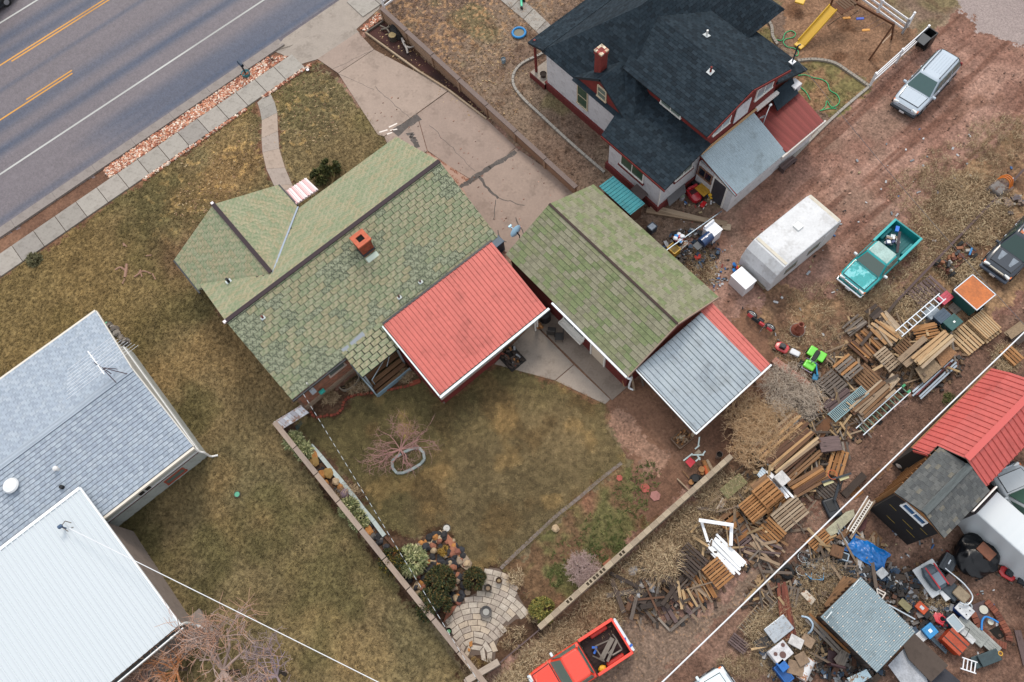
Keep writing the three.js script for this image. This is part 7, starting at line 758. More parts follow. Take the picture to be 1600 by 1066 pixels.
tote('dark_box', 'dark green open tool box with a yellow reel', 'tool box', 1546, 1028, 0, .95, .5, .35, 18, -7, 0x2b3d42, 0x33474c, { handle: 1, extra: (t, w, d, h) => { const g = new GB(); g.torus(V(.55, h + .05, 0), UP, .09, .03, 16); g.build('reel', M(0xb58a2f, .6), t); } }); tote('dark_box', 'dark green flat box lid beside the open tool box', 'tool box', 1528, 1034, 0, .45, .5, .2, 18, -7, 0x2d4045, 0x33474c);
tote('yellow_crate', 'dirty yellow plastic crate at the garage eave', 'crate', 1053, 388, .2, .55, .65, .45, ...U_, 0xc79a25, 0xd2a62e, { open: 1, fill: M(0x6f5a2a, .8) }); tote('tool_chest', 'yellow and black battery tool chest by the white wall', 'tool chest', 1098, 297, .1, .75, .55, .5, ...V_, 0x1d1e20, 0xc99a33, { ribs: 1 });
tote('grey_tub', 'dark grey tub with white bags beside the plywood lid', 'tub', 1019, 354, .1, .5, .45, .45, ...U_, 0x3f4a55, 0x4a5663, { open: 1, fill: M(0xb9c2cc, .7, { map: T.mottle }) }); tote('blue_bin', 'blue bin at the corner between the brick house and the garage', 'bin', 777, 378, 0, .6, .55, .95, ...U_, 0x1c3f5c, 0x24506f, { handle: 1 });
tote('wood_box', 'open brown wooden trailer crate heaped with split firewood', 'firewood box', 1066, 685, .1, 1.0, .75, .4, ...U_, 0x6b5442, 0x7b6350, { open: 1, fill: M(0x5b4330, .9), extra: (t, w, d, h) => { for (let i = 0; i < 40; i++) { const o = new THREE.Mesh(cyl(6), pick([...WOODS.orange, ...WOODS.brown, ...WOODS.tan])); o.name = 'log'; o.position.set(rr(-.38, .38), h + .08 + rr(0, .14), rr(-.26, .26)); o.scale.set(.05, rr(.12, .26), .05); o.rotation.set(rr(0, 3), rr(0, 6), rr(1, 2)); t.add(o); } } });
tote('suitcase', 'brown leather suitcase on top of the black covered heap', 'suitcase', 1541, 862, 1.0, .75, .5, .18, ...V_, 0x6f4028, 0x7d4a30, { m: M(0x6f4028, .6, { map: T.mottle }), lm: M(0x7d4a30, .55, { map: T.mottle }) });
tote('orange_tank', 'bright orange red plastic cart body with grey straps', 'cart', 1493, 1003, .05, .95, .75, .55, ...V_, 0xa33a1a, 0xb5431f, { m: M(0xa33a1a, .45), lm: M(0xb84a24, .45, { map: T.mottle }), extra: (t, w, d, h) => { for (const z of [-.2, .2]) ubox(t, 'strap', M(0x3b3330, .7), 0, h + .075, z, w + .06, .02, .05); const g = new GB(); for (let i = 0; i < 4; i++) g.rod(V(.1, .15 + .05 * i, d / 2 + .1 + i * .06), V(-.75, .15 + .05 * i, d / 2 + .1 + i * .06), .03); g.build('pipe', steel(0x5d6d78), t); } });
tote('small_engine', 'bright orange generator with a black end cap in the weeds', 'generator', 1440, 950, .05, .5, .36, .36, ...V_, 0xc04a1a, 0xd0521d, { extra: (t, w, d, h) => { ubox(t, 'end_cap', BLACK, w / 2 + .14, h / 2, .05, .22, .3, .32); ubox(t, 'label', M(0xb9c2c8, .5), 0, h + .07, 0, .2, .006, .14); } });
tote('white_box', 'white appliance box at the bottom of the junk row', 'appliance', 1244, 1003, .2, .45, .6, .5, 8, -20, 0xc9c7c5, 0xd5d3d1); tote('white_cooker', 'white stove top with a brown round plate', 'stove', 1220, 1020, .2, .9, .7, .6, ...U_, 0xd0d0d4, 0xdadadd, { m: metalW, extra: (t, w, d, h) => { for (const [x, z, r] of [[.0, .12, .15], [-.25, -.1, .09], [.3, -.2, .09]]) { const g = new GB(); g.cyl(x, h + .075, z, r, .03, 16); g.build('burner', M(0x5a3f3a, .6), t); } } });
tote('grey_cabinet', 'pale grey metal cabinet lying beside the red bark planks', 'cabinet', 1217, 983, .2, .75, 1.2, .4, 14, 18, 0x9fa3a8, 0xa9adb2, { m: steel(0xaab0b6), lm: steel(0xb5bbc0) }); tote('blue_tub', 'royal blue tub at the bottom of the junk row', 'tub', 1225, 1052, .1, .5, .9, .5, ...U_, 0x14559a, 0x1a66b5, { open: 1, fill: M(0x134a85, .6) }); tote('blue_tub', 'small royal blue box above the blue tub', 'box', 1223, 1040, .5, .38, .45, .3, ...U_, 0x1a62ae, 0x1f70c4);
tote('cardboard_box', 'brown cardboard carton between blue tub and white tank', 'carton', 1243, 1044, .2, .7, .6, .4, 20, 6, 0x8a735b, 0x97806a, { m: M(0x8a735b, .9, { map: T.mottle }), lm: M(0x97806a, .9, { map: T.mottle }) }); tote('cardboard_box', 'tan carton standing by the white appliance box', 'carton', 1262, 1002, .2, .45, .55, .4, 10, -18, 0x9a826b, 0xa58d76, { m: M(0x9a826b, .9, { map: T.mottle }), lm: M(0xa58d76, .9, { map: T.mottle }) }); tote('cardboard_box', 'crumpled brown carton leaning above the white tank', 'carton', 1253, 1030, .4, .5, .5, .3, 18, -10, 0x85705b, 0x927c66, { m: M(0x85705b, .9, { map: T.mottle }), lm: M(0x927c66, .9, { map: T.mottle }) });
tote('brown_cabinet', 'brown wooden cabinet lying beside the bicycles', 'cabinet', 1308, 862, .1, .55, .55, .45, 5, -20, 0x54382b, 0x614234, { m: WOODS.brown[2], lm: WOODS.brown[0] }); tote('small_blue_box', 'small pale blue bucket box next to the brown cabinet', 'box', 1320, 870, .1, .4, .4, .4, 5, -20, 0x8fa3b5, 0xa3b6c6, { open: 1 }); tote('white_panel_box', 'white control box with a red cable end by the firewood', 'box', 1378, 896, .1, .45, .38, .3, ...U_, 0xb4b9bd, 0xc2c7ca); tote('yellow_block', 'pale mossy straw block behind the corrugated shed', 'block', 1414, 946, .05, .55, .32, .25, ...V_, 0x87805a, 0x938b62);
tote('black_case', 'small black case lying next to the red toy truck', 'case', 1086, 286, .1, .4, .3, .3, ...V_, 0x1d1d1f, 0x242427); tote('step_box', 'pale grey step box behind the tarp trailer', 'box', 1583, 742, .1, .7, .5, .35, ...U_, 0x9fa3a5, 0xadb1b3); tote('sack', 'black bagged heap beside the broken ladder', 'bag', 1193, 1005, .05, .5, .8, .35, 10, 18, 0x15161a, 0x1b1c20);
tote('plastic_shelf', 'grey slatted plastic lid leaning between coolers and brick ring', 'lid', 1518, 986, .15, 1.45, .6, .1, ...V_, 0x8f9390, 0x9a9e9a, { ribs: 1 }); tote('plastic_shelf', 'second grey slatted plastic lid nearest the dark tool boxes', 'lid', 1542, 1003, .1, 1.2, .5, .1, ...V_, 0x999d99, 0xa3a7a3, { ribs: 1 }); tote('loose_cooler_cover', 'white plastic cover beside the slatted lids', 'lid', 1510, 992, .12, .85, .3, .14, ...V_, 0xc3c7c8, 0xd2d5d6);
{ // orange topped box trailer
  const t = thing('orange_trailer', 'box with a faded orange lid edged in silver near the dark car', 'trailer', P(1523, 457, 1).setY(0), dirYaw(1523, 457, ...U_)); const g = new GB(); g.rbox(0, .5, 0, 1.42, .8, 1.5, .04); g.build('body', M(0x1f4d4a, .6), t); const l = new GB(); l.rbox(0, .98, 0, 1.46, .06, 1.54, .02); l.build('lid', M(0xc9702f, .5, { map: T.mottle }), t); const e = new GB(); for (const s of [-1, 1]) e.box(0, 1.0, s * .78, 1.5, .06, .05).box(s * .74, 1.0, 0, .05, .06, 1.6); e.build('edge_trim', alu, t); ubox(t, 'tail_panel', M(0xc0652a, .6), .76, .65, .35, .05, .5, .7); wheels(t, [0], .78, .24); }
{ const t = thing('turquoise_shed', 'low shed with a turquoise ribbed metal roof beside the garage', 'shed', P(970, 302)); const q = [[936, 291], [958, 275], [1008, 318], [985, 336]].map((p, i) => P(p[0], p[1], i === 1 || i === 2 ? 1.7 : 1.45)); metalRoof(t, 'roof', q[1], q[2], q[3], q[0], .22, .03, .05, M(0x1f8f98, .4, { map: T.mottle })); boxWall('wall', t, WOODS.brown[2], 19.25, 20.15, 0, 1.42, -18.1, -15.9); }
{ const t = thing('wheelie_bin', 'black wheeled rubbish bin with its lid flipped open by the white fence', 'wheeled bin', P(1443, 71), dirYaw(1443, 71, 20, -16)); const g = new GB(), s = M(0x17191c, .5), w = .32; for (const [x, z, a, b] of [[w, 0, .05, .66], [-w, 0, .05, .66], [0, w, .64, .05], [0, -w, .64, .05]]) g.box(x, .58, z, a, 1.0, b); g.box(0, .1, 0, .64, .05, .64).rbox(0, 1.08, w, .72, .05, .08, .02).rbox(0, 1.08, -w, .72, .05, .08, .02).rbox(w, 1.08, 0, .08, .05, .7, .02).rbox(-w, 1.08, 0, .08, .05, .7, .02); g.build('body', s, t); const l = new GB(); l.rbox(-.66, 1.05, 0, .66, .05, .7, .02, 0, 0, .25); l.build('lid', M(0x2c333a, .45), t); for (const z of [-.3, .3]) { const h = new GB(); h.disc(V(-.3, .12, z), Z1, .12, .06); h.build('wheel', RUBBER, t); } }
// playground
{ const t = thing('play_set', 'wooden play tower with a long yellow slide and swing beam', 'play set', P(1300, 20)); const ym = M(0xc9a12c, .4), wm = M(0x6e4326, .8, { map: T.grain }); const A = P(1302, 12, 1.5), B = P(1252, 68, .2), d = B.clone().sub(A).normalize(), q = V(-d.z, 0, d.x).normalize(); slab('slide', [A.clone().addScaledVector(q, .26), A.clone().addScaledVector(q, -.26), B.clone().addScaledVector(q, -.26), B.clone().addScaledVector(q, .26)], .05, ym, t); for (const s of [-1, 1]) board(t, 'slide_side', ym, A.clone().addScaledVector(q, s * .29).add(V(0, .06, 0)), B.clone().addScaledVector(q, s * .29).add(V(0, .06, 0)), .06, .18); const e = new GB(); e.rbox(...loc(t, B.clone().addScaledVector(d, .12)).toArray(), .5, .1, .6, .05, Math.atan2(-d.z, d.x)); e.build('slide_end', ym, t);
  for (const [x, y] of [[1298, 8], [1316, 22], [1318, -4], [1336, 8]]) { const p = P(x, y); board(t, 'post', wm, p, p.clone().setY(2.4), .1, .1); } for (let i = 0; i < 7; i++) board(t, 'deck_board', wm, P(1300 + i * 3, 8 - i * 1.5, 1.45), P(1316 + i * 3, 22 - i * 1.5, 1.45), .14, .04); for (let i = 0; i < 5; i++) board(t, 'canopy_slat', M(0x57422f, .8), P(1306 + i * 4, 2 - i * 2, 2.5), P(1322 + i * 4, 14 - i * 2, 2.5), .12, .03); const gy = new GB(); gy.rbox(...loc(t, P(1252, -2, .8)).toArray(), .9, .12, .6, .05, .4); gy.build('yellow_scoop', ym, t);
  board(t, 'swing_beam', wm, P(1330, 0, 2.3), P(1397, 38, 2.3), .12, .14); const a1 = P(1397, 38, 2.3); for (const p of [[1358, 94], [1393, 62]]) board(t, 'a_frame_leg', wm, a1, P(...p), .09, .09); board(t, 'a_frame_brace', M(0xa9927c, .8), P(1378, 68, .8), P(1394, 52, .8), .06, .06); for (const p of [[1294, 40], [1322, 30]]) board(t, 'brace', M(0x8a7866, .8), P(...p), P(p[0] + 20, p[1] - 14, 1.2), .06, .06);
  const sw = [[1345, 6, 1323, 28, 0xc78a35], [1367, 20, 1344, 29, 0x2d4fae], [1382, 30, 1353, 47, 0xc78a35]]; for (const [bx, by, sx, sy, c] of sw) { const s = P(sx, sy, .5), tp = P(bx, by, 2.25), g = new GB(); for (const o of [-.2, .2]) g.rod(loc(t, tp.clone().add(V(o, 0, o))), loc(t, s.clone().add(V(o, .05, o))), .008, 4); g.build('swing_chain', M(0x3c4568, .5), t); const k = new GB(); k.rbox(...loc(t, s).toArray(), .5, .07, .18, .03, -.7); k.build('swing_seat', M(c, .5), t); } }
const hoseM = M(0x1f9d62, .5); function hose(label, pts, r = .03) { const g = new GB(); g.tube(pts.map((p) => P(p[0], p[1], .05)), r, 60, 6); tag(g.build('garden_hose', hoseM), label, 'hose'); }
hose('green garden hose looping below the yellow slide', [[1210, 61], [1222, 63], [1227, 52], [1236, 48], [1243, 52], [1240, 58], [1228, 61], [1224, 66], [1230, 73], [1240, 75], [1247, 80], [1246, 87], [1241, 86]]); hose('green garden hose coiled on the dirt beside the red deck', [[1247, 118], [1258, 117], [1270, 121], [1284, 124], [1293, 130], [1297, 141], [1308, 148], [1312, 158], [1306, 166], [1299, 167], [1292, 157], [1290, 166], [1284, 172], [1281, 173], [1300, 169], [1307, 170]]); hose('short piece of green hose at the corner of the red deck', [[1246, 131], [1252, 137], [1260, 145], [1266, 156]]);
{ const t = thing('paddling_pool', 'round blue paddling pool with dirty water', 'paddling pool', P(811, 53)); const g = new GB(); g.torus(V(0, .12, 0), UP, .43, .085, 28); g.build('rim', M(0x1678b4, .6), t); const w = new GB(); w.cyl(0, .06, 0, .41, .1, 28); w.build('water', M(0x46452f, .5), t); }
function bucket(name, label, px, py, r, h, c, fill, y = 0) { const t = thing(name, label, name.replace('_', ' '), P(px, py, y)); const g = new GB(); g.add(new THREE.LatheGeometry([[r * .8, 0], [r, h], [r * .92, h], [r * .75, .06], [0, .06]].map((p) => new THREE.Vector2(...p)), 20)); g.build('body', M(c, .5, { map: T.mottle, side: 2 }), t); const f = new GB(); f.cyl(0, h * .75, 0, r * .86, .05, 16); f.build('filling', fill, t); return t; }
bucket('bucket', 'pale blue bucket on the bare yard beside the driveway wall', 787, 98, .16, .38, 0x8fa9b8, M(0x3f4b57, .5)); bucket('bucket', 'white bucket beside the red chair on the dirt', 1065, 311, .19, .4, 0xb9bfc6, M(0x8f9a88, .7)); bucket('clay_pipe', 'upright pale clay pipe beside the back wall', 1122, 714, .17, .55, 0x8f7d75, DARKHOLE); bucket('flower_pot', 'brown pot on the porch of the dark roofed house', 849, 119, .22, .25, 0x3f332e, M(0x2c241f, 1), .5);
{ const t = bucket('rubbish_barrel', 'black barrel heaped with blue and white rubbish', 1058, 385, .32, .8, 0x26262a, BLACK); for (let i = 0; i < 16; i++) { const o = new THREE.Mesh(pick(ROCK), pick([M(0xd5d9dd, .6), M(0x2f7fc2, .5), M(0xd5d9dd, .6), M(0xb93a32, .5), M(0xc9a84a, .6)])); o.name = 'rubbish'; o.position.set(rr(-.22, .22), .8 + rr(0, .22), rr(-.22, .22)); o.scale.setScalar(rr(.08, .16)); t.add(o); } }
{ const t = thing('gas_grill', 'barbecue with a blue rounded lid and side shelf', 'barbecue', P(1097, 388), dirYaw(1097, 388, ...U_)); const g = new GB(); g.add(new THREE.CylinderGeometry(.3, .3, .75, 18, 1, false), new THREE.Matrix4().makeRotationZ(Math.PI / 2).setPosition(.1, .95, 0)); g.build('hood', paint(0x1d3a62, .35), t); const b = new GB(); b.rbox(.1, .75, 0, .8, .3, .5, .04).rbox(-.55, .95, 0, .42, .05, .45, .02).rbox(.72, .95, 0, .4, .05, .45, .02); b.build('cart', M(0x353b42, .5), t); const l = new GB(); for (const x of [-.3, .5]) for (const z of [-.2, .2]) l.rod(V(x, 0, z), V(x, .7, z), .02); l.build('legs', BLACK, t); ubox(t, 'badge', M(0xd9dde0, .4), .12, 1.252, .02, .14, .01, .05); }
{ const t = thing('toy_car', 'large red moulded toy car body by the white wing', 'toy car', P(1083, 308), dirYaw(1083, 308, 12, 16)); const m = paint(0x9c1220, .35); const g = new GB(); g.add(loftX([[-.45, .2, .1, .5], [-.35, .34, .06, .62], [.1, .38, .06, .6], [.4, .34, .08, .5], [.52, .2, .1, .4]], 3)); g.build('shell', m, t); const b = new GB(); b.rbox(-.25, .72, 0, .16, .3, .66, .07).rbox(-.1, .6, .34, .5, .12, .1, .05).rbox(-.1, .6, -.34, .5, .12, .1, .05); b.build('seat_back', m, t); const h = new GB(); h.rbox(-.05, .6, 0, .34, .06, .48, .03); h.build('seat_hollow', M(0x3a1216, .7), t); }
{ const t = thing('toy_truck', 'small red toy wagon with white wheels', 'toy', P(1098, 322), dirYaw(1098, 322, 12, -16)); const g = new GB(); g.rbox(0, .18, 0, .42, .14, .26, .03); g.build('body', paint(0xb8161c, .4), t); for (const x of [-.15, .15]) for (const z of [-1, 1]) { const w = new GB(); w.disc(V(x, .08, z * .15), Z1, .08, .04); w.build('wheel', M(0xc8c8c0, .6), t); } }
{ const t = thing('ride_on_toy', 'colourful ride-on toy with yellow and red parts by the dark door', 'toy', P(1110, 308)); const C = [0xc9302e, 0xd2a62a, 0xd5d8da, 0x3b8c4a, 0x2a6fb5]; for (let i = 0; i < 7; i++) { const g = new GB(); g.rbox(rr(-.18, .18), .15 + i * .05, rr(-.25, .25), .22, .16, .2, .05, R() * 3); g.build('toy_part', M(C[i % 5], .5), t); } }
{ const t = thing('toy_tricycle', 'green scooter toy on the concrete garden path', 'toy', P(815, 8)); const g = new GB(); g.rbox(0, .2, 0, .6, .06, .14, .03, .9).rod(V(.2, .2, -.2), V(.22, .6, -.22), .02); g.build('deck', M(0x35b58c, .5), t); for (const [x, z] of [[-.25, .3], [.2, -.25], [.3, -.1]]) { const w = new GB(); w.disc(V(x, .12, z), X1, .12, .07); w.build('wheel', BLACK, t); } }
{ const t = thing('toy_excavator', 'bright blue toy digger lying between quad bike and grey pallet', 'toy', P(1272, 592)); const m = M(0x1d7fa8, .5), g = new GB(); g.rbox(0, .2, 0, .4, .25, .3, .05, .5).rbox(-.1, .12, .2, .5, .2, .1, .04, .5); g.build('body', M(0x176a90, .5), t); const a = new GB(); a.rod(V(.1, .4, 0), V(.45, .45, -.4), .05).rod(V(.45, .45, -.4), V(.7, .3, -.62), .04); a.build('arm', m, t); }
{ const t = thing('toy_bike', 'small red yellow and blue toy between freezer and caravan', 'toy', P(1153, 421)); for (const [x, z, c] of [[0, 0, 0xc9302e], [.05, .02, 0xd9b22c], [-.28, -.05, 0x1f74c2], [0, -.3, 0x1f74c2]]) { const g = new GB(); g.disc(V(x, .16, z), V(.6, .5, .3).normalize(), .14, .1); g.build('toy_part', M(c, .5), t); } }
{ const t = thing('red_ball', 'red and green plastic toy on the dead weeds', 'toy', P(1089, 404)); const g = new GB(); g.add(ROCK[0], new THREE.Matrix4().makeScale(.26, .25, .2).setPosition(0, .15, 0)); g.build('shell', M(0xc9281c, .5), t); const s = new GB(); s.rbox(.22, .15, -.12, .12, .1, .1, .03); s.build('cap', M(0x43a04a, .5), t); }
{ const t = thing('gas_cylinder', 'rusty red pot bellied tank with a pipe neck on the gravel', 'tank', P(1245, 518)); const g = new GB(); g.add(new THREE.LatheGeometry([[.36, 0], [.38, .2], [.3, .42], [.16, .56], [.13, .95], [.16, .98], [.1, .98], [.1, .8], [0, .8]].map((p) => new THREE.Vector2(...p)), 20)); g.build('body', M(0x7d4636, .7, { map: T.rust }), t); const b = new GB(); b.cyl(0, .12, 0, .41, .16, 20); b.build('band', M(0x77706e, .6), t); }
{ const t = thing('fuel_can', 'small dark blue can by the end of the rusty beam', 'can', P(1211, 566)); const g = new GB(); g.rbox(0, .2, 0, .3, .35, .2, .05, .6).cyl(.08, .42, 0, .04, .1, 10); g.build('body', M(0x2a3440, .5), t); }
{ const t = thing('fire_ring', 'horseshoe of red bricks round a black burnt hollow', 'fire pit', P(1548, 972)); const L = [[1519, 958], [1527, 975], [1535, 985], [1545, 997], [1556, 1004], [1565, 1008], [1572, 1010]], Rg = [[1541, 940], [1549, 949], [1556, 957], [1561, 966], [1567, 976], [1572, 985], [1576, 993], [1576, 1002]]; for (const l of [L, Rg]) for (let i = 0; i < l.length - 1; i++) for (let k = 0; k < 2; k++) { const a = P(l[i][0] + (l[i + 1][0] - l[i][0]) * k / 2, l[i][1] + (l[i + 1][1] - l[i][1]) * k / 2, .1), b = P(l[i][0] + (l[i + 1][0] - l[i][0]) * (k + .9) / 2, l[i][1] + (l[i + 1][1] - l[i][1]) * (k + .9) / 2, .1); board(t, 'brick', M(pick([0x6e3f30, 0x7d4937, 0x5f382c]), .9), a, b, .3, .18); } slab('ash_bed', [P(1546, 985, .03), P(1560, 978, .03), P(1570, 995, .03), P(1560, 1000, .03)], .02, M(0x191714, 1), t); const g = new GB(); g.tube([[1534, 985], [1535, 970], [1540, 964], [1552, 968], [1560, 973]].map((p) => P(p[0], p[1], .3).sub(t.position)), .05, 30); g.build('blue_hose', M(0x1f78c0, .5), t); for (const [x, y, r] of [[1537, 953, .2], [1548, 972, .14]]) { const h = new GB(); const p = P(x, y, .15).sub(t.position); h.cyl(p.x, p.y, p.z, r, .06, 18); h.build('pan_lid', M(0xb4b2a6, .5), t); } }
{ const t = thing('snowmobile', 'grey seated machine on a white trailer with red straps', 'machine', P(1452, 905), dirYaw(1452, 905, -10, -14)); const g = new GB(); g.rbox(0, .35, 0, 1.5, .1, 1.2, .04).rbox(-.9, .4, 0, .5, .08, .3, .03); g.build('trailer_bed', M(0xc4c8ca, .5), t); const b = new GB(); b.add(loftX([[-.55, .3, .4, .7], [-.3, .42, .4, .85], [.3, .44, .4, .9], [.62, .25, .4, .75]], 3)); b.build('body', M(0x56646f, .4, { map: T.mottle }), t); const s = new GB(); s.rbox(-.1, .93, 0, .6, .08, .5, .04); s.build('seat', M(0x6f7c88, .6), t); for (const z of [-.24, .24]) ubox(t, 'strap', M(0xa3222c, .6), .05, .985, z, 1.1, .02, .07); }
{ const t = thing('golf_cart', 'old cart with a tan rounded seat tray and silver frame', 'cart', P(1484, 922), dirYaw(1484, 922, ...V_)); const g = new GB(); g.rbox(-.3, .35, .1, 1.4, .3, .7, .06); g.build('body', M(0x39424a, .5), t); const s = new GB(); s.rbox(.35, .62, 0, .7, .14, .55, .07); s.build('seat_tray', M(0x9a8a72, .6, { map: T.mottle }), t); ubox(t, 'brown_box', M(0x53403d, .8), -.45, .62, -.1, .42, .3, .4); const f = new GB(); f.tube([V(-.9, .6, -.42), V(.2, .75, -.42), V(.75, .7, -.25), V(.8, .7, .2), V(.5, .75, .4)], .04, 40); f.build('frame', alu, t); const w = new GB(); w.torus(V(.95, .4, .1), UP, .14, .05, 16); w.build('spare_wheel', M(0x9aa2a6, .5), t); }
{ const t = thing('covered_heap', 'heap wrapped in shiny black plastic beside the tarp trailer', 'covered heap', P(1518, 868)); const g = new THREE.SphereGeometry(1, 40, 24), p = g.attributes.position; for (let i = 0; i < p.count; i++) { const x = p.getX(i), y = p.getY(i), z = p.getZ(i), k = .86 + .3 * vn(x * 2 + 20, z * 2 + y * 2) + .1 * vn(x * 9, z * 9 + y * 7); p.setXYZ(i, x * k * 1.05, Math.max(.01, (y * .5 + .5) * 1.05 * k), z * k * .95); } g.computeVertexNormals(); mesh('plastic_sheet', g, M(0x101216, .28, { specularIntensity: .8 }), t); }
{ const t = thing('tarpaulin', 'crumpled bright blue tarpaulin on the firewood', 'tarpaulin', P(1354, 864, .2)); const g = new THREE.PlaneGeometry(2.0, 1.15, 40, 24), p = g.attributes.position; for (let i = 0; i < p.count; i++) { const x = p.getX(i), y = p.getY(i), r = Math.hypot(x / 1, y / .57); p.setXYZ(i, x * (1 - .12 * vn(y * 4 + 3, 2)), .12 + .3 * fbm(x * 2.6 + 5, y * 2.6) * sm(1.3, .5, r) + .12 * Math.abs(vn(x * 7, y * 5 + 9) - .5), y * (1 - .25 * vn(x * 3 + 9, 4))); } g.computeVertexNormals(); const m = mesh('sheet', g, M(0x1473c4, .35, { side: 2, map: T.mottle }), t); m.rotation.y = dirYaw(1354, 864, 18, 11); }
{ const t = thing('carpet', 'rolled mauve carpet with a white underside spread on the ground', 'carpet', P(1335, 828)); const mk = (pts, y, m, n) => { const g = new GB(); const v = pts.map((p) => P(p[0], p[1], y).sub(t.position)); for (let i = 1; i < v.length - 1; i++) g.add(slabGeo([v[0], v[i], v[i + 1]], .05)); g.build(n, m, t); }; mk([[1310, 842], [1336, 822], [1348, 812], [1356, 812], [1352, 826], [1340, 836], [1320, 848]], .2, M(0x5f3d3c, .95, { map: T.mottle }), 'carpet_face'); mk([[1347, 827], [1351, 842], [1312, 850], [1320, 846], [1335, 838]], .12, M(0xc3bcb4, .9, { map: T.mottle }), 'underside'); mk([[1290, 828], [1322, 800], [1334, 796], [1336, 806], [1310, 832], [1298, 838]], .25, M(0xb5b299, .9, { map: T.mottle }), 'insulation'); mk([[1306, 840], [1330, 818], [1336, 826], [1316, 844]], .3, WOODS.brown[1], 'board'); }
{ // fallen basketball stand
  const t = thing('basketball_stand', 'fallen basketball stand with a black base and orange hoop', 'basketball stand', P(1298, 795)); const b = new GB(); b.rbox(0, .18, 0, 1.0, .3, .75, .12, dirYaw(1298, 795, 14, 30)); b.build('base', M(0x1b2026, .45), t); const k = new GB(); k.rbox(0, .34, -.1, .55, .04, .42, .05, dirYaw(1298, 795, 14, 30)); k.build('base_hollow', M(0x0e1114, .5), t); board(t, 'pole', M(0x23282e, .5), P(1304, 782, .5), P(1311, 755, .7), .12, .1); const q = [[1286, 749, 1327, 738], [1284, 756, 1288, 748]]; board(t, 'backboard_edge', M(0x1e252c, .4), P(1284, 754, .9), P(1330, 740, .9), .1, .1); board(t, 'backboard_pad', M(0xb3ad84, .6), P(1287, 758, .85), P(1302, 752, .85), .14, .06); board(t, 'backboard_pad', M(0xb3ad84, .6), P(1312, 750, .85), P(1326, 745, .85), .14, .06); const r = new GB(); r.torus(P(1301, 742, .95).sub(t.position), V(.2, 1, .1).normalize(), .24, .02, 24); r.build('hoop', M(0xb85a34, .5), t); const s = new GB(); s.rod(P(1308, 748, .8).sub(t.position), P(1314, 762, .7).sub(t.position), .04).rod(P(1318, 748, .8).sub(t.position), P(1312, 765, .7).sub(t.position), .04); s.build('bracket', BLACK, t); }
{ const t = thing('wood_cart', 'red seated wooden sled chair with white rails lying in the dirt', 'chair', P(1085, 715)); const rm = M(0xc22f3b, .6); slab('seat', [P(1071, 722, .4), P(1078, 714, .4), P(1087, 722, .4), P(1079, 731, .4)], .05, rm, t); const wm = M(0xb9c6c3, .6); for (const [a, b] of [[[1068, 720], [1082, 709]], [[1087, 721], [1094, 715]], [[1081, 711], [1100, 711]], [[1091, 698], [1093, 683]], [[1097, 712], [1102, 705]], [[1090, 712], [1094, 719]], [[1086, 702], [1093, 696]]]) board(t, 'rail', wm, P(...a, .4), P(...b, .45), .07, .05); slab('board', [P(1085, 708, .35), P(1092, 702, .35), P(1098, 710, .35), P(1090, 714, .35)], .03, WOODS.tan[1], t); }
{ const t = thing('log_pile', 'small heap of cut logs against the back wall', 'logs', P(1103, 740)); for (const [x, y, a, l, r, m] of [[1096, 734, 0, .1, .16, 0], [1104, 731, .4, .4, .12, 1], [1111, 731, .3, .45, .1, 2], [1104, 737, .5, .3, .12, 3], [1097, 740, 0, .1, .1, 1], [1093, 738, .8, .35, .08, 4], [1086, 749, 0, .2, .18, 5], [1080, 754, 0, .1, .14, 0], [1091, 745, 1, .3, .09, 4]]) { const o = new THREE.Mesh(cyl(12), [WOODS.orange[1], WOODS.orange[0], WOODS.tan[0], M(0xb0532a, .8), WOODS.brown[2], BLACK][m]); o.name = 'log'; o.position.copy(loc(t, P(x, y, r))); o.scale.set(r, l * 2, r); o.rotation.set(a ? Math.PI / 2 : 0, 0, a ? a : 0); t.add(o); } }
{ const t = thing('firewood_tray', 'square black tray heaped with logs and bricks on the lawn corner', 'firewood', P(801, 562), dirYaw(801, 562, ...U_)); const g = new GB(); g.box(0, .1, 0, 1.05, .2, 1.15); g.build('tray', M(0x1f1c1a, .8), t); for (let i = 0; i < 42; i++) { const o = new THREE.Mesh(i % 3 ? cyl(7) : UNIT, pick([...WOODS.dark, ...WOODS.dark, WOODS.brown[2], M(0x6e3a2c, .9), M(0x7d7f82, .8), WOODS.orange[2]])); o.name = i % 3 ? 'log' : 'brick'; o.position.set(rr(-.45, .45), .25 + rr(0, .2), rr(-.5, .5)); if (i % 3) { o.scale.set(.07, rr(.2, .4), .07); o.rotation.set(rr(1, 2), rr(0, 6), rr(0, 1)); } else { o.scale.set(.22, .09, .11); o.rotation.set(rr(-.4, .4), rr(0, 6), 0); } t.add(o); } }
{ const t = thing('barbecue_smoker', 'black barrel smoker and chairs under the garage wall', 'smoker', P(852, 500)); const g = new GB(); g.add(new THREE.CylinderGeometry(.32, .32, .7, 18), new THREE.Matrix4().makeTranslation(0, .5, 0)); g.build('drum', M(0x17161a, .5), t); for (let i = 0; i < 12; i++) { const o = new THREE.Mesh(cyl(6), pick(WOODS.orange)); o.name = 'log'; o.position.copy(loc(t, P(841 + rr(-5, 5), 508 + rr(-4, 4), .1 + rr(0, .25)))); o.scale.set(.06, .3, .06); o.rotation.set(1.5, R() * 3, 0); t.add(o); } }
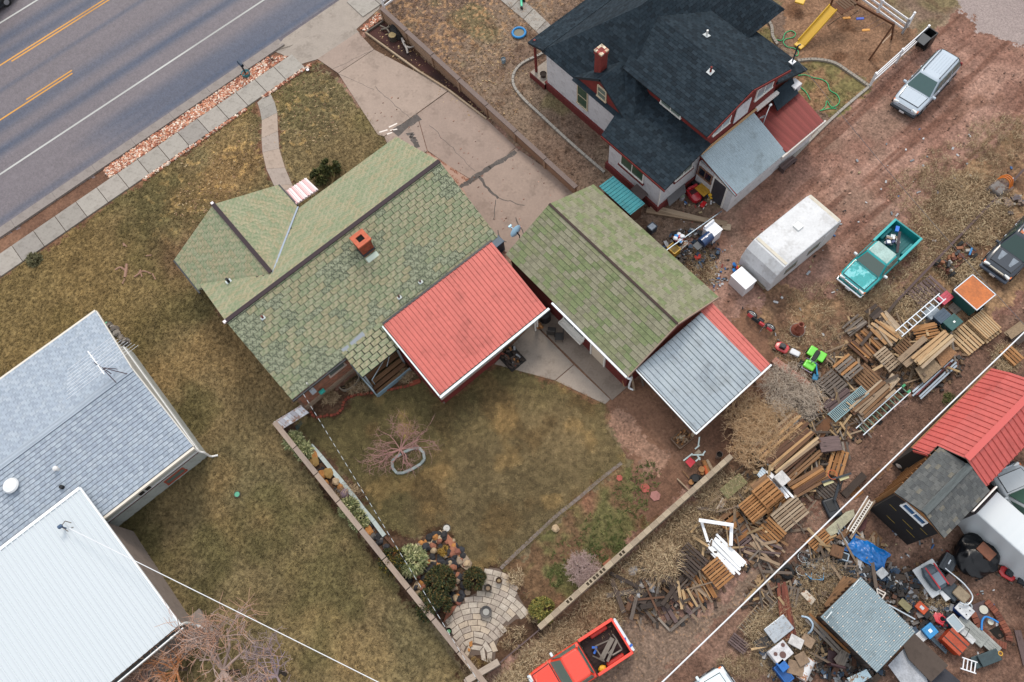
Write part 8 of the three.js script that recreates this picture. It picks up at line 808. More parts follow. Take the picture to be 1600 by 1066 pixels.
function chair(label, px, py, yaw, m) { const t = thing('garden_chair', label, 'chair', P(px, py), yaw); const s = new GB(); s.rbox(0, .42, 0, .48, .05, .46, .02); s.build('seat', m, t); const b = new GB(); b.rbox(-.24, .72, 0, .05, .55, .46, .02); b.build('backrest', m, t); for (const x of [-.2, .2]) for (const z of [-.2, .2]) { const l = new GB(); l.rod(V(x, 0, z), V(x, .42, z), .015); l.build('leg', BLACK, t); } return t; }
chair('black metal garden chair nearest the smoker on the concrete', 862, 522, .7, M(0x24211f, .6)); chair('second black garden chair beside the flower box window', 874, 530, 2.4, M(0x24211f, .6));
{ const t = thing('bench', 'small grey wooden bench by the white lean-to wall', 'bench', P(1229, 261), dirYaw(1229, 261, ...U_)); for (let i = 0; i < 3; i++) ubox(t, 'seat_slat', WOODS.mauve[i], 0, .42, -.15 + i * .15, 1.15, .04, .12); for (const x of [-.5, .5]) ubox(t, 'leg_frame', WOODS.mauve[0], x, .2, 0, .06, .4, .4); }
{ const t = thing('rotary_plough', 'old rusty machine with bright orange guard bars at the right edge', 'machine', P(1560, 296), dirYaw(1560, 296, ...U_)); const g = new GB(); g.rbox(-.35, .35, 0, .75, .5, .8, .12); g.build('body', M(0x6b6764, .8, { map: T.rust }), t); const o = new GB(); for (let i = 0; i < 3; i++) o.tube([V(.1 + i * .13, .5, -.42), V(.22 + i * .13, .78, -.2), V(.22 + i * .13, .78, .15), V(.1 + i * .13, .45, .42)], .035, 20); o.build('guard_bar', M(0xc0691c, .5), t); ubox(t, 'base', WOODS.mauve[1], 0, .08, 0, 1.3, .12, 1); }
{ const t = thing('scrap_heap', 'heap of rusty scrap parts below the rusty rail at right edge', 'scrap', P(1572, 318)); const mm = [M(0x4a4348, .6, { map: T.rust }), M(0x3b3d45, .5), M(0x6b5b52, .7), M(0x8a8378, .6)]; for (let i = 0; i < 22; i++) ubox(t, 'scrap_part', pick(mm), rr(-.6, .9), rr(.08, .3), rr(-.8, .7), rr(.1, .5), rr(.06, .25), rr(.1, .35), R() * 3); }
{ const t = thing('engine_frame', 'rusty engine chassis with black hoses in dry grass', 'engine', P(1492, 408), dirYaw(1492, 408, ...U_)); const rm = [M(0x5b3527, .8, { map: T.rust }), M(0x24262a, .6), M(0x7d5238, .8), M(0x8f8a82, .5)]; for (const z of [-.3, .3]) ubox(t, 'chassis_rail', rm[0], 0, .3, z, 2.4, .14, .14); for (let i = 0; i < 6; i++) ubox(t, 'cross_member', rm[i % 2], -1.1 + i * .44, .34, 0, .08, .1, .7); for (let i = 0; i < 16; i++) ubox(t, 'engine_part', pick(rm), rr(-1.1, .9), rr(.35, .6), rr(-.35, .35), rr(.12, .4), rr(.1, .25), rr(.1, .3), R() * 3); for (const x of [-1, .8]) for (const z of [-1, 1]) { const w = new GB(); w.disc(V(x, .26, z * .5), Z1, .26, .16); w.build('wheel', RUBBER, t); } const b = new GB(); b.rod(V(.5, .55, .3), V(.9, .6, .1), .06); b.build('blue_hose', M(0x2a72a8, .5), t); }
{ const t = thing('gas_bottle', 'white round tank with a rusty rim beside the tar paper shed', 'tank', P(1405, 727)); const g = new GB(); g.add(new THREE.SphereGeometry(.26, 18, 12), new THREE.Matrix4().makeScale(1, 1.1, 1).setPosition(0, .3, 0)).torus(V(0, .6, 0), UP, .12, .02, 16); g.build('body', M(0xb9b6b0, .5, { map: T.rust }), t); }
{ const t = thing('water_heater', 'long white rusted cylinder tank at the bottom edge', 'tank', P(1259, 1045)); const g = new GB(); const a = P(1252, 1062, .4).sub(t.position), b = P(1266, 1030, .4).sub(t.position); g.rod(a, b, .26, 18); g.build('tank', M(0xc3c4c6, .5, { map: T.rust }), t); }
{ const t = thing('tyre_planter', 'black tyre holding a cracked white panel beside the shed', 'tyre', P(1262, 940)); const g = new GB(); g.torus(V(0, .2, 0), UP, .42, .17, 24); g.build('tyre', RUBBER, t); slab('white_panel', [P(1251, 927, .5), P(1260, 922, .5), P(1275, 937, .5), P(1268, 946, .5)], .06, M(0xb9b0a2, .7, { map: T.rust }), t); }
{ const t = thing('old_armchair', 'dark maroon chair frame beside the corrugated shed', 'chair', P(1300, 1030), .6); const m = M(0x33171c, .5); const g = new GB(); g.rbox(0, .45, 0, .7, .12, .7, .05).rbox(-.32, .8, 0, .12, .7, .7, .05); g.build('shell', m, t); for (const x of [-.25, .25]) for (const z of [-.25, .25]) { const l = new GB(); l.rod(V(x, 0, z), V(x, .42, z), .03); l.build('leg', BLACK, t); } }
{ const t = thing('pipe_arch', 'pale blue curved pipe arching over weeds beside the shed wall', 'pipe', P(1262, 975)); const g = new GB(); g.tube([[1253, 963, .6], [1263, 966, .8], [1270, 975, .8], [1268, 985, .6], [1261, 992, .3]].map((p) => P(...p).sub(t.position)), .05, 30); g.build('pipe', M(0xa9bfd2, .4), t); }
{ const t = thing('lantern_jack', 'white and red bottle jack lying by the striped machine', 'bottle', P(1441, 923)); const g = new GB(); g.rod(V(0, .08, -.2), V(0, .08, .2), .07, 12); g.build('body', M(0xc9302e, .5), t); const w = new GB(); w.rod(V(0, .08, -.08), V(0, .08, .1), .072, 12); w.build('label', M(0xd9d9d6, .5), t); }
for (const [x, y, c, l] of [[1383, 908, 0xb8bdbf, 'row of pale grey spools beside the corrugated shed edge'], [1391, 911, 0xc3c8ca, 'second row of pale spools next to the firewood box']]) { const t = thing('spool_rack', l, 'spools', P(x, y)); const g = new GB(); for (let i = 0; i < 3; i++) g.rod(V(i * .16, .12, -.25), V(i * .16 + .1, .12, .2), .055, 10); g.build('spool', M(c, .5), t); }
{ const t = thing('wire_frame', 'white wire frame leaning on the corrugated roof corner', 'frame', P(1377, 926)); const g = new GB(), p = (x, y) => P(x, y, .8).sub(t.position); for (const [a, b] of [[[1370, 920], [1384, 927]], [[1384, 927], [1378, 937]], [[1370, 920], [1372, 930]], [[1373, 926], [1381, 931]], [[1372, 930], [1378, 937]]]) g.rod(p(...a), p(...b), .035); g.build('frame', M(0xcfc8c0, .5), t); }
tote('mattress', 'folded olive foam mattress behind the back wall', 'mattress', 1146, 760, .1, 1.35, .6, .28, ...U_, 0x77744e, 0x827f58, { m: M(0x77744e, .9, { map: T.mottle }), lm: M(0x827f58, .9, { map: T.mottle }) }); tote('pale_box', 'pale blue plastic box next to the olive mattress', 'box', 1140, 770, .1, .6, .28, .25, ...U_, 0x9fb0bd, 0xafc0cc);
tote('weathered_crate', 'weathered grey wooden crate behind the standing orange pallet', 'crate', 1297, 694, .1, 1.05, .75, .5, 18, -2, 0x6f6158, 0x7d6f66, { m: WOODS.mauve[0], lm: WOODS.mauve[1] }); pile('plank_heap', 'two dark upright planks beside the standing orange pallet', [1318, 688], [1326, 722], .35, .25, 2, 1, WOODS.grey, { r: .4 });
tag(board(scene, 'speckled_plank', M(0xc4bcb2, .8, { map: T.rust }), P(1122, 798, .2), P(1132, 780, .3), .28, .05), 'white chipped plank lying in the dry weeds behind the wall', 'plank'); tag(slab('brown_tarp', [P(1090, 832, .3), P(1103, 846, .35), P(1105, 872, .2), P(1096, 866, .25), P(1086, 846, .3)], .05, M(0x7a6850, .9, { map: T.mottle })), 'grey brown crumpled tarp left of the white boards', 'tarp');
for (const [x, y, l] of [[1087, 752, 'black tyre lying against the back wall by the logs'], [1229, 895, 'dark tyre in the weeds left of the blue bicycle']]) { const t = thing('worn_tire', l, 'tyre', P(x, y)); const g = new GB(); g.torus(V(0, .14, 0), UP, .26, .1, 20); g.build('tyre', RUBBER, t); }
pile('chipboard_load', 'chipboard and dark slabs on the ground at the right edge above the red roof', [1578, 530], [1604, 512], .3, .9, 3, 2, [M(0xb39a7c, .9, { map: T.speck }), WOODS.dark[0]], { r: .5 });
// loads in the truck beds
{ const t = thing('truck_load', 'grey table frame and scrap sticks in the red truck bed', 'scrap wood', P(948, 1010, .6)); for (const [a, b, w] of [[[930, 1010], [953, 1000], .06], [[930, 1012], [942, 1030], .06], [[939, 1032], [957, 997], .22], [[949, 1034], [964, 1000], .12], [[962, 998], [972, 1015], .06], [[972, 1015], [957, 1024], .06], [[957, 991], [964, 1000], .05], [[940, 1026], [950, 1018], .1], [[926, 1025], [945, 1034], .06], [[950, 1022], [960, 1010], .05]]) board(t, 'stick', pick(WOODS.grey), P(a[0], a[1], .95), P(b[0], b[1], 1.0), w, .05); const y = new GB(); y.add(ROCK[2], new THREE.Matrix4().makeScale(.22, .2, .2).setPosition(...P(941, 1045, .75).sub(t.position).toArray())); y.build('yellow_can', M(0xd09a22, .5), t); for (const [x, yy] of [[929, 1012], [930, 1018], [977, 1001], [985, 1010]]) ubox(t, 'blue_piece', M(0x1d5cb8, .5), ...P(x, yy, .75).sub(t.position).toArray(), .25, .1, .1, R() * 3); }
{ const t = thing('truck_load', 'white and blue scrap with a dark plank in the teal truck bed', 'scrap', P(1402, 375, .6)); for (let i = 0; i < 26; i++) ubox(t, 'scrap_part', pick([M(0xb9c2c6, .5), M(0xd0d4d6, .5), M(0x4a5560, .5), M(0x8f7f70, .8), M(0x3d4a70, .5)]), ...P(rr(1384, 1404), rr(366, 382), rr(.65, .95)).sub(t.position).toArray(), rr(.1, .3), rr(.05, .15), rr(.06, .2), R() * 3); board(t, 'plank', M(0x3a3136, .8), P(1402, 395, .95), P(1406, 362, 1.0), .14, .05); ubox(t, 'blue_piece', M(0x1f68c8, .5), ...P(1402, 358, .9).sub(t.position).toArray(), .35, .12, .2, .5); }
// small litter and scraps that nobody could count
function litter(name, label, zones, n, pal, s0, s1, hMax = .06, geo = UNIT) { const I = new THREE.InstancedMesh(geo, M(0xffffff, .7, { map: T.mottle }), n), m = new THREE.Matrix4(), c = new THREE.Color(), q = new THREE.Quaternion(); for (let i = 0; i < n; i++) { const z = pick(zones), a = R() * 6.28, r = Math.sqrt(R()), p = P(z[0] + Math.cos(a) * r * z[2], z[1] + Math.sin(a) * r * z[3]); const s = rr(s0, s1); q.setFromEuler(new THREE.Euler(rr(-.4, .4), R() * 6, rr(-.4, .4))); m.compose(V(p.x, rr(.01, hMax), p.z), q, V(s * rr(.5, 2), s * .4, s * rr(.4, 1))); I.setMatrixAt(i, m); I.setColorAt(i, c.set(pick(pal)).multiplyScalar(rr(.7, 1.1))); } I.name = name; tag(I, label, 'litter', null, 'stuff'); scene.add(I); }
litter('litter', 'pale and coloured scraps of litter scattered over the gravel lot and junk yard', [[1100, 400, 45, 60], [1110, 430, 30, 25], [1085, 330, 40, 40], [1300, 440, 150, 120], [1450, 300, 140, 100], [1400, 880, 90, 60], [1240, 1010, 60, 60], [1330, 890, 60, 40], [1480, 960, 90, 80], [1060, 400, 30, 30]], 520, [0xd8dade, 0xd8dade, 0xb7bdc4, 0x8f969c, 0x3f6fa8, 0x2c2d30, 0xa33a34, 0xc7b28a], .05, .16);
litter('wood_scraps', 'brown splinters and wood scraps covering the ground of the lumber yard', [[1350, 570, 90, 80], [1240, 720, 80, 70], [1150, 830, 80, 60], [1040, 920, 90, 60], [1300, 640, 80, 60], [1230, 960, 70, 80], [1330, 880, 60, 50], [1310, 960, 50, 60], [1440, 930, 70, 50], [1440, 560, 70, 60]], 2600, [0x6b523c, 0x8a6a4a, 0x4b3a2e, 0x3a302a, 0xa58662, 0x7c7066, 0x2b2826], .05, .26, .1);
litter('loose_boards', 'loose grey and brown boards lying every way between the lumber stacks and pallets', [[1345, 560, 70, 60], [1250, 715, 75, 60], [1150, 830, 70, 50], [1030, 915, 75, 45], [1300, 640, 60, 50], [1225, 955, 55, 70], [1320, 870, 60, 40], [1300, 990, 50, 50], [1430, 540, 60, 60], [1200, 790, 60, 50]], 620, [0x7d6a58, 0x9a836a, 0x65564a, 0xb09268, 0x8b8076, 0xc4a67c, 0x54483f], .3, .62, .45, new THREE.BoxGeometry(2, .12, .28));
litter('junk_scraps', 'tangle of dark small parts filling the gaps between the junk', [[1290, 905, 45, 30], [1235, 1020, 45, 50], [1300, 1000, 40, 60], [1415, 930, 50, 40], [1300, 870, 40, 30], [1080, 390, 45, 30], [1330, 1050, 50, 20], [1370, 900, 30, 25], [1440, 950, 50, 40], [1345, 900, 40, 30]], 2300, [0x2a2522, 0x3d342d, 0x5b4a3c, 0x8a8480, 0x24272b, 0xb5b7ba, 0x6e4a36, 0x37506a], .06, .3, .25);
litter('leaf_litter', 'tan fallen leaves strewn over the lawn near the path and the yard at the top', [[480, 170, 60, 60], [350, 230, 90, 50], [700, 60, 110, 60], [330, 320, 60, 40], [760, 130, 80, 60]], 1900, [0xc2a274, 0xb08d62, 0xd0b78c, 0x8f6f50, 0xa67f5c], .04, .1, .04);
{ const N = 6000, I = new THREE.InstancedMesh(ROCK[3], M(0xffffff, .9), N), m = new THREE.Matrix4(), c = new THREE.Color(); let n = 0, tries = 0; while (n < N && tries++ < 90000) { const x = rr(8, 48), z = rr(-34, 13), k = RK[regionAt(x, z)]; if (!['lot', 'gravel', 'alley', 'weeds', 'rgravel'].includes(k) || (k === 'weeds' && R() < .6)) continue; const s = .02 + .06 * R() ** 3, g = pix(x, z); m.compose(V(x, s * .3, z), new THREE.Quaternion().setFromEuler(new THREE.Euler(R() * 6, R() * 6, 0)), V(s, s * .7, s * 1.2)); I.setMatrixAt(n, m); const f = rr(.75, 1.25); I.setColorAt(n, c.setRGB(g[0] / 255 * f, g[1] / 255 * f, g[2] / 255 * f, THREE.SRGBColorSpace)); n++; } I.count = n; I.name = 'gravel_stones'; tag(I, 'reddish pebbles strewn over the gravel lot and the alley', 'gravel', null, 'stuff'); scene.add(I); }
// ------------------------------------------------------------------ plants
function bareTree(name, label, cat, px, py, o) { const r = rng(o.seed), q = (a, b) => a + (b - a) * r(), t = thing(name, label, cat, P(px, py)); const tr = new GB(), cr = new GB(), tip = new GB(); const lean = o.lean || V(0, 0, 0);
  const limb = (p, d, L, rad, lv) => { const mid = p.clone().addScaledVector(d, L * .5).add(V(q(-.1, .1) * L, q(-.02, .08) * L, q(-.1, .1) * L)), e = p.clone().addScaledVector(d, L).add(V(q(-.12, .12) * L, 0, q(-.12, .12) * L)); e.y = Math.max(.04, e.y); const g = lv === 0 ? tr : lv <= o.lv - 1 ? cr : tip; g.rod(p, mid, rad, lv < 2 ? 6 : 3, rad * .85); g.rod(mid, e, rad * .85, lv < 2 ? 6 : 3, rad * .6); if (lv >= o.lv) return; const n = o.n[lv]; for (let i = 0; i < n; i++) { const a = q(0, 6.283), sp = o.sp[lv], nd = d.clone().multiplyScalar(1 - sp * .5).add(V(Math.cos(a) * sp, q(-.1, o.up ?? .45) * sp, Math.sin(a) * sp)).normalize(); const f = lv === 0 ? 1 : q(.35, 1); limb(p.clone().lerp(e, f), nd, L * q(.5, .85) * (lv === 0 ? o.grow : 1), rad * .55, lv + 1); } };
  for (let k = 0; k < (o.stems || 1); k++) { const a = k / (o.stems || 1) * 6.283 + r(), s = o.spread0 || 0; limb(V(Math.cos(a) * s * .3, 0, Math.sin(a) * s * .3), V(Math.cos(a) * s, 1, Math.sin(a) * s).add(lean).normalize(), o.h, o.r, 0); }
  tr.build('trunk', M(o.bark, .95, { map: T.grain }), t); if (cr.l.length) cr.build('crown', M(o.c1, .9), t); if (tip.l.length) tip.build('twigs', M(o.c2, .9), t); return t; }
bareTree('bare_tree', 'leafless reddish tree leaning out of the pale stone ring on the back lawn', 'tree', 637, 714, { seed: 3, h: .9, r: .06, bark: 0x4a3b38, c1: 0x94706a, c2: 0xa88580, lv: 4, n: [14, 4, 3, 2], sp: [1.3, .6, .7, .8], grow: 1.75, up: .35, lean: V(-.15, 0, -.35) });
bareTree('bare_tree', 'big leafless tree with orange twigs at the bottom left corner', 'tree', 372, 1050, { seed: 8, h: 1.9, r: .15, bark: 0x5f5148, c1: 0xa08d84, c2: 0xb7907a, lv: 4, n: [11, 4, 4, 3], sp: [1.2, .7, .8, .8], grow: 1.35, up: .5 });
bareTree('bare_tree', 'leafless orange tinted shrub tree below the white metal roof', 'tree', 292, 1046, { seed: 21, h: 1.2, r: .09, bark: 0x6b5546, c1: 0xb98057, c2: 0xb89a88, lv: 4, n: [11, 4, 3, 3], sp: [1.3, .7, .8, .8], grow: 1.35, up: .5 });
bareTree('bare_tree', 'leafless grey tree right of the orange one at the bottom edge', 'tree', 446, 1054, { seed: 33, h: 1.4, r: .1, bark: 0x4f4540, c1: 0x938489, c2: 0xa8948f, lv: 4, n: [9, 4, 3, 3], sp: [1.2, .7, .8, .8], grow: 1.3, up: .5 });
bareTree('bare_tree', 'low pinkish brown bare thicket left of the orange shrub at the bottom edge', 'tree', 243, 1064, { seed: 44, h: .9, r: .07, bark: 0x5f5148, c1: 0xa08072, c2: 0xb7957f, lv: 4, n: [11, 4, 3, 3], sp: [1.4, .7, .8, .8], grow: 1.35, up: .45 });
bareTree('bare_shrub', 'rounded pinkish grey twiggy shrub by the back wall', 'shrub', 912, 892, { seed: 5, h: .5, r: .03, bark: 0x6b544d, c1: 0xa38c88, c2: 0xbba49e, lv: 3, n: [6, 5, 5], sp: [.9, .8, .9], grow: 1.1, stems: 14, spread0: .6, up: .5 });
for (const [x, y, h, l, s] of [[1222, 612, .8, 'large grey tangled tumbleweed bush above the lumber', 50], [1250, 632, .6, 'smaller grey bush beside the large tumbleweed', 54], [1165, 658, .75, 'brown tangled bush beside the end of the back wall', 51], [1170, 700, .7, 'pale branching bush over the end of the back wall', 52], [1203, 668, .7, 'dry brown bush behind the trailer load', 53]]) bareTree('dry_bush', l, 'bush', x, y, { seed: s, h, r: .036, bark: 0x6f6258, c1: s === 50 || s === 54 ? 0x9a8c7e : 0xa48460, c2: s === 50 || s === 54 ? 0xcabcab : 0xcdb08c, lv: 3, n: [6, 4, 3], sp: [1, .9, 1], grow: 1.15, stems: 17, spread0: .7, up: .5 });
for (const [x, y, s] of [[1090, 412, 61], [1085, 436, 62]]) bareTree('dead_weed', s === 61 ? 'dark dead weed clump near the red toy' : 'dark dead weed clump against the garage eave', 'weed', x, y, { seed: s, h: .3, r: .02, bark: 0x4a3a2c, c1: 0x54412f, c2: 0x6b523a, lv: 3, n: [5, 4, 3], sp: [1.2, .9, 1], grow: 1, stems: 9, spread0: 1.2, up: .3 });
// leafy shrubs: a cloud of leaf-sized faces
const leafT = (w) => { const g = new THREE.BufferGeometry(); g.setAttribute('position', new THREE.Float32BufferAttribute([-w * .4, 0, 0, w * .4, 0, 0, 0, w * .25, w, 0, -w * .05, -w * .3, w * .4, 0, 0, -w * .4, 0, 0], 3)); g.computeVertexNormals(); return g; };
function shrub(label, px, py, rx, ry, n, cols, o = {}) { const t = thing('evergreen_shrub', label, 'shrub', P(px, py)); const st = new GB(); for (let i = 0; i < 7; i++) { const a = i / 7 * 6.28; st.rod(V(0, 0, 0), V(Math.cos(a) * rx * .5, ry * .9, Math.sin(a) * rx * .5), .03, 5, .01); } st.build('stems', M(0x3d3026, .95), t); const r = rng(o.seed || 9), pos = [], col = [], c = new THREE.Color(), p = V(0, 0, 0); const lobes = []; for (let i = 0; i < (o.lobes || 26); i++) { const a = r() * 6.28, e = Math.asin(r() * 1.2 - .2 > 1 ? 1 : Math.max(-.2, r() * 1.2 - .2)); lobes.push(V(Math.cos(a) * Math.cos(e), Math.sin(e), Math.sin(a) * Math.cos(e))); }
  for (let i = 0; i < n; i++) { const L = lobes[Math.floor(r() * lobes.length)], d = L.clone().add(V(r() - .5, r() - .5, r() - .5).multiplyScalar(o.loose || .7)).normalize(), k = .72 + .36 * r() * (1 - .4 * vn(d.x * 5 + 9, d.z * 5 + d.y * 5)); p.set(d.x * rx * k, ry + d.y * ry * k, d.z * rx * k); if (p.y < .02) p.y = .02 + r() * .1; const w = (o.leaf || .09) * (.6 + .8 * r()), u = V(r() - .5, r() - .5, r() - .5).normalize(), v = d.clone().cross(u).normalize(), f = d.clone().multiplyScalar(.7).addScaledVector(u, .6).normalize(); const A = p.clone().addScaledVector(v, -w * .35), B = p.clone().addScaledVector(v, w * .35), C = p.clone().addScaledVector(f, w * 1.3); for (const q of [A, B, C]) pos.push(q.x, q.y, q.z); c.set(cols[Math.floor(r() * cols.length)]).multiplyScalar(.7 + .6 * r()); for (let j = 0; j < 3; j++) col.push(c.r, c.g, c.b); }
  const g = new THREE.BufferGeometry(); g.setAttribute('position', new THREE.Float32BufferAttribute(pos, 3)); g.setAttribute('color', new THREE.Float32BufferAttribute(col, 3)); g.computeVertexNormals(); mesh('foliage', g, new THREE.MeshPhysicalMaterial({ vertexColors: true, roughness: .8, side: 2 }), t); return t; }
const dg = [0x2a3418, 0x37411d, 0x4a4a22, 0x5e4a22, 0x1f2b14], lg = [0x989c6e, 0xa9a97c, 0x858c60, 0xb8b48a, 0x6d7850];
shrub('large round dark green shrub in the middle of the rock bed', 690, 908, .72, .55, 6500, dg, { seed: 1 }); shrub('large round dark shrub against the garden wall below the rock bed', 680, 946, .85, .6, 7000, dg, { seed: 2 }); shrub('small round dark green shrub at the patio corner', 743, 907, .55, .45, 4500, dg, { seed: 3 }); shrub('dark green shrub with yellow spots against the garden wall', 617, 880, .68, .55, 5000, [...dg, 0x7d6a1c], { seed: 4 });
shrub('round yellow green shrub at the end of the back wall', 848, 956, .62, .55, 5500, [0x6f6d34, 0x85803f, 0x58602c, 0x9a8a48], { seed: 5 }); shrub('pale feathery juniper near the side gate', 462, 692, .48, .3, 1500, lg, { seed: 6, loose: 1.2, leaf: .16, lobes: 12 }); shrub('pale green juniper spreading over the border edging', 478, 707, .45, .26, 1500, lg, { seed: 7, loose: 1.2, leaf: .16, lobes: 12 }); shrub('long pale juniper halfway along the garden wall', 547, 795, .44, .26, 1500, lg, { seed: 8, loose: 1.3, leaf: .16, lobes: 12 }); shrub('pale juniper at the lower end of the border', 563, 814, .42, .26, 1400, lg, { seed: 9, loose: 1.3, leaf: .16, lobes: 12 }); shrub('pale green feathery juniper beside the dark shrub in the rock bed', 645, 878, .66, .36, 2400, lg, { seed: 10, loose: 1.3, leaf: .18, lobes: 14 });
shrub('dark spiky evergreen bush beside the front door awning', 519, 271, .55, .5, 2000, [0x333c1c, 0x454a22, 0x575a2c], { seed: 11, loose: .6, leaf: .17, lobes: 14 }); shrub('second dark evergreen bush under the front eave', 503, 283, .5, .42, 1700, [0x333c1c, 0x454a22, 0x575a2c], { seed: 12, loose: .6, leaf: .17, lobes: 14 }); shrub('dull green grass tuft shrub by the sidewalk at left', 54, 406, .42, .07, 700, [0x6d6b4c, 0x7a7656, 0x5c5b42], { seed: 13, leaf: .14 }); shrub('small yellow brown herb clump among the rocks', 694, 862, .25, .14, 800, [0x9a7a34, 0xa88a44], { seed: 14, leaf: .08 });
// grass and weeds
const tuft = (nb, h, sp, w, seed) => { const r = rng(seed), pos = []; for (let i = 0; i < nb; i++) { const a = r() * 6.28, l = sp * (.4 + .8 * r()), hh = h * (.5 + .7 * r()), x = Math.cos(a), z = Math.sin(a), b = (r() - .5) * sp * .5, c = (r() - .5) * sp * .5; pos.push(b - z * w, 0, c + x * w, b + z * w, 0, c - x * w, b + x * l * .5, hh, c + z * l * .5, b + x * l * .5 - z * w * .7, hh * .98, c + z * l * .5 + x * w * .7, b + x * l * .5 + z * w * .7, hh * .98, c + z * l * .5 - x * w * .7, b + x * l, hh * 1.05, c + z * l); } const g = new THREE.BufferGeometry(); g.setAttribute('position', new THREE.Float32BufferAttribute(pos, 3)); g.computeVertexNormals(); return g; };
function growth(name, label, cat, geo, n, where, pal, s0, s1, f0 = .8, f1 = 1.35) { const I = new THREE.InstancedMesh(geo, new THREE.MeshPhysicalMaterial({ color: 0xffffff, roughness: .95, side: 2, specularIntensity: .2 }), n), m = new THREE.Matrix4(), c = new THREE.Color(), q = new THREE.Quaternion(); let k = 0, t = 0; while (k < n && t++ < n * 12) { const p = where(); if (!p) continue; const s = rr(s0, s1) * (p[2] || 1); q.setFromAxisAngle(UP, R() * 6.28); m.compose(V(p[0], .004, p[1]), q, V(s, s * rr(.7, 1.2), s)); I.setMatrixAt(k, m); if (pal) c.set(pick(pal)).multiplyScalar(rr(.75, 1.15)); else { const g = pix(p[0], p[1]), f = rr(f0, f1); c.setRGB(Math.min(1, g[0] / 255 * f), Math.min(1, g[1] / 255 * f), Math.min(1, g[2] / 255 * f), THREE.SRGBColorSpace); } I.setColorAt(k, c); k++; } I.count = k; I.name = name; tag(I, label, cat, null, 'stuff'); scene.add(I); return I; }
const inReg = (x0, x1, z0, z1, ks) => () => { const x = rr(x0, x1), z = rr(z0, z1); return ks.includes(RK[regionAt(x, z)]) ? [x, z] : null; };
growth('lawn_grass', 'short dormant brown green grass of the front and side lawn', 'grass', tuft(8, .06, .14, .012, 1), 90000, () => { const x = rr(-24, 12.8), z = rr(-39.6, -1); return RK[regionAt(x, z)] === 'front' && z < -3 + (x + 24) * .4 + 8 ? [x, z] : null; }, null, .7, 1.3, .74, 1.22);
growth('back_lawn_grass', 'short dormant brown grass of the walled back lawn', 'grass', tuft(8, .06, .14, .012, 2), 34000, inReg(-3.6, 11, -19.4, -2.6, ['back']), null, .7, 1.3, .74, 1.22);
growth('bed_grass', 'patchy dull grass of the planting bed and neighbouring yard', 'grass', tuft(8, .05, .14, .008, 3), 14000, inReg(-4, 36, -40, -2.4, ['bed', 'grassy', 'dyard']), null, .8, 1.5, .8, 1.3);
const straw = [0xa08a6c, 0xb09a7c, 0x84705a, 0xc2b090, 0x6b5744, 0x8f7a60];
const zoneIn = (zones) => () => { const z = pick(zones), a = R() * 6.28, r = Math.sqrt(R()), p = P(z[0] + Math.cos(a) * r * z[2], z[1] + Math.sin(a) * r * z[3]); if (p.x > -3.5 && p.x < 12.6 && p.z < -2.0) return null; return [p.x, p.z, z[4] || 1]; };
growth('dry_weeds', 'straw coloured dry weeds along the back wall and the alley', 'weeds', tuft(11, .45, .42, .008, 4), 4600, zoneIn([[880, 1000, 30, 30], [930, 950, 45, 40], [985, 900, 40, 30], [1040, 860, 40, 28], [1080, 820, 40, 28], [1130, 770, 40, 30], [830, 1040, 50, 30, 1.3], [850, 1020, 30, 25, 1.4], [780, 1062, 40, 12], [1030, 880, 25, 25, 1.5], [1195, 985, 30, 30], [1170, 1040, 50, 20, .7], [1250, 950, 40, 20], [1285, 905, 40, 25], [1240, 1010, 30, 40], [1200, 660, 40, 25, 1.1], [1180, 700, 25, 15]]), straw, .6, 1.3);
growth('dry_grass', 'tufts of dry tan grass around the trucks and the rusty rail', 'weeds', tuft(9, .24, .34, .009, 6), 4400, zoneIn([[1450, 300, 60, 45], [1500, 270, 70, 50], [1560, 220, 50, 40], [1400, 440, 60, 40], [1300, 480, 70, 40], [1260, 540, 60, 40], [1360, 470, 40, 30], [1470, 390, 50, 35], [1540, 350, 45, 35, 1.6], [1520, 310, 60, 40, 1.6], [1470, 350, 50, 40, 1.4], [1430, 480, 40, 25, 1.3], [1500, 420, 30, 25, 1.4], [1095, 420, 25, 30], [1450, 940, 25, 15], [1570, 560, 20, 20]]), straw, .5, 1.3);
growth('green_weeds', 'low green weeds in the planting bed near the back wall', 'weeds', tuft(9, .1, .16, .016, 7), 650, () => { const z = pick([[985, 780, 28, 35], [940, 830, 35, 30], [965, 850, 14, 14], [900, 870, 40, 30], [1010, 745, 22, 25], [1483, 625, 12, 10], [930, 870, 20, 20], [870, 900, 14, 18]]), a = R() * 6.28, r = Math.sqrt(R()), p = P(z[0] + Math.cos(a) * r * z[2], z[1] + Math.sin(a) * r * z[3]); return [p.x, p.z]; }, [0x4c5532, 0x5d613a, 0x454a2c, 0x6b6b46], .5, 1.3);
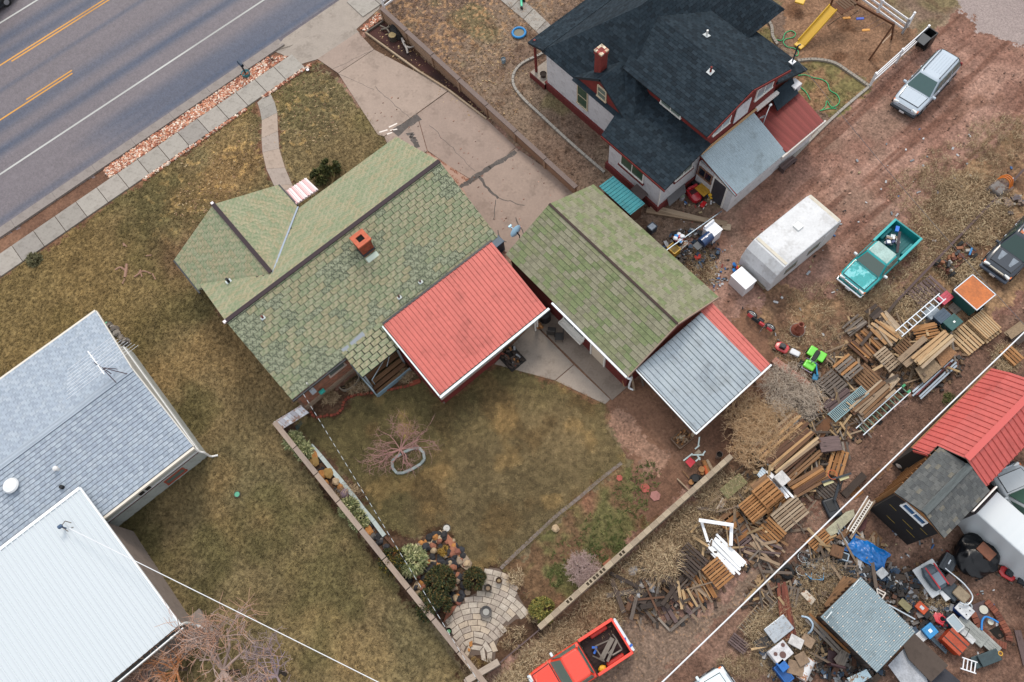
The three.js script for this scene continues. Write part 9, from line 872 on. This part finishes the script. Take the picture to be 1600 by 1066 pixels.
growth('bed_stalks', 'dry tan stalks in the soil beds behind the brick house and beside the patio', 'weeds', tuft(12, .35, .3, .012, 8), 420, () => { const z = pick([[515, 622, 14, 9], [560, 607, 18, 8], [635, 590, 14, 8], [735, 1046, 12, 8], [800, 1000, 22, 22], [805, 905, 12, 14], [835, 960, 12, 10], [545, 770, 20, 14]]), a = R() * 6.28, r = Math.sqrt(R()), p = P(z[0] + Math.cos(a) * r * z[2], z[1] + Math.sin(a) * r * z[3]); return [p.x, p.z]; }, straw, .5, 1.2);
// ------------------------------------------------------------------ overhead cables
function cable(name, label, a, b, sag, r, m, dash) { const L = a.distanceTo(b), n = 60, pts = []; for (let i = 0; i <= n; i++) { const t = i / n, p = a.clone().lerp(b, t); p.y -= sag * 4 * t * (1 - t); pts.push(p); } const t = thing(name, label, 'cable', a.clone()); const g = new GB(); g.tube(pts.map((p) => p.clone().sub(a)), r, 120, 6); g.build('wire', m, t); if (dash) { const d = new GB(), c = new THREE.CatmullRomCurve3(pts.map((p) => p.clone().sub(a))), k = Math.round(L / .42); for (let i = 0; i < k; i++) { const u = c.getPointAt(i / k), v = c.getPointAt(Math.min(1, (i + .55) / k)); d.rod(u, v, r * 1.35, 6); } d.build('strand', dash, t); } return t; }
const ext = (a, b, k) => a.clone().lerp(b, k);
{ const a = P(1604, 516, 6.5), b = P(1034, 1067, 6.5); cable('overhead_cable', 'thick white overhead cable crossing the alley from right edge to bottom', ext(a, b, -.6), ext(a, b, 1.6), 0, .034, M(0xd3d6da, .5)); }
{ const a = P(108, 826, 4.35), b = P(592, 1068, 5.5); cable('overhead_cable', 'white service cable from the white metal roof across the left lawn', a, ext(a, b, 1.5),   .3, .022, M(0xd3d6da, .5)); }
{ const a = P(474, 616, 2.9), b = P(746, 1064, 4.6); cable('overhead_cable', 'black and white twisted service cable from the brick house over the rock bed', a, ext(a, b, 1.5), .12, .01, M(0x23262a, .6), M(0xa9b0b4, .5)); }
{ const a = P(1242, 88, 4.9), b = P(1400, 265, 6.2); cable('overhead_cable', 'thin dark service wire from the charcoal roof over the gravel lot', a, ext(a, b, 3), .6, .012, M(0x4a4a50, .6)); }
renderer.render(scene, camera);
